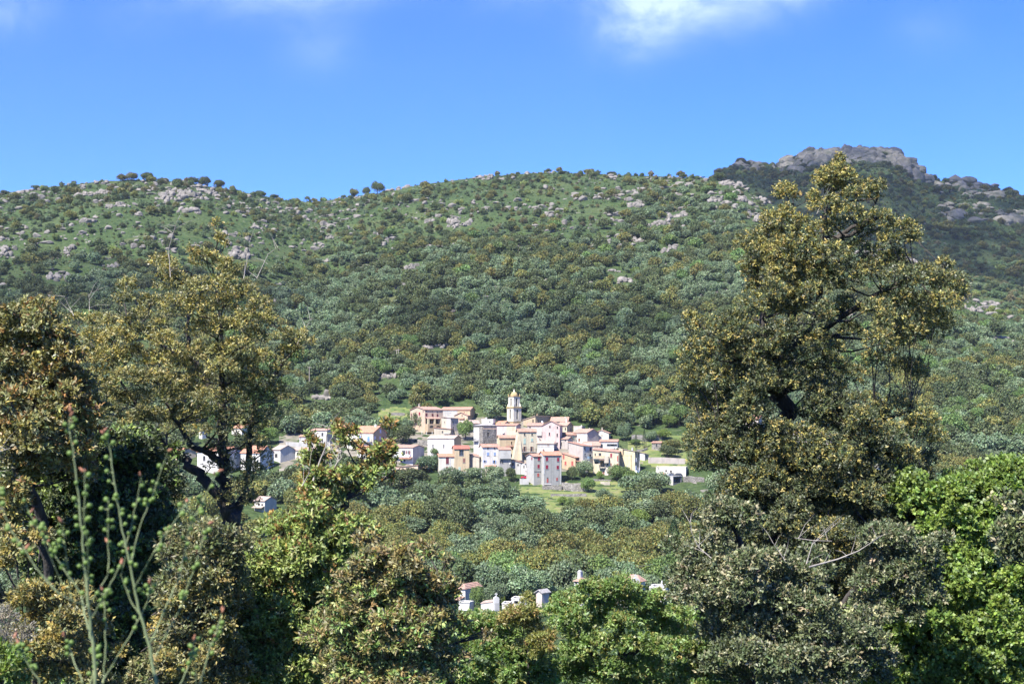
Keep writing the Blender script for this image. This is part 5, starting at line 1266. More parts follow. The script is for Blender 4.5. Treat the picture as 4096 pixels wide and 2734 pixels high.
# ------------------------------------------------------------------ trees of the valley and the hills
PLACED = []
def near_label(x, y):
    marks = [(1181,930,'the bell tower'),(960,960,'the orange loggia house'),(1240,1070,'the tall grey house'),(1135,1050,'the blue-shuttered house'),(1035,1040,'the tall tan house'),(840,1000,'the blue-door farmhouse'),(930,1040,'the shade-ended white house'),(900,1090,'the peach bungalow'),(1320,1020,'the white house with blue balcony'),
             (1400,1050,'the long cream row house'),(1450,1060,'the tall yellow house'),(1540,1075,'the flat white house'),(1000,1020,'the plain white house'),(1500,1020,'the stone hut'),(720,1000,'the modern white house'),(1545,1250,'the great cypress'),(1100,1370,'the white box tombs'),(1450,1330,'the terracotta chapel'),(1510,1350,'the crypt'),(912,820,'the twin poles'),(709,860,'the single pole')]
    d, n = min((math.hypot(x-a, (y-b)*1.4), n) for a, b, n in marks)
    return n, d
def spot(kind, x, yb, w, h, label, cat='tree', var=0, Y=None, name=None, group=None):
    """x, foot y, crown width, height in 2349-px units"""
    Y = Y or ground_Y(x, yb); m = KV*Y; c = at(x, yb, Y); z = hz(c.x, Y)
    if abs(z-c.z) < 6: c.z = z-.1
    place_tree(kind, var, c, w*m, h*m, label, cat, group, rz=(x*7.7) % 6.28, name=name)
    PLACED.append((x-w/2, x+w/2, yb-h, yb, Y))
SP = [('green_tree',1068,1012,38,52,'fresh green poplar-like tree left of the stone house'),('cypress_tree',1459,1029,9,34,'slim cypress left of the pair below the dry-stone wall'),('cypress_tree',1478,1029,12,46,'taller slim cypress of the pair below the dry-stone wall'),('cypress_tree',1593,993,8,18,'smallest cypress behind the stone hut'),
 ('cypress_tree',1546,1340,72,178,'great dark cypress beside the tall oak'),('dark_oak',1174,1106,34,36,'round dark bush with yellow leaf tips left of the grey annex'),('olive_tree',975,990,40,42,'olive leaning over rocks below the orange loggia house'),('olive_tree',915,988,32,30,'olive left of the orange loggia house'),('olive_tree',935,992,30,36,'olive on the rock below the orange loggia house'),
 ('dark_oak',925,1016,56,50,'dark rounded tree left of the plain white house'),('green_tree',1000,1050,26,24,'green bush right under the plain white house'),('lime_tree',905,1008,24,24,'bright bush beside the orange-roofed cottage'),('olive_tree',1340,1095,44,42,'silvery olive below the low orange house'),('dark_oak',1312,1102,30,34,'grey-leaved shrubby tree against the low orange house'),
 ('green_tree',1420,1103,54,42,'broad green fig tree at the foot of the cream row house'),('lime_tree',1376,1100,16,24,'small bright bush under the cream row house'),('green_tree',1444,1112,44,34,'yellowish tree below the tall yellow house'),('olive_tree',1500,1130,80,58,'big olive right of the tall yellow house'),('dark_oak',1532,1050,44,36,'dark green tree behind the stone hut'),('lime_tree',1520,1008,42,28,'yellow-green tree above the stone hut'),
 ('olive_tree',1432,1012,36,46,'slim olive between the village and the cypresses'),('olive_tree',1494,1014,34,30,'olive right of the slim cypresses'),('holm_oak',1540,1038,50,34,'bronze bush right of the stone hut'),('green_tree',1458,1020,34,14,'bright bush at the foot of the slim cypresses'),('olive_tree',1040,1118,70,50,'olive in front of the tall tan house'),('olive_tree',985,1085,66,46,'olive before the tan gable'),
 ('olive_tree',1085,1110,58,44,'olive under the terrace posts'),('olive_tree',1132,1116,58,50,'olive below the blue-shuttered house'),('olive_tree',1108,1158,108,52,'wide olive below the terrace wall'),('olive_tree',1015,1152,84,48,'wide olive in front of the lower oaks'),('olive_tree',1150,1190,120,56,'wide silvery olive below the stone plinth'),('olive_tree',1212,1180,96,48,'olive at the end of the long low wall'),
 ('dark_oak',930,1125,120,54,'dark oak mass below the peach garage'),('dark_oak',870,1140,90,60,'dark oak left of the peach garage'),('dark_oak',960,1165,90,54,'dark oak on the slope under the peach bungalow'),('olive_tree',885,1210,70,52,'rounded olive beside the rusty oak'),('olive_tree',940,1235,84,56,'rounded olive right of the rusty oak'),('dark_oak',1050,1220,64,56,'dark oak on the middle terrace'),
 ('olive_tree',1105,1240,100,58,'pale olive in the middle of the lower slope'),('olive_tree',1180,1230,90,54,'pale olive right of the middle terrace'),('olive_tree',1260,1230,80,60,'olive beside the grassy terrace'),('holm_oak',1340,1200,66,62,'bronze oak on the grassy terrace'),('olive_tree',1400,1215,88,60,'olive right of the bronze terrace oak'),('olive_tree',1480,1200,100,60,'big olive at the right end of the terraces'),
 ('dark_oak',1440,1230,76,60,'dark oak among the right-hand olives'),('lime_tree',1290,1160,26,24,'bright round bush on the terrace'),('green_tree',1350,1130,36,40,'green bush at the corner of the stone walls'),('olive_tree',1385,1155,40,38,'small olive below the terrace walls'),('green_tree',1310,1175,32,34,'round green shrub under the long low wall'),('holm_oak',1440,1270,80,56,'golden oak at the right of the lower wood'),
 ('holm_oak',1400,1310,70,48,'tan spreading oak beside the chapel roof'),('holm_oak',1475,1330,64,44,'bronze oak behind the terracotta chapel'),('olive_tree',1510,1340,46,60,'grey olive left of the great cypress'),('olive_tree',1180,1372,66,56,'silver olive behind the box tombs'),('olive_tree',1135,1392,60,64,'silver olive left of the arched headstone'),('olive_tree',1270,1376,76,46,'rounded olive before the cemetery lodge'),('olive_tree',1215,1340,60,40,'grey olive in the cemetery hedge'),
 ('green_tree',1094,1402,34,62,'small leafy tree between the two white box tombs'),('lime_tree',1154,1380,14,34,'bright green shoot tree between the olives'),('holm_oak',1040,1318,90,56,'bronze oak crown above the chapel left'),('holm_oak',1120,1312,80,50,'golden oak in the middle of the lower wood'),('holm_oak',1205,1318,92,64,'big golden-brown oak above the olives'),('dark_oak',1000,1290,70,48,'dark olive-brown oak behind the tan oak'),
 ('holm_oak',1290,1300,80,60,'rounded brownish oak right of centre in the lower wood'),('holm_oak',1370,1290,64,58,'golden oak group behind the chapel'),('dark_oak',1250,1275,60,48,'dark oak between golden oaks'),('holm_oak',970,1265,90,50,'wide olive-brown oak at the left of the lower wood'),('holm_oak',1080,1268,84,50,'olive-brown oak left of the pale olives'),('olive_tree',1330,1260,70,46,'pale olive above the golden oaks'),
 ('dark_oak',1160,1270,60,44,'dark oak below the pale olives')]
for i, s in enumerate(SP):
    kind, x, yb, w, h, lb = s
    Y = None
    if yb > 1285: Y = 300 + (1400-yb)*.75 if yb > 1335 else None
    spot(kind, x, yb, w, h, lb, var=i, Y=Y)
# lone trees and bushes along the skyline, each on the ridge itself
SK = [('holm_oak',292,26,20,'left tree of the spreading pair on the left skyline',280),('holm_oak',305,28,24,'right tree of the spreading pair on the left skyline',302),('dark_oak',338,40,26,'dark bushy tree right of the spreading pair',338),('dark_oak',440,24,20,'left of the three round trees on the left hilltop',444),('dark_oak',468,30,26,'middle one of the three round trees on the left hilltop',470),('dark_oak',500,36,24,'right of the three round trees on the left hilltop',500),
 ('dark_oak',82,20,15,'lone round bush on the far left skyline',82),('dark_oak',8,20,12,'low bush at the left end of the skyline',8),('mastic_bush',402,18,9,'small round bush between the skyline tree groups',402),('dark_oak',545,10,9,'small bush right of the three round trees',545),('mastic_bush',590,34,9,'row of dark bushes descending to the saddle',592),('mastic_bush',628,22,9,'bush nearest the saddle on its left',630),
 ('dark_oak',866,30,36,'tall round oak on the skyline right of the saddle',866),('dark_oak',836,22,22,'smaller oak left of the tall round skyline oak',840),('holm_oak',812,24,22,'brownish tree between the saddle and the tall skyline oak',812),('dark_oak',788,12,12,'small dark bush at the right of the saddle',788),('dark_oak',1403,26,10,'flat dark thicket on the central summit skyline',1403),('mastic_bush',1290,22,8,'small bush on the central skyline',1290),('mastic_bush',1470,14,8,'spiky little bush on the right skyline',1472),
 ('mastic_bush',1440,18,8,'low bush right of the flat thicket',1440),('dark_oak',1562,26,12,'round bush before the spur on the skyline',1565),('dark_oak',1648,30,24,'dark oak where the spur meets the sky',1648)]
for i, (kind, _, w, h, lb, x) in enumerate(SK):
    Yr = float(np.interp(x, RIDGE[:,0], RIDGE[:,2]))-8; X = (x-1174.5)*KV*Yr; m = KV*Yr
    place_tree(kind, i, (X, Yr, hz(X, Yr)-.4), w*m, h*m, lb, 'tree', rz=i*1.3)
PK = [('dark_oak',1823,11,15,'tiny lone tree left of the summit crag'),('dark_oak',1790,20,14,'dark bush on the rim left of the crag'),('dark_oak',1748,16,8,'bush on the left shoulder of the right mountain'),('dark_oak',2312,30,22,'spreading tree near the right end of the mountain skyline'),('dark_oak',2285,24,16,'tree left of the spreading tree on the mountain skyline'),('dark_oak',2255,18,14,'small tree on the falling mountain skyline'),('dark_oak',2215,16,10,'bush on the falling mountain skyline'),('dark_oak',2330,26,18,'dark tree at the right edge of the mountain skyline'),('dark_oak',2075,20,12,'bush on the right shoulder of the crag')]
for i, (kind, x, w, h, lb) in enumerate(PK):
    Y = 1975; X = (x-1174.5)*KV*Y; m = KV*Y; place_tree(kind, i, (X, Y, hz(X, Y)-.5), w*m, h*m, lb, 'tree', rz=i*1.7)

def blocked(x0, x1, y0, y1, Y, margin=0):
    for a, b, c, d, HY in ROCKRECT:
        if Y < HY+30 and min(x1,b)-max(x0,a) > (x1-x0)*.2 and min(y1,d)-max(y0,c) > (y1-y0)*.25: return True
    for a, b, c, d, HY in HOUSE_RECTS:
        if Y < HY+6 and x1 > a and x0 < b and y1 > c and y0 < d-8: return True      # it would hide a facade
        if abs(Y-HY) < 9 and x1 > a-4 and x0 < b+4: return True                       # or stand inside the house
    return False
def scatter():
    rng = np.random.default_rng(77); cand = []
    cell = {}
    def clear(X, Y, r):
        k = (int(X//14), int(Y//14))
        for i in (-1,0,1):
            for j in (-1,0,1):
                for (a, b, q) in cell.get((k[0]+i, k[1]+j), ()):
                    if (a-X)**2+(b-Y)**2 < ((r+q)*.50)**2: return False
        cell.setdefault(k, []).append((X, Y, r)); return True
    for (x0,x1,y0,y1,Y) in PLACED:
        X = ((x0+x1)/2-1174.5)*KV*Y; r = (x1-x0)/2*KV*Y; cell.setdefault((int(X//14), int(Y//14)), []).append((X, Y, r))
    N = 90000
    u = rng.uniform(-.46, .46, N); Yd = np.sqrt(rng.uniform(312**2, 1500**2, N))
    far = rng.random(N) < .25; Yd[far] = np.sqrt(rng.uniform(1150**2, 1995**2, far.sum())); u[far] = rng.uniform(.14, .46, far.sum())
    X = u*Yd; Z = H(X, Yd); yv = 1000.2 - Z/Yd/KV; xv = u/KV+1174.5
    yr = np.interp(xv, RIDGE[:,0], RIDGE[:,1]); Yr = np.interp(xv, RIDGE[:,0], RIDGE[:,2])
    patch = fbm(X/60, Yd/60, 55, 3); spc = fbm(X/38+90, Yd/38, 66, 3); r1 = rng.random(N); r2 = rng.random(N); r3 = rng.random(N)
    # how wooded it is: grass with bushes near the ridges, closed wood on the lower half
    t = (yv-yr)/np.maximum(905-yr, 1)            # 0 at the ridge, 1 just above the village
    order = np.argsort(rng.random(N))
    for i in order:
        Y, x, y = Yd[i], xv[i], yv[i]; m = KV*Y
        mountain = Y > Yr[i]+30
        if Y > Yr[i]-3 and not mountain: continue
        tt = t[i]; wood = np.clip((tt-.22)/.30, 0, 1)
        if x < 700: wood = np.clip((tt-.28)/.35, 0, 1)
        if 1450 < x: wood = np.clip((tt-.05)/.30, 0, 1)
        if mountain: wood = .10
        lower = y > 985
        if lower: wood = .80 if y < 1120 else .78
        pt = patch[i]
        if r1[i] > (.30 if tt < .5 else .11) + .89*np.clip(wood + (pt-.5)*2.2, 0, 1): continue
        big = r2[i] < wood
        s = spc[i]
        if big or lower:
            if s < .42: kind = 'olive_tree'
            elif s < .50: kind = 'dark_oak'
            elif s < (.59 if y > 760 else .53): kind = 'holm_oak'
            elif s < .66: kind = 'dark_oak'
            else: kind = 'olive_tree' if r3[i] < .62 else 'green_tree' if r3[i] < .75 else 'dark_oak'
            if r3[i] > .90: kind = ('green_tree','holm_oak','dark_oak','dark_oak')[int(r2[i]*997)%4]
            if r3[i] > .994: kind = 'lime_tree'
            if lower and 1215+90*(pt-.5)*2+(0 if x < 1150 else 30) < y and Y > 385: kind = 'holm_oak' if s > .44 else ('dark_oak' if r3[i] > .6 else 'olive_tree')
            if Y < 385: kind = 'olive_tree' if r3[i] < .72 else ('dark_oak','holm_oak','green_tree')[int(r2[i]*997)%3]
            w = (5.0 + 5.6*r3[i])*(1 if not lower else 1.25); w *= .6 if kind == 'lime_tree' else 1; h = w*(.80+.28*r2[i])
        else:
            kind = ('mastic_bush','mastic_bush','grey_bush','dark_oak','broom_bush','brown_bush','mastic_bush','holm_oak')[int(r3[i]*8)]
            w = 1.0 + 5.2*r2[i]**3*(1.7 if kind in ('dark_oak','holm_oak') else 1); h = w*(.62 if 'bush' in kind else .8)
            if mountain: w *= 1.7; h *= 1.5
        # open grass: terraces below the houses
        if 1085 < y < 1180 and 1190 < x < 1440 and r1[i] > .10: continue
        if 880 < y < 985 and 860 < x < 945 and r1[i] > .2: continue
        if 985 < y < 1075 and 1440 < x < 1570 and r1[i] > .12: continue
        if blocked(x-w/2/m, x+w/2/m, y-h/m, y, Y): continue
        if not clear(X[i], Y, w/2): continue
        cand.append((w/m, kind, X[i], Y, Z[i], w, h, x, y, int(r1[i]*1e6)))
    cand.sort(reverse=True, key=lambda c: c[0])
    zone = lambda x, y: ('on the slope below the houses' if y > 1090 and y < 1220 else 'in the wood above the cemetery' if y >= 1220 else 'beside the village houses' if y > 985 else 'in the wood just above the village' if y > 850 else 'on the middle of the hillside' if y > 650 else 'high on the hillside')
    side = lambda x: ', left part' if x < 1000 else ', middle part' if x < 1350 else ', right part'
    words = {'olive_tree':('grey-green olive tree','tree'),'holm_oak':('holm oak with bronze young leaves','tree'),'dark_oak':('dark green oak','tree'),'green_tree':('mid-green leafy tree','tree'),'lime_tree':('bright lime-green tree','tree'),'mastic_bush':('dark rounded bush','bush'),'grey_bush':('grey-green bush','bush'),'broom_bush':('yellow-green bush','bush'),'brown_bush':('brownish bush','bush')}
    cap = {'olive_tree':225,'holm_oak':225,'dark_oak':150,'green_tree':110,'lime_tree':40,'mastic_bush':120,'grey_bush':60,'broom_bush':50,'brown_bush':60}
    cnt = {}; rest = []
    for (px, kind, X_, Y, Z_, w, h, x, y, sd) in cand:
        n = cnt.get(kind, 0)
        if n < cap[kind] and not (Y > np.interp(x, RIDGE[:,0], RIDGE[:,2])+20):
            cnt[kind] = n+1; wd, ct = words[kind]; zn = zone(x, y)+side(x)
            place_tree(kind, sd, (X_, Y, Z_-.15), w, h, '%s %s' % (wd, zn), ct, group='%ss %s' % (wd, zn), rz=(sd % 628)/100)
        else: rest.append((kind, X_, Y, Z_, w, h, sd))
    print('trees placed', cnt, 'rest', len(rest))
    for nm, kinds, lb in (('hillside_woodland', ('olive_tree','holm_oak','dark_oak','green_tree','lime_tree'), 'closed wood of olives and oaks covering the hillside'), ('hillside_scrub', ('mastic_bush','grey_bush','broom_bush','brown_bush'), 'low bushes and scrub dotted over the grassy slopes')):
        objs = []; base = {}
        for k in kinds:
            base[k] = len(objs); objs += [f[2] for f in FAR[k]]
        rs = [r for r in rest if r[0] in kinds]
        if not rs: continue
        nat = lambda k: .52 if 'bush' in k else .86
        pts = [(r[1], r[2], r[3]-.15) for r in rs]; scl = [(r[4]*1.03, r[4]*1.03, r[5]/nat(r[0])) for r in rs]; rot = [(0, 0, (r[6] % 628)/100) for r in rs]
        pick = [base[r[0]] + r[6] % len(FAR[r[0]]) for r in rs]
        instancer(nm, pts, scl, rot, pick, objs, lb)
    # low heath between the bushes
    n = 26000; u = rng.uniform(-.44,.44,n); Yd = np.sqrt(rng.uniform(700**2, 1400**2, n)); X = u*Yd; Z = H(X, Yd); xv = u/KV+1174.5; yv = 1000.2-Z/Yd/KV
    yr = np.interp(xv, RIDGE[:,0], RIDGE[:,1]); Yr = np.interp(xv, RIDGE[:,0], RIDGE[:,2]); tt = (yv-yr)/np.maximum(905-yr,1); f = fbm(X/24, Yd/24, 91, 4)
    ok = np.nonzero((Yd < Yr+1) & (tt < .60) & (f > .40) & (rng.random(n) < .9))[0]
    hk = ('mastic_bush','grey_bush','broom_bush'); hob = [FAR[k][0][2] for k in hk]; hs = .5+1.5*rng.random(n)**2
    instancer('hillside_heath', [(X[i], Yd[i], Z[i]-.1) for i in ok], [(hs[i]*1.2, hs[i]*1.2, hs[i]*.9) for i in ok], [(0,0,rng.uniform(0,6.28)) for i in ok], [int(rng.choice(3, p=(.62,.22,.16))) for i in ok], hob, 'low heath and small scrub between the bushes on the upper slopes')
    # loose stones
    mbs = []
    for k in range(4):
        mb = MB(); boulder(mb, (0,0,.2), 1.0, 500+k, (1.2,1,.8)); o = mb.build('loose_rock', ROCK); COL.objects.unlink(o); mbs.append(o)
    n = 20000; u = rng.uniform(-.44,.44,n); Yd = np.sqrt(rng.uniform(650**2, 1450**2, n)); X = u*Yd; Z = H(X, Yd); xv = u/KV+1174.5; yv = 1000.2-Z/Yd/KV
    yr = np.interp(xv, RIDGE[:,0], RIDGE[:,1]); Yr = np.interp(xv, RIDGE[:,0], RIDGE[:,2]); f = fbm(X/34, Yd/34, 88, 4); tt = (yv-yr)/np.maximum(905-yr,1)
    mtn = (rng.random(n) < .5); 
    ok = (Yd < Yr-2) & (tt < .62) & (f > .50+.10*np.clip(tt,0,1) - np.where(xv > 1380, .09, 0) - np.where((xv < 560) & (tt < .35), .08, 0) + .02) & (rng.random(n) < .75)
    sz = .5 + 2.6*rng.random(n)**2.6
    idx = np.nonzero(ok)[0]
    instancer('scattered_rocks', [(X[i], Yd[i], Z[i]) for i in idx], [(sz[i]*rng.uniform(.8,1.5), sz[i], sz[i]*rng.uniform(.6,1.2)) for i in idx], [(0,0,rng.uniform(0,6.28)) for i in idx], [int(rng.integers(4)) for i in idx], mbs, 'loose pale rocks strewn over the upper slopes')
scatter()

def meadow(name, label, us, lo, hi):
    xs = np.linspace(us[0], us[-1], 60); co = []
    for x in xs:
        Ya, Yb = ground_Y(x, float(np.interp(x, us, lo))), ground_Y(x, float(np.interp(x, us, hi)))
        for t in np.linspace(0, 1, 40):
            Y = Ya+(Yb-Ya)*t; X = (x-1174.5)*KV*Y; co.append((X, Y, hz(X, Y)+.06))
    idx = np.arange(2400).reshape(60, 40); fc = np.stack([idx[:-1,:-1], idx[1:,:-1], idx[1:,1:], idx[:-1,1:]], -1).reshape(-1,4)
    me = np_mesh(name, np.array(co), fc); me.materials.append(MEADOW); o = bpy.data.objects.new(name, me); COL.objects.link(o); tag(o, label, 'grass', kind='structure')
MEADOW = noise_mat('terrace_grass', (0.060,0.100,0.024), (0.150,0.170,0.050), 0.22, .95, 9, bump=.6, bscale=1.5, c2=(0.19,0.165,0.08), s2=.3, a2=.7)
meadow('terrace_grass', 'sunny yellow-green grass on the terraces below the tall grey house', [1190,1300,1450,1500], [1190,1195,1190,1160], [1112,1108,1106,1110])
meadow('orchard_grass', 'open grass between olives left of the orange loggia house', [868,900,940], [975,978,985], [945,935,938])
meadow('garden_grass', 'grass of the walled gardens right of the village', [1440,1500,1575], [1060,1072,1075], [1012,1000,1000])
# ------------------------------------------------------------------ clouds that shade parts of the hills
def cloud(name, target, alt, rx, ry, seed, mat=None):
    t = (alt-target.z)/SUN_DIR.z; c = target + SUN_DIR*t; rng = random.Random(seed); mb = MB(); nrm = np.random.default_rng(seed)
    n, mth = 14, 28; rz_ = min(rx, ry)*.28
    for i in range(n+1):
        ph = math.pi*i/n
        for j in range(mth):
            th = 2*math.pi*j/mth; k = .8+.45*float(fbm(np.array([math.cos(th)*2+seed]), np.array([math.sin(th)*2+ph*1.4]), seed, 3)[0])
            mb.v.append((math.sin(ph)*math.cos(th)*rx*k, math.sin(ph)*math.sin(th)*ry*k, math.cos(ph)*rz_*k))
    for i in range(n):
        for j in range(mth):
            a = i*mth+j; b = i*mth+(j+1)%mth; mb.f.append((a, a+mth, b+mth, b)); mb.mi.append(0)
    o = mb.build(name, mat or CLOUD_MAT, smooth=True); o.location = c; tag(o, None, None, kind='structure')
m, nt, N, L = new_mat('cloud_white'); out = N('ShaderNodeOutputMaterial'); d = N('ShaderNodeBsdfDiffuse'); d.inputs[0].default_value = (.9,.9,.9,1); tr = N('ShaderNodeBsdfTranslucent'); tr.inputs[0].default_value = (.9,.9,.9,1)
tp = N('ShaderNodeBsdfTransparent'); a = N('ShaderNodeMixShader'); L(d.outputs[0], a.inputs[1]); L(tr.outputs[0], a.inputs[2]); tc = N('ShaderNodeTexCoord'); n_ = N('ShaderNodeTexNoise'); n_.inputs['Scale'].default_value = .016; n_.inputs['Detail'].default_value = 8
L(tc.outputs['Object'], n_.inputs['Vector']); r = N('ShaderNodeValToRGB'); r.color_ramp.elements[0].position = .30; r.color_ramp.elements[1].position = .62; r.color_ramp.elements[1].color = (.68,.68,.68,1); L(n_.outputs[0], r.inputs[0]); b = N('ShaderNodeMixShader'); L(r.outputs[0], b.inputs[0]); L(tp.outputs[0], b.inputs[1]); L(a.outputs[0], b.inputs[2]); L(b.outputs[0], out.inputs[0])
CLOUD_MAT = m
cloud('cloud', at(2060, 470, 1750), 1500, 330, 480, 3)
THIN = CLOUD_MAT.copy(); THIN.node_tree.nodes['Color Ramp'].color_ramp.elements[1].color = (.32,.32,.32,1); THIN.node_tree.nodes['Color Ramp'].color_ramp.elements[1].position = .72
cloud('cloud', at(1250, 745, ground_Y(1250, 745)), 1150, 90, 40, 5, THIN)
cloud('cloud', at(180, 650, ground_Y(180, 650)), 1150, 150, 70, 7, THIN)
# ------------------------------------------------------------------ near trees: clumps read off the photograph, crop by crop
def cropA(l): return [(x*.36577, 516.2+y*.36577, rx*.36577, ry*.36577)+tuple(r) for x,y,rx,ry,*r in l]
def cropB(l): return [(x*.3418, 1032.3+y*.3418, rx*.3418, ry*.3418)+tuple(r) for x,y,rx,ry,*r in l]
def cropC(l): return [(688.2+x*.3783, 975+y*.3783, rx*.3783, ry*.3783)+tuple(r) for x,y,rx,ry,*r in l]
def crop4(l): return [(1491+x*.4206, 315.4+y*.4206, rx*.4206, ry*.4206)+tuple(r) for x,y,rx,ry,*r in l]
def crop5(l): return [(1491.1+x*.41468, 917.6+y*.41468, rx*.41468, ry*.41468)+tuple(r) for x,y,rx,ry,*r in l]
def crop11(l): return [(917.6+x*.3174, 1261.7+y*.3174, rx*.3174, ry*.3174)+tuple(r) for x,y,rx,ry,*r in l]
def lim(crop, pts):
    k = {'A':(.36577,0,516.2),'B':(.3418,0,1032.3),'C':(.3783,688.2,975),'4':(.4206,1491,315.4),'5':(.41468,1491.1,917.6)}[crop]
    return [(k[1]+x*k[0], k[2]+y*k[0], dz, r) for x,y,dz,r in pts]

OAK_LEAF = leaf_mat('oak_leaves', trans=0.22, gloss=0.07, rough=0.5)
SOFT_LEAF = leaf_mat('soft_leaves', trans=0.45, gloss=0.07, rough=0.5)
GOLD = [(5,(0.290,0.250,0.070)),(3,(0.225,0.215,0.066)),(2,(0.340,0.275,0.075))]
BRONZE = [(5,(0.240,0.140,0.045)),(3,(0.290,0.190,0.055)),(2,(0.185,0.098,0.035))]
OLD = [(5,(0.068,0.084,0.035)),(3,(0.092,0.108,0.048)),(2,(0.046,0.057,0.026)),(1,(0.120,0.132,0.068))]
OLD_GREY = [(5,(0.086,0.110,0.044)),(3,(0.120,0.142,0.064)),(2,(0.056,0.072,0.032))]
PALE = [(5,(0.290,0.272,0.150)),(3,(0.240,0.232,0.125))]
OLIVE = [(5,(0.165,0.165,0.062)),(3,(0.205,0.195,0.075)),(2,(0.112,0.120,0.048))]
TWIGGY = [(5,(0.175,0.165,0.075)),(3,(0.215,0.190,0.080)),(2,(0.125,0.128,0.060))]
FRESH = [(5,(0.150,0.225,0.045)),(3,(0.195,0.270,0.056)),(2,(0.100,0.165,0.036))]
MIDG = [(5,(0.165,0.255,0.066)),(3,(0.215,0.305,0.088)),(2,(0.115,0.185,0.050)),(1,(0.280,0.315,0.125))]
YELG = [(5,(0.270,0.270,0.080)),(3,(0.215,0.235,0.065))]

oak_fill_top = 0
oak_fill = fill([(1690,580),(1860,540),(1950,660),(1990,780),(1850,910),(1690,870)], 50, 25, 65, k=.85) + fill([(1600,930),(1740,900),(1760,1010),(1830,1010),(1880,900),(1980,930),(2060,1030),(2110,1200),(2080,1400),(1950,1580),(1580,1580),(1580,1300),(1650,1150)], 44, 34, 62, k=.85)
oak_top = crop4([(1035,130,34,44,1.7),(1010,205,90,62,1.6),(950,250,45,40,1.5),(1080,215,48,44,1.5),(1020,280,60,45,1.3),(980,360,60,45,1.2),(1250,262,44,40,1.5),(1190,305,70,48,1.4),(1110,300,50,38,1.4),(890,330,40,46,1.4),(745,310,66,42,1.4),
 (735,395,45,40),(700,465,105,70),(830,480,62,60),(660,540,80,60),(560,555,62,50),(600,650,95,85),(540,722,48,52),(1080,415,105,55),(1230,455,100,65),
 (1380,505,92,62),(1420,540,45,40),(1300,560,72,48),(940,500,70,55),(850,590,100,75),(1000,640,105,75),(1130,600,80,48),(730,620,82,85),(700,740,90,58),
 (880,740,130,85),(1050,760,120,85),(1200,730,100,65),(1330,660,80,55),(1380,760,110,65),(1500,760,90,75),(1600,700,55,55),(1640,800,88,72),(1690,850,45,45),
 (1600,900,88,65),(1480,900,100,65),(1350,880,110,75),(1560,1000,95,72),(1430,1000,105,72),(1300,1000,85,65),(1220,920,80,48),(550,930,78,55),(640,900,58,40),
 (750,920,90,65),(820,850,85,55),(1250,1100,88,55),(1380,1110,58,38),(1450,1050,60,40),(230,985,55,45),(300,1050,105,80),(420,1060,105,75),(250,1180,98,82),(370,1180,125,92),
 (520,1150,118,92),(640,1100,98,62),(780,1060,58,48),(700,1200,78,92),(220,1300,78,72),(350,1320,125,82),(500,1300,105,82),(620,1330,88,82),(240,1420,78,72),
 (400,1440,118,75),(560,1450,105,82),(1210,1210,58,48),(1400,1240,105,52),(1300,1180,60,45,.7),(1000,1250,95,70,.7),(870,1330,110,90,.8),(1100,1300,90,70,.7),(960,1400,110,80,.8),
 (780,1330,80,80,.8),(1460,1290,60,40),(430,980,60,40)])
oak_mid = crop5([(950,50,125,75),(1100,130,145,85),(1400,60,145,80),(1300,190,115,75),(1500,130,95,80),(1580,200,65,50),(1240,60,90,70),(250,240,78,75),(300,350,78,58),(450,150,130,120,.8),
 (480,300,110,100,.8),(600,240,90,90,.7),(760,320,105,95),(900,330,115,85),(650,450,120,100,.8),(500,480,105,85),(850,480,105,75),(1050,480,105,75),(1150,380,78,55),(1200,520,105,65),
 (1500,430,78,85),(1560,560,85,80),(1600,650,72,50),(1450,600,65,50),(850,200,90,70),(720,180,70,80,.8),(1420,320,85,70),(1530,320,60,50),(1360,480,60,50,.7),(300,140,70,60),
 (780,600,100,80,.7),(950,620,110,70,.6),(620,620,100,80,.7),(1080,640,90,70,.6),(1230,660,80,60,.7),(880,760,110,60,.5),(1050,780,90,70,.45)])
oak_low = crop5([(400,620,105,82),(530,640,95,80),(350,780,105,75),(250,850,88,65),(200,960,85,75),(380,930,125,85),(250,1080,105,82),(150,1085,55,45),(550,900,110,85),
 (500,1050,125,100),(420,1180,112,75),(700,880,88,62),(780,960,112,85),(900,1000,105,75),(980,930,45,45),(700,1100,125,85),(850,1150,130,90),(980,1150,75,62),(620,1250,115,85),
 (760,1300,130,92),(920,1280,105,75),(560,1400,105,82),(700,1450,130,82),(850,1430,115,82),(1050,1270,105,75),(1150,1300,95,72),(1250,1330,85,55),(1050,1430,115,75),(1200,1450,115,75),
 (1330,1420,55,55),(1100,1525,115,50),(900,1535,115,50),(700,1540,115,50),(1270,1530,80,45),(340,1290,90,70),(430,1390,90,70),(480,1510,90,60),(330,1470,70,70,.6)])
oak_right = crop5([(1260,760,105,75),(1380,780,105,82),(1500,850,105,75),(1300,880,105,75),(1580,880,65,55),(1400,960,105,75),(1550,980,75,65),(1350,1060,95,65),(1480,1080,88,55),
 (1600,1100,48,48),(1400,1160,85,55),(1480,1200,50,45),(1200,830,60,60,.6),(1620,770,60,50),(1200,1000,90,80,.8),(1180,1130,80,80,.8),(1270,1180,90,70,.8),(1180,1230,90,80,.7)])
Y1 = 25.0
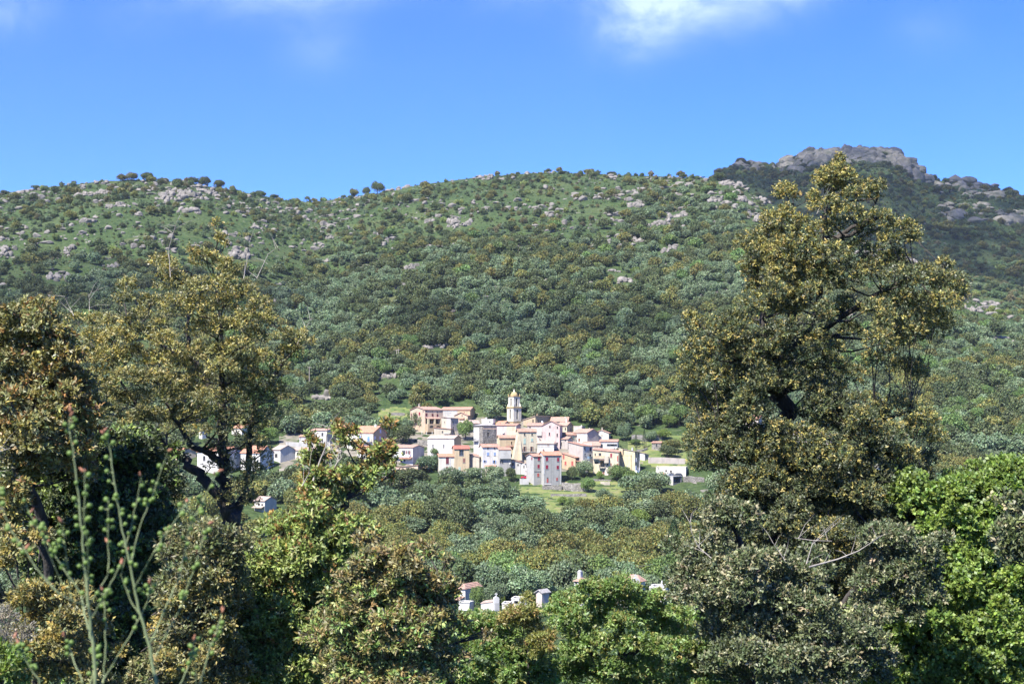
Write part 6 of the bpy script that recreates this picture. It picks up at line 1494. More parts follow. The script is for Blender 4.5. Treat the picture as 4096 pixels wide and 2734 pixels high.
near_tree('holm_oak', 'tall holm oak with golden new leaves reaching above the ridge', 'tree', Y1, oak_top + oak_mid + oak_fill[oak_fill_top:],
 [lim('5',[(560,1900,0.5,.34),(620,1300,0.5,.30),(700,800,.3,.27),(715,400,.2,.25),(715,150,0.1,.22)]) + lim('4',[(740,1250,0,.19),(760,1000,0,.13),(770,800,0,.10),(770,620,0,.05),(780,360,0,.02)]),
  lim('4',[(740,1250,0.2,.12),(860,1150,.5,.10),(950,900,.5,.08),(930,600,.2,.06),(960,400,0,.04),(1020,180,0,.015)]),
  lim('4',[(860,1150,.5,.09),(1020,1000,.2,.07),(1180,880,-.3,.05),(1400,760,-.6,.05),(1620,740,-.3,.02)]),
  lim('4',[(930,600,0,.07),(1060,520,-.2,.05),(1200,440,-.2,.035),(1250,280,0,.015)]),
  lim('4',[(950,420,0,.05),(1060,340,.2,.03),(1240,330,.1,.014)]),
  lim('4',[(940,560,-.2,.06),(1050,560,-.5,.05),(1200,460,-.6,.03),(1400,500,-.3,.012)]),
  lim('4',[(740,1250,0,.12),(600,1150,-.4,.09),(590,850,-.3,.06),(570,780,-.2,.04),(560,600,0,.02)]),
  lim('4',[(720,1400,0,.14),(560,1330,-.5,.09),(400,1150,-.6,.06),(250,1020,-.3,.02)]),
  lim('5',[(715,400,.2,.16),(560,250,-.5,.11),(350,200,-.6,.05),(230,260,-.4,.02)]),
  lim('5',[(715,420,.2,.15),(880,340,-.5,.11),(1050,200,-.8,.08),(1180,120,-.8,.05),(1400,60,-.5,.02)]),
  lim('5',[(720,650,.2,.16),(1000,480,-.6,.12),(1200,260,-.6,.09),(1330,310,-.6,.07),(1460,470,-.4,.04),(1580,640,-.3,.02)]),
  lim('5',[(1100,245,-.7,.05),(1240,240,-.8,.06),(1420,330,-.6,.045),(1500,420,-.4,.02)])],
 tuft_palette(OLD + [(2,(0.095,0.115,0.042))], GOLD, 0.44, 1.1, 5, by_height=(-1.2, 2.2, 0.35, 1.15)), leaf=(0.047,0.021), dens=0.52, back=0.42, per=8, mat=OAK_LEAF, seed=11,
 foot=(at(1712,1568,Y1).x, Y1+0.5, hz(at(1712,1568,Y1).x, Y1+.5)-.2),
 bare=[lim('4',[(850,460,-.9,.007),(890,370,-.9,.006),(920,300,-.9,.004)])])
near_tree('holm_oak', 'grey-green holm oak with pale shoot tips crowding the foot of the tallest oak', 'tree', 19.0, oak_low,
 [lim('5',[(540,1900,0,.16),(545,1450,0,.14),(560,1150,.1,.11),(540,900,0,.07),(450,680,0,.03)]), lim('5',[(560,1250,0,.1),(750,1100,-.2,.07),(900,950,-.2,.03)]), lim('5',[(560,1600,0,.1),(850,1400,-.2,.06),(1150,1300,-.1,.03)]),
  lim('5',[(560,1200,0,.08),(380,1050,-.2,.05),(220,940,0,.02)])],
 tuft_palette(OLD_GREY, PALE, 0.24, 1.5, 6), leaf=(0.056,0.026), dens=0.85, per=8, mat=OAK_LEAF, seed=12,
 foot=(at(1715,1568,19).x, 19.0, hz(at(1715,1568,19).x, 19.0)-.2),
 bare=[lim('5',[(715,850,-1.9,.022),(860,810,-1.9,.016),(960,770,-1.9,.010),(1085,690,-1.9,.005)]), lim('5',[(720,840,-1.7,.014),(740,740,-1.8,.010),(800,690,-1.8,.008),(890,610,-1.8,.004)]), lim('5',[(660,710,-1.7,.006),(740,720,-1.8,.008),(830,720,-1.9,.005)]),
       lim('5',[(270,830,-1.2,.010),(200,770,-1.2,.008),(165,690,-1.2,.005),(155,640,-1.2,.003)]), lim('5',[(650,840,-1.2,.008),(610,780,-1.2,.006),(580,740,-1.2,.003)])])
near_tree('holm_oak', 'greyish holm oak with drooping leafy boughs against the lime-green tree', 'tree', 21.5, oak_right,
 [lim('5',[(1000,1700,0.9,.08),(1060,1300,0.9,.07),(1200,1050,.6,.06),(1300,880,0.2,.04),(1380,780,0,.02)]), lim('5',[(1250,1080,.2,.06),(1400,960,0,.04),(1560,880,0,.015)])],
 tuft_palette(OLD_GREY, PALE, 0.30, 1.5, 8), leaf=(0.056,0.026), dens=0.85, per=8, mat=OAK_LEAF, seed=13,
 foot=(at(1940,1568,22).x, 22.0, hz(at(1940,1568,22).x, 22.0)-.2))

# the lime-green tree and the grey oak bough at the right edge
lime = fill([(2035,1125),(2090,1100),(2170,1120),(2240,1095),(2300,1075),(2380,1045),(2460,1080),(2520,1180),(2520,1600),(2000,1600),(1960,1440),(2040,1330),(2130,1300),(2130,1180)], 33, 36, 41)
lime += crop5([(1700,470,80,50),(1850,450,80,45),(1980,410,70,45),(1330,520,60,50),(1420,470,50,50),(1390,430,40,40),(2060,360,60,40),(1180,1100,60,60,.5),(1100,1180,60,60,.4),(1380,1300,70,60),(1450,1260,70,60)])
near_tree('broadleaf_tree', 'bright lime-green broadleaf tree filling the lower right corner', 'tree', 24.0, lime,
 [lim('5',[(1750,1950,.5,.2),(1740,1500,.5,.17),(1760,1100,.2,.12),(1800,800,0,.07),(1850,520,0,.02)]), lim('5',[(1750,1350,.3,.1),(1560,1000,0,.06),(1450,560,0,.02)]), lim('5',[(1755,1200,.3,.1),(1950,900,0,.06),(2060,560,0,.02)])],
 tuft_palette(FRESH, [(5,(0.235,0.330,0.060)),(3,(0.270,0.360,0.085))], 0.25, 1.0, 9), leaf=(0.066,0.050), dens=0.85, per=7, mat=SOFT_LEAF, seed=14, thick=.5,
 foot=(at(2215,1568,24.4).x, 24.4, hz(at(2215,1568,24.4).x, 24.4)-.2))
near_tree('holm_oak', 'dull green oak bough at the right edge in front of lime-green leaves', 'tree', 16.5, crop5([(1980,700,75,62),(2010,800,90,80),(1930,770,60,55),(2040,620,65,50),(2090,720,90,80),(2080,850,80,60),(1960,860,55,50),(2150,780,100,90),(2050,560,50,40)]),
 [lim('5',[(2300,1900,0,.13),(2270,1300,0,.1),(2200,950,0,.06),(2100,760,0,.03)])],
 tuft_palette(OLD_GREY+[(4,(0.12,0.15,0.05))], PALE, 0.15, 1.5, 8), leaf=(0.065,0.03), dens=0.8, per=8, mat=OAK_LEAF, seed=15, foot=(at(2440,1568,16.5).x, 16.5, hz(at(2440,1568,16.5).x, 16.5)-.2))

# left oak with the forked dark trunk
left_oak = cropA([(1205,165,58,48),(1385,78,45,45),(1420,110,35,30),(1290,220,118,75),(1010,218,100,45),(1050,290,88,55),(1420,260,78,75),(1100,370,135,75),(1250,400,118,85),(1400,370,98,75),(1470,300,48,55),
 (800,370,78,60),(780,455,75,45),(950,480,105,60),(1100,500,118,75),(1250,520,125,85),(1400,500,105,85),(1550,430,85,75),(1620,500,85,65),(1680,580,55,55),(1550,600,105,85),(1400,640,115,75),(1250,650,110,70,.8),
 (600,590,88,50),(680,600,88,55),(800,610,78,48),(580,700,105,72),(720,700,115,72),(880,680,105,72),(1000,620,75,48),(1030,720,95,72),(1600,700,95,75),(1500,760,105,75),(1380,780,95,65),(1250,800,115,75,.8),
 (1130,860,105,72),(980,840,105,72),(830,820,115,85),(680,830,115,85),(560,830,95,72),(510,960,95,72),(640,950,115,85),(800,960,125,82),(950,960,115,72),(1100,980,105,72),(1240,950,105,72,.85),(1400,900,115,75),
 (1530,880,105,75),(1650,830,75,65),(1500,980,115,75),(1640,960,85,65),(1780,680,65,55),(1850,720,85,60),(1820,800,95,72),(1760,880,75,62,.8),(1900,690,50,50),(1950,730,35,32),(1720,1000,80,60,.6),(1750,1060,85,55,.6),
 (1600,1080,105,75),(1450,1080,115,75),(1300,1080,105,75),(1150,1060,105,75),(1000,1080,115,75),(850,1080,115,75),(700,1080,115,75),(1700,1180,75,75,.7),(1580,1200,105,75),(1450,1200,105,65),(1300,1180,115,72),
 (1150,1180,105,72),(1000,1200,105,72),(880,1200,95,72),(960,1310,55,45),(1250,1290,110,60,.5),(1430,1300,90,60,.5),(1600,1320,95,65,.55),(1380,1400,90,60,.4),(1650,1430,65,80,.5),(1560,1520,80,60,.5),(1440,1540,80,60,.4),(800,1270,90,60,.8),(700,1190,90,60)])
left_oak += cropB([(1700,150,100,110,.5),(1600,240,90,80,.5),(1500,330,80,70,.4),(1680,330,75,75,.6),(1420,110,60,60,.35)])
Y2 = 20.0
near_tree('holm_oak', 'golden holm oak with forked dark trunk before the white houses', 'tree', Y2, left_oak,
 [lim('B',[(1545,1000,.4,.20),(1545,600,.3,.18),(1540,480,.2,.17),(1510,400,.1,.10),(1400,230,0,.10),(1300,130,0,.09),(1215,20,-.1,.08)]) + lim('A',[(1150,1440,-.1,.07),(1060,1390,-.1,.05),(960,1290,-.2,.04),(900,1150,-.3,.03),(700,850,-.2,.012)]),
  lim('B',[(1540,480,.2,.13),(1490,300,.2,.12),(1490,60,.1,.11)]) + lim('A',[(1395,1500,.1,.10),(1390,1350,.1,.09),(1390,1130,0,.08),(1300,980,0,.06),(1210,840,-.1,.05),(1170,680,0,.035),(1200,300,0,.012)]),
  lim('B',[(1550,470,.3,.10),(1600,330,.3,.07),(1625,230,.3,.05)]) + lim('A',[(1540,1420,.3,.06),(1550,1250,.3,.05),(1600,1100,.2,.04),(1750,900,0,.03),(1890,720,0,.01)]),
  lim('A',[(1395,1500,.1,.08),(1310,1420,-.2,.06),(1240,1390,-.3,.05),(1120,1200,-.4,.035),(1010,950,-.3,.015)]),
  lim('A',[(1390,1130,0,.06),(1420,900,-.3,.05),(1400,600,-.2,.03),(1330,250,0,.012)]),
  lim('A',[(1300,980,0,.05),(1100,800,-.3,.035),(820,600,-.2,.015),(770,420,0,.008)])],
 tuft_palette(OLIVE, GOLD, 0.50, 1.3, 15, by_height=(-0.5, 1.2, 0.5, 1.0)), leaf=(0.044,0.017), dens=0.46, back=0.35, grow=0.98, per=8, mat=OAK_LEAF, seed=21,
 foot=(at(528,1568,Y2+.4).x, Y2+.4, hz(at(528,1568,Y2+.4).x, Y2+.4)-.2),
 bare=[lim('A',[(1165,370,-.9,.010),(1155,200,-.9,.007),(1190,80,-.9,.005),(1215,10,-.9,.003)]), lim('A',[(1570,360,-.5,.009),(1590,260,-.5,.007),(1610,170,-.5,.005),(1590,80,-.5,.003)]), lim('A',[(1650,360,-.5,.008),(1720,210,-.5,.006),(1780,170,-.5,.003)]),
       lim('A',[(545,590,-.6,.007),(510,520,-.6,.005),(490,470,-.6,.003)]), lim('A',[(640,560,-.6,.006),(640,490,-.6,.005),(625,430,-.6,.003)]), lim('A',[(1880,760,-.3,.006),(1945,640,-.3,.005),(1975,590,-.3,.003)])])
# oaks at the left edge
far_left = cropA([(50,545,58,45),(130,560,115,55),(230,565,55,45),(100,640,105,72),(250,640,85,65),(60,720,85,65),(180,720,105,72),(300,710,80,65),(390,655,48,45),(420,720,75,65),(350,800,105,72),(450,830,80,65),(60,830,85,65),
 (180,850,105,72),(300,900,105,72),(60,950,85,72),(180,980,115,72),(320,1000,105,72),(440,930,80,65),(440,1040,80,65),(80,1080,90,72),(220,1100,115,72),(360,1120,105,72),(480,1130,90,65),(80,1220,90,72),(220,1240,115,72),
 (360,1250,105,72),(500,1250,90,72),(600,1180,80,60),(80,1350,90,72),(220,1370,115,72),(360,1380,105,72),(100,1480,90,72),(240,1500,105,72),(380,1500,90,72),(520,1400,90,72),(-60,600,90,80),(-60,800,90,80),(-60,1000,90,80),(-60,1250,100,90)])
far_left += cropB([(60,230,70,60,.9),(130,330,70,60,.9),(50,350,60,60,.9),(90,450,70,60,.9),(160,230,60,60,.9),(20,480,60,60,.8),(110,560,50,50,.8)])
near_tree('holm_oak', 'bronze-tinted holm oak cut off by the left edge', 'tree', 16.5, far_left,
 [lim('B',[(100,1500,1.2,.09),(120,900,1.1,.08),(100,400,.8,.08),(60,200,.4,.08)]) + lim('A',[(80,1400,0,.11),(120,1000,0,.08),(150,750,0,.05),(130,580,0,.015)]), lim('A',[(90,1300,0,.09),(280,1150,-.2,.06),(400,900,-.1,.03),(410,700,0,.01)]), lim('A',[(90,1420,0,.08),(350,1350,-.2,.05),(580,1200,0,.015)])],
 tuft_palette(OLIVE, BRONZE+GOLD, 0.42, 1.3, 25), leaf=(0.058,0.026), dens=0.8, per=8, mat=OAK_LEAF, seed=31,
 foot=(at(34,1568,17).x, 17.0, hz(at(34,1568,17).x, 17.0)-.2),
 bare=[lim('A',[(0,870,-1.6,.010),(100,870,-1.6,.008),(210,875,-1.6,.005)]), lim('A',[(60,905,-1.6,.010),(150,930,-1.6,.006)]), lim('A',[(110,1500,-1.6,.014),(220,1530,-1.6,.012),(300,1560,-1.6,.008)]), lim('A',[(180,1430,-1.6,.010),(280,1420,-1.6,.009),(370,1390,-1.6,.005)])])
dark_left = fill([(120,1060),(250,1010),(330,1000),(380,1080),(375,1180),(370,1300),(330,1400),(300,1570),(170,1570),(140,1400),(100,1330),(40,1290),(30,1180)], 30, 34, 51, k=.9)
dark_left += cropA([(640,1340,80,60),(700,1440,90,60),(780,1400,70,50),(600,1500,90,65),(740,1530,90,60),(850,1500,90,65),(980,1460,75,60),(900,1400,75,60,.7)]) + cropB([(100,150,90,70),(250,150,90,70),(400,100,90,70),(100,300,80,70,.6),(1050,150,70,70),(1050,280,60,60),(1080,420,50,60,.7),(960,480,80,70)])
near_tree('holm_oak', 'dark green holm oak behind the asphodel stalks', 'tree', 18.5, dark_left,
 [lim('B',[(700,1900,0.5,.2),(720,1300,.5,.18),(730,900,.4,.15),(720,600,.3,.12),(700,300,.2,.06),(680,100,0,.02)]), lim('B',[(720,900,.4,.12),(450,500,.2,.09),(250,330,0,.07),(0,400,0,.05)]), lim('B',[(725,800,.4,.1),(900,500,.1,.06),(1040,250,0,.02)])],
 tuft_palette([(5,(0.060,0.080,0.030)),(3,(0.088,0.118,0.038)),(2,(0.040,0.052,0.022)),(1.4,(0.17,0.235,0.05))], FRESH, 0.10, 1.6, 29), leaf=(0.058,0.028), dens=0.85, per=8, mat=OAK_LEAF, seed=32,
 foot=(at(240,1568,19).x, 19.0, hz(at(240,1568,19).x, 19.0)-.2))
gold_brush = fill([(430,1300),(520,1290),(560,1330),(560,1600),(360,1600),(380,1400)], 42, 34, 63, k=.8) + cropB([(50,560,75,55),(75,660,85,65),(180,690,60,50),(30,760,80,60),(250,960,125,90),(150,1010,110,85),(350,1050,130,90),(450,1150,115,90),(220,1150,120,85),(350,1280,130,82),(200,1330,110,85),(480,1320,95,80),(300,1480,140,82),(450,1480,95,80),(120,1250,90,80),(560,1420,80,80),(600,1530,90,60)])
near_tree('holm_oak', 'low golden-brown oak scrub at the lower left behind the stalks', 'tree', 13.5, gold_brush, [],
 tuft_palette(OLIVE, [(5,(0.30,0.235,0.06)),(3,(0.24,0.19,0.055))], 0.5, 1.8, 39), leaf=(0.042,0.019), dens=0.85, per=8, mat=OAK_LEAF, seed=33, foot=(at(110,1568,13.5).x, 13.5, hz(at(110,1568,13.5).x, 13.5)-.1))
near_tree('thorn_bush', 'tangled grey leafless bush near the lower left corner', 'bush', 12.5, cropB([(60,1150,90,80,.28),(150,1250,90,70,.25),(40,1230,70,80,.3),(190,1200,60,60,.25)]), [],
 tuft_palette([(5,(0.21,0.19,0.13)),(3,(0.16,0.15,0.10))], PALE, .1), leaf=(0.035,0.012), dens=.8, per=7, mat=OAK_LEAF, seed=34, bark=BARK_GREY, twigs=22, minbr=0.004, foot=(at(38,1568,12.5).x, 12.5, hz(at(38,1568,12.5).x, 12.5)-.1))
near_tree('fresh_green_bush', 'small fresh green bush in the bottom left corner', 'bush', 11.5, cropB([(60,1390,85,75),(0,1340,60,60),(130,1430,70,70),(40,1480,100,75),(120,1540,90,50),(-60,1450,80,80)]), [],
 tuft_palette(FRESH, YELG, .12), leaf=(0.042,0.026), dens=.85, per=7, mat=SOFT_LEAF, seed=35, foot=(at(15,1568,11.5).x, 11.5, hz(at(15,1568,11.5).x, 11.5)-.1))
# brush under the forked oak
brush = cropB([(1180,560,70,70,.7),(1280,620,90,80),(1400,520,85,60),(1500,600,130,95),(1350,680,130,95),(1620,640,100,80),(1150,700,105,80),(1300,800,130,90),(1470,830,120,85),(1250,950,115,90),(1400,1000,120,90),(1120,900,90,90),(1150,1040,100,85),
 (1200,1170,115,90),(1380,1180,110,85),(1120,1300,100,90),(1270,1320,110,90),(1400,1340,100,80),(1180,1450,110,90),(1330,1470,110,85),(1050,1420,90,80),(1050,1540,100,60),(1250,1550,120,50),(1450,1520,80,60),(1550,730,90,80,.8),(1600,850,80,70,.8),(930,1480,90,80),(880,1560,90,50)])
near_tree('holm_oak', 'greyish twiggy oak scrub below the forked trunk', 'tree', 13.2, brush, [],
 tuft_palette([(5,(0.120,0.138,0.052)),(3,(0.155,0.170,0.066)),(2,(0.080,0.095,0.036))], TWIGGY, 0.3, 1.6, 49), leaf=(0.044,0.016), dens=0.60, back=.4, per=8, mat=OAK_LEAF, seed=36, twigs=6, foot=(at(440,1568,13.2).x, 13.2, hz(at(440,1568,13.2).x, 13.2)-.1))
# catkin oak in the middle
mid_oak = cropC([(250,25,58,45),(320,45,45,45),(265,100,55,45),(60,60,38,28),(80,95,45,35),(100,170,75,50),(40,205,55,55),(180,180,40,40,.6),(530,140,65,50),(560,180,48,52),(480,150,50,40),(540,240,36,36),(400,240,65,45),(420,300,85,52),(300,290,85,52),
 (200,300,65,45),(130,280,60,40),(300,380,65,36),(420,370,45,36),(100,240,50,40),(50,330,65,55),(30,420,55,55),(110,450,85,62),(200,440,75,52),(60,530,95,72),(160,560,95,72),(300,600,95,65,.9),(400,620,75,55),(450,660,55,52),
 (350,690,95,65,.8),(250,680,95,75),(130,680,95,75),(40,660,80,70),(60,780,95,75),(180,780,90,70),(290,765,80,60,.8),(40,900,70,70),(120,930,80,70),(210,870,80,70),(-20,600,70,70),(-30,760,70,70)])
mid_oak += fill([(600,1250),(780,1230),(800,1400),(760,1600),(500,1600),(520,1400)], 44, 36, 64, k=.85)
mid_oak += cropB([(1900,550,140,95),(2050,500,120,85),(2150,570,95,80),(1850,700,125,95),(2000,680,110,80),(1800,820,110,80),(1950,800,125,75),(1700,950,125,90),(1850,950,110,80),(2000,930,100,80),(1620,1010,100,80),(1650,1180,125,75),
 (1800,1250,140,92),(1950,1280,110,80),(1700,1380,120,80),(1850,1400,110,80),(2000,1400,90,80),(1600,1480,110,80),(1750,1520,115,70),(1950,1510,110,70),(1520,1400,90,80),(1480,1540,90,60),(1750,1080,90,70),(1930,1100,90,80)])
def mid_pal(rng, idx, tp):
    n = len(tp); hgt = np.clip((tp[:,2]+1.1)/1.2, 0, 1)
    dr = vnoise(tp[:,0]*2.2+7, tp[:,2]*2.2+tp[:,1], 77)
    br = rng.random(n) < (0.15+0.75*hgt)*(0.15+1.2*dr)*0.62
    a = pick_cols(rng, [(5,(0.185,0.240,0.058)),(3,(0.24,0.30,0.075)),(2,(0.115,0.155,0.04)),(1,(0.30,0.31,0.12))], n)
    b = pick_cols(rng, BRONZE+[(2,(0.30,0.24,0.06))], n)
    return np.where(br[:,None], b, a), br
near_tree('holm_oak', 'oak with rusty catkins and bare grey twigs before the village', 'tree', 14.0, mid_oak,
 [lim('C',[(-80,1600,.3,.15),(-60,1100,.3,.13),(10,900,.2,.11),(60,700,.1,.09),(90,520,0,.06),(100,440,0,.05),(110,330,0,.03)]), lim('C',[(60,700,.1,.07),(220,560,-.1,.05),(330,400,-.1,.035),(450,290,0,.02),(540,180,0,.008)]), lim('C',[(20,850,.1,.07),(250,720,-.2,.05),(430,640,-.1,.02)]),
  lim('C',[(-60,1200,.3,.08),(-120,1000,.1,.06),(-150,760,0,.03)])],
 mid_pal, leaf=(0.046,0.020), dens=0.70, per=8, mat=OAK_LEAF, seed=41, foot=(at(655,1568,14.3).x, 14.3, hz(at(655,1568,14.3).x, 14.3)-.2),
 bare=[lim('C',[(105,330,-.3,.016),(150,200,-.3,.013),(180,130,-.3,.010),(185,70,-.3,.008),(195,0,-.3,.004)]), lim('C',[(215,280,-.3,.012),(250,220,-.3,.010),(290,175,-.3,.005)]), lim('C',[(250,220,-.3,.007),(255,190,-.3,.006),(285,150,-.3,.003)]), lim('C',[(40,360,-.3,.010),(80,290,-.3,.008),(85,240,-.3,.004)])])
# bronze-grey brush right of it
grey_brush = cropC([(450,790,85,62),(550,805,90,62),(650,765,72,52),(380,850,85,65),(500,880,110,82),(640,860,95,72),(720,905,75,62),(300,950,95,75),(420,980,112,82),(560,980,112,82),(700,1000,105,75),(820,965,72,52),(890,950,60,55),(935,1000,45,50),(890,1080,72,62),
 (780,1080,105,75),(640,1100,112,75),(500,1100,112,82),(360,1080,112,82),(230,1050,95,75),(250,1180,105,80),(380,1200,105,80),(520,1200,105,80),(660,1210,105,80),(800,1180,95,75),(900,1180,52,52),(880,1270,75,62),(150,1300,95,80),(300,1320,105,80),(450,1320,105,80),(600,1320,105,80),
 (720,1300,80,60),(820,1340,90,70),(950,1400,90,52),(200,1450,105,80),(350,1460,105,80),(500,1460,105,80),(650,1440,90,70),(800,1450,95,72),(250,1550,105,60),(450,1550,105,60),(620,1550,95,60),(780,1550,95,60),(920,1500,80,60)])
def brush_pal(rng, idx, tp):
    n = len(tp); dr = vnoise(tp[:,0]*1.8+3, tp[:,2]*1.8+tp[:,1], 91); hgt = np.clip((tp[:,2]+2.4)/1.9, 0, 1)
    y = rng.random(n) < 0.5*(0.3+1.3*dr)
    a = pick_cols(rng, TWIGGY, n); b = pick_cols(rng, [(5,(0.200,0.150,0.055)),(3,(0.25,0.185,0.065))], n); g = pick_cols(rng, MIDG+YELG, n)
    c = np.where(y[:,None], b, a)
    low = rng.random(n) < (1-hgt)*0.75*(0.2+1.4*vnoise(tp[:,0]*1.3+63, tp[:,2]*1.3, 97))
    return np.where(low[:,None], g, c), y
near_tree('holm_oak', 'tan twiggy oak in the lower middle beside the white tombs', 'tree', 12.6, grey_brush,
 [lim('C',[(560,1900,.3,.12),(520,1450,.3,.1),(480,1200,.1,.08),(520,980,0,.05),(560,820,0,.02)]), lim('C',[(500,1300,.1,.07),(720,1120,-.1,.05),(860,980,0,.02)]), lim('C',[(500,1350,.1,.06),(330,1150,0,.03)])],
 brush_pal, leaf=(0.046,0.018), dens=0.75, per=8, mat=OAK_LEAF, seed=42, twigs=5, foot=(at(895,1568,12.9).x, 12.9, hz(at(895,1568,12.9).x, 12.9)-.2))
# green bushes along the bottom
bushA = crop11([(550,520,90,62),(630,490,70,50),(450,560,75,65),(600,600,120,75),(740,520,75,50),(750,620,110,75),(900,600,110,75),(600,720,110,80),(750,760,110,80),(900,760,105,80),(450,700,95,80),(500,880,110,80),(650,900,110,80),(800,900,110,80),(940,880,90,80),(420,960,90,60),(560,980,100,60),(860,980,110,60)])
bushY = crop11([(850,450,100,60),(760,500,70,50),(950,440,62,48),(960,520,70,60),(1000,640,90,55),(1050,700,65,55),(1070,620,60,60),(880,520,80,50),(990,740,60,60,.7)])
bushA += crop11([(1000,830,100,80),(1060,920,90,80),(1000,960,100,60),(1090,830,70,70),(960,800,70,60)])
bushB = crop11([(1100,440,82,55),(1200,400,82,55),(1150,340,60,45),(1250,480,110,75),(1300,380,105,62),(1400,300,105,62),(1350,250,75,45),(1500,280,112,62),(1600,250,105,52),(1680,290,85,52),(1450,400,112,75),(1600,380,122,82),(1740,380,105,75),
 (1850,330,72,55),(1850,430,105,75),(1980,450,95,65),(1150,560,112,75),(1300,600,110,80),(1450,520,110,80),(1600,520,110,80),(1750,520,110,80),(1900,560,110,80),(2050,560,100,70),(1120,800,100,90),(1250,740,110,85),(1400,680,110,85),(1550,680,110,85),(1700,680,110,85),
 (1850,700,110,85),(1200,920,110,80),(1350,880,110,80),(1500,850,110,80),(1650,860,110,80),(1800,860,110,80),(1450,980,120,60),(1620,990,110,60),(1780,990,110,60)])
bushC = crop11([(2000,700,105,85),(2150,680,100,80),(2120,560,80,60),(2000,860,110,80),(2150,850,110,80),(2300,700,90,80),(2300,850,100,80),(1950,980,110,60),(2100,990,110,60),(2260,980,110,60),(2430,900,90,90,.8)])
near_tree('green_oak', 'fresh green young oak below the white box tombs', 'tree', 22.0, bushA, [], tuft_palette(MIDG+[(2,(0.11,0.20,0.04))], YELG, .16, 1.3, 55), leaf=(0.056,0.028), dens=.85, per=8, mat=SOFT_LEAF, seed=51, foot=(at(1140,1568,22).x, 22.0, hz(at(1140,1568,22).x, 22.0)-.1))
near_tree('broom_shrub', 'yellow-green feathery shrub next to the white box tombs', 'bush', 21.0, bushY, [], tuft_palette(YELG, [(5,(0.31,0.22,0.075))], .22, 1.8, 56), leaf=(0.060,0.017), dens=.85, per=9, mat=SOFT_LEAF, seed=52, foot=(at(1215,1568,21.5).x, 21.5, hz(at(1215,1568,21.5).x, 21.5)-.1))
near_tree('green_oak', 'broad mid-green oak at bottom centre below the chapel roofs', 'tree', 23.0, bushB,
 [[(1432,1700,.4,.14),(1432,1540,.3,.12),(1430,1500,.1,.1),(1425,1440,0,.07),(1420,1370,0,.02)], [(1432,1560,.3,.08),(1340,1480,-.1,.05),(1290,1400,0,.02)], [(1430,1520,.2,.08),(1510,1450,0,.05),(1540,1390,0,.02)]],
 tuft_palette(MIDG, YELG, .18, 1.2, 57), leaf=(0.056,0.030), dens=.85, per=8, mat=SOFT_LEAF, seed=53, foot=(at(1432,1568,23.4).x, 23.4, hz(at(1432,1568,23.4).x, 23.4)-.2))
near_tree('green_oak', 'mid-green oak between the broad oak and the grey oak', 'tree', 24.5, bushC, [], tuft_palette(MIDG+[(3,(0.10,0.18,0.04))], YELG, .14, 1.3, 58), leaf=(0.056,0.030), dens=.85, per=8, mat=SOFT_LEAF, seed=54, foot=(at(1590,1568,24.8).x, 24.8, hz(at(1590,1568,24.8).x, 24.8)-.1))

# ------------------------------------------------------------------ asphodel stalks close to the camera
ST_MAT = noise_mat('asphodel_stem', (0.13,0.165,0.075), (0.20,0.235,0.11), 30, 0.6)
FR_MAT = noise_mat('asphodel_fruit', (0.085,0.140,0.026), (0.135,0.20,0.042), 60, 0.45)
BD_MAT = noise_mat('asphodel_bud', (0.24,0.095,0.055), (0.32,0.16,0.09), 60, 0.7)
fm = MB(); fm.lathe(0, 0, [(0.0008,-.0052),(.0030,-.0044),(.0050,-.0015),(.0051,.0012),(.0036,.0040),(.0012,.0052)], 9)
FRUIT = fm.build('fruit', FR_MAT, smooth=True); COL.objects.unlink(FRUIT)
fm = MB(); fm.lathe(0, 0, [(0.0006,-.006),(.0026,-.003),(.0030,.001),(.0015,.006),(.0004,.009)], 7)
BUD = fm.build('bud', BD_MAT, smooth=True); COL.objects.unlink(BUD)
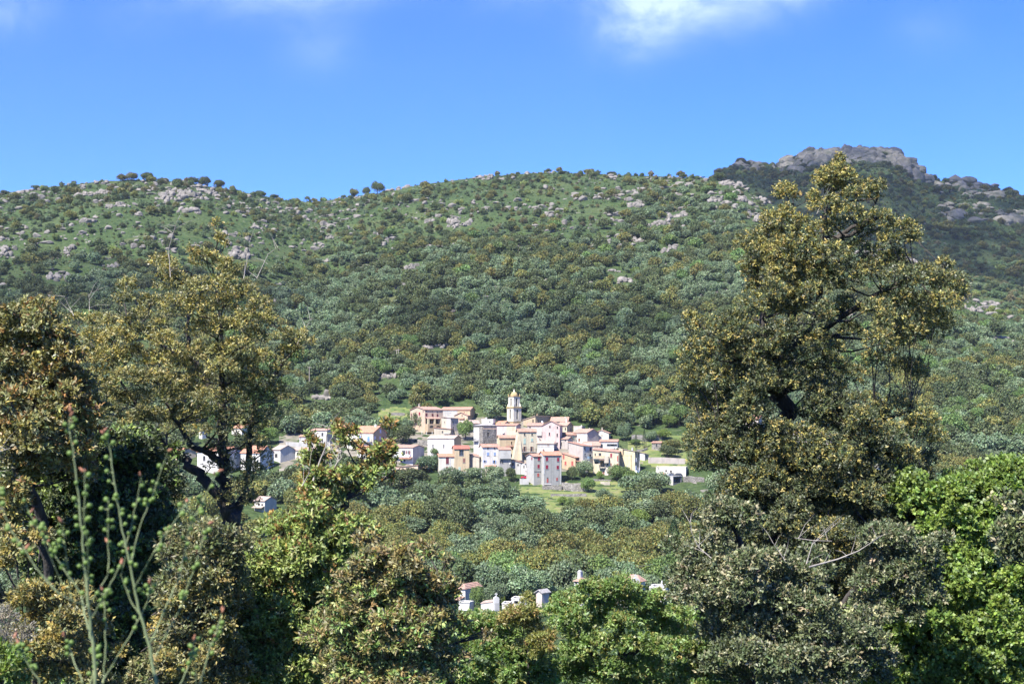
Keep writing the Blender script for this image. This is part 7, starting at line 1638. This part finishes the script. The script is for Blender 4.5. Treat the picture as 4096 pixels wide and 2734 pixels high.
def asphodel(label, Y, stems, seed, nfr, nbud):
    """stems: lists of (x, y, radius mm) in crop B units, the first is the main stalk; fruits sit on the upper part of each"""
    rng = random.Random(seed); paths = []
    for st in stems:
        pts = [at(p[0]*.3418, 1032.3+p[1]*.3418, Y) for p in st]; rad = [p[2]/1000*0.5 for p in st]
        P, RR = [], []
        for i in range(len(pts)-1):
            for s in range(5):
                t = s/5; P.append(pts[i].lerp(pts[i+1], t)); RR.append(rad[i]*(1-t)+rad[i+1]*t)
        P.append(pts[-1]); RR.append(rad[-1]); paths.append((P, RR))
    p0 = paths[0][0][0]; base = Vector((p0.x, p0.y, hz(p0.x, p0.y)))
    e = empty('asphodel', base); tag(e, label, 'plant')
    mb = MB(); off = {}
    for k, (P, RR) in enumerate(paths):
        dy = 0 if k == 0 else rng.uniform(-.10, .10)
        P = [p + Vector((rng.gauss(0,.0008), dy*min(1, i/8), 0)) for i, p in enumerate(P)]
        paths[k] = (P, RR)
        if k == 0: mb.tube([Vector((0,0,-.05))] + [p-base for p in P], [RR[0]*1.2]+RR, 8)
        else: mb.tube([p-base for p in P], RR, 7)
    lens = []
    for P, RR in paths: lens.append(sum((P[i+1]-P[i]).length for i in range(len(P)-1)))
    tot = sum(lens); fr = []; bd = []
    for (P, RR), ln in zip(paths, lens):
        n = max(3, int(nfr*ln/tot))
        for i in range(n):
            t = 0.34 + 0.62*rng.random(); k = min(len(P)-2, int(t*(len(P)-1))); q = P[k].lerp(P[k+1], rng.random())
            th = rng.uniform(0, 2*math.pi); d = Vector((math.cos(th), math.sin(th)*.8, rng.uniform(.1,.9))).normalized()
            L = rng.uniform(.007,.013); c = q + d*L
            mb.tube([q-base, q+d*L*.9-base], [.0012,.0009], 4); fr.append((c, d))
        for i in range(max(1, int(nbud*ln/tot))):
            t = rng.choice([.97,.99,1.0,.93, rng.uniform(.55,.9)]); k = min(len(P)-2, int(t*(len(P)-1))); q = P[k].lerp(P[k+1], min(1, t*(len(P)-1)-k))
            d = Vector((rng.uniform(-1,1), rng.uniform(-1,1), rng.uniform(.2,1.2))).normalized(); bd.append((q+d*.006, d))
    mb.build('stem', ST_MAT, e, smooth=True)
    for lst, src, nm in ((fr[:100], FRUIT, 'fruit'), (bd, BUD, 'bud')):
        for c, d in lst:
            o = src.copy(); o.name = nm; COL.objects.link(o); o.parent = e
            o.location = c-base; o.rotation_euler = d.to_track_quat('Z','Y').to_euler()
            s = rng.uniform(.72,1.05); o.scale = (s,s,s)
    return e
asphodel('tall green asphodel stalk with round fruits nearest the left edge', 2.6,
 [[(655,1700,6.5),(645,1567,6.5),(622,1300,6),(590,1000,5),(568,800,4.3),(545,500,3.6),(525,280,3),(490,0,2.2),(462,-150,1.6),(470,-250,1)],
  [(595,1050,3),(540,1000,3),(420,900,2.6),(300,750,2.4),(150,520,2),(70,330,1.5),(50,215,1)],
  [(622,1300,3),(520,1130,3),(440,960,2.5),(330,800,2.2),(240,650,2),(120,460,1.5),(60,330,1)],
  [(610,1140,2.8),(700,1010,2.6),(770,900,2.2),(850,750,2)],
  [(590,860,2.4),(640,640,2.2),(650,300,1.6),(650,100,1)],
  [(580,1060,2.2),(700,850,2),(690,600,1.7),(690,330,1)],
  [(420,900,1.8),(330,560,1.5),(310,480,1)], [(480,1000,1.8),(470,650,1.6),(470,480,1)], [(330,1280,2),(430,1420,2.2),(560,1560,2.2)][::-1]], 71, 96, 20)
asphodel('branching asphodel stalk with green fruits beside the tallest one', 2.75,
 [[(1065,1700,6.5),(1050,1567,6.5),(1010,1330,5.5),(930,1060,5),(880,800,4.2),(840,620,3.6),(800,430,3.2),(770,250,2.8),(740,0,2.2),(715,-80,1.5),(690,-125,1)],
  [(1005,1300,2.8),(1080,1040,2.5),(1140,830,2.2),(1200,530,2),(1300,350,1.6),(1390,150,1)],
  [(1040,1390,2.4),(1200,1060,2.2),(1300,760,1.9),(1380,490,1)],
  [(900,930,2.6),(1010,780,2.3),(1120,620,2),(1230,460,1.7),(1310,330,1.2)],
  [(900,900,2.4),(830,650,2),(880,420,1.8),(930,160,1)], [(870,760,2.4),(950,450,2),(1020,250,1.7),(1110,0,1)],
  [(940,1100,2.2),(860,1000,2),(800,840,1.7),(850,620,1)], [(690,1550,2.4),(860,1260,2.2),(980,1020,2),(1000,900,1.2)], [(690,1560,3),(705,1300,2.6),(700,1100,2.2),(690,950,1.5)]], 72, 96, 18)
asphodel('short asphodel stalk right of the taller asphodels', 2.9,
 [[(1330,1700,4),(1345,1567,3.6),(1400,1350,3),(1450,1230,2.4),(1480,1120,1.8),(1490,1080,1)], [(1320,1640,2.4),(1335,1400,2),(1340,1250,1)], [(1150,1700,2.6),(1200,1530,2.2),(1215,1420,1.6),(1240,1350,1)]], 73, 30, 8)
asphodel('low asphodel stalk at the bottom left corner', 2.8,
 [[(290,1700,3),(260,1540,2.6),(190,1440,2.2),(140,1320,1.8),(95,1260,1)], [(560,1700,2.4),(560,1540,2.2),(540,1420,1.5),(545,1370,1)]], 74, 24, 5)
# ------------------------------------------------------------------ the air between here and the far ridges
def build_haze():
    mb = MB(); mb.box(-2600, 2600, -70, 2700, -60, 700)
    m, nt, N, L = new_mat('thin_haze'); out = N('ShaderNodeOutputMaterial'); v = N('ShaderNodeVolumePrincipled')
    v.inputs['Density'].default_value = 0.00004; v.inputs['Color'].default_value = (0.80, 0.90, 1.0, 1); v.inputs['Anisotropy'].default_value = 0.2
    L(v.outputs[0], out.inputs['Volume']); o = mb.build('haze', m); tag(o, kind='stuff')
build_haze()
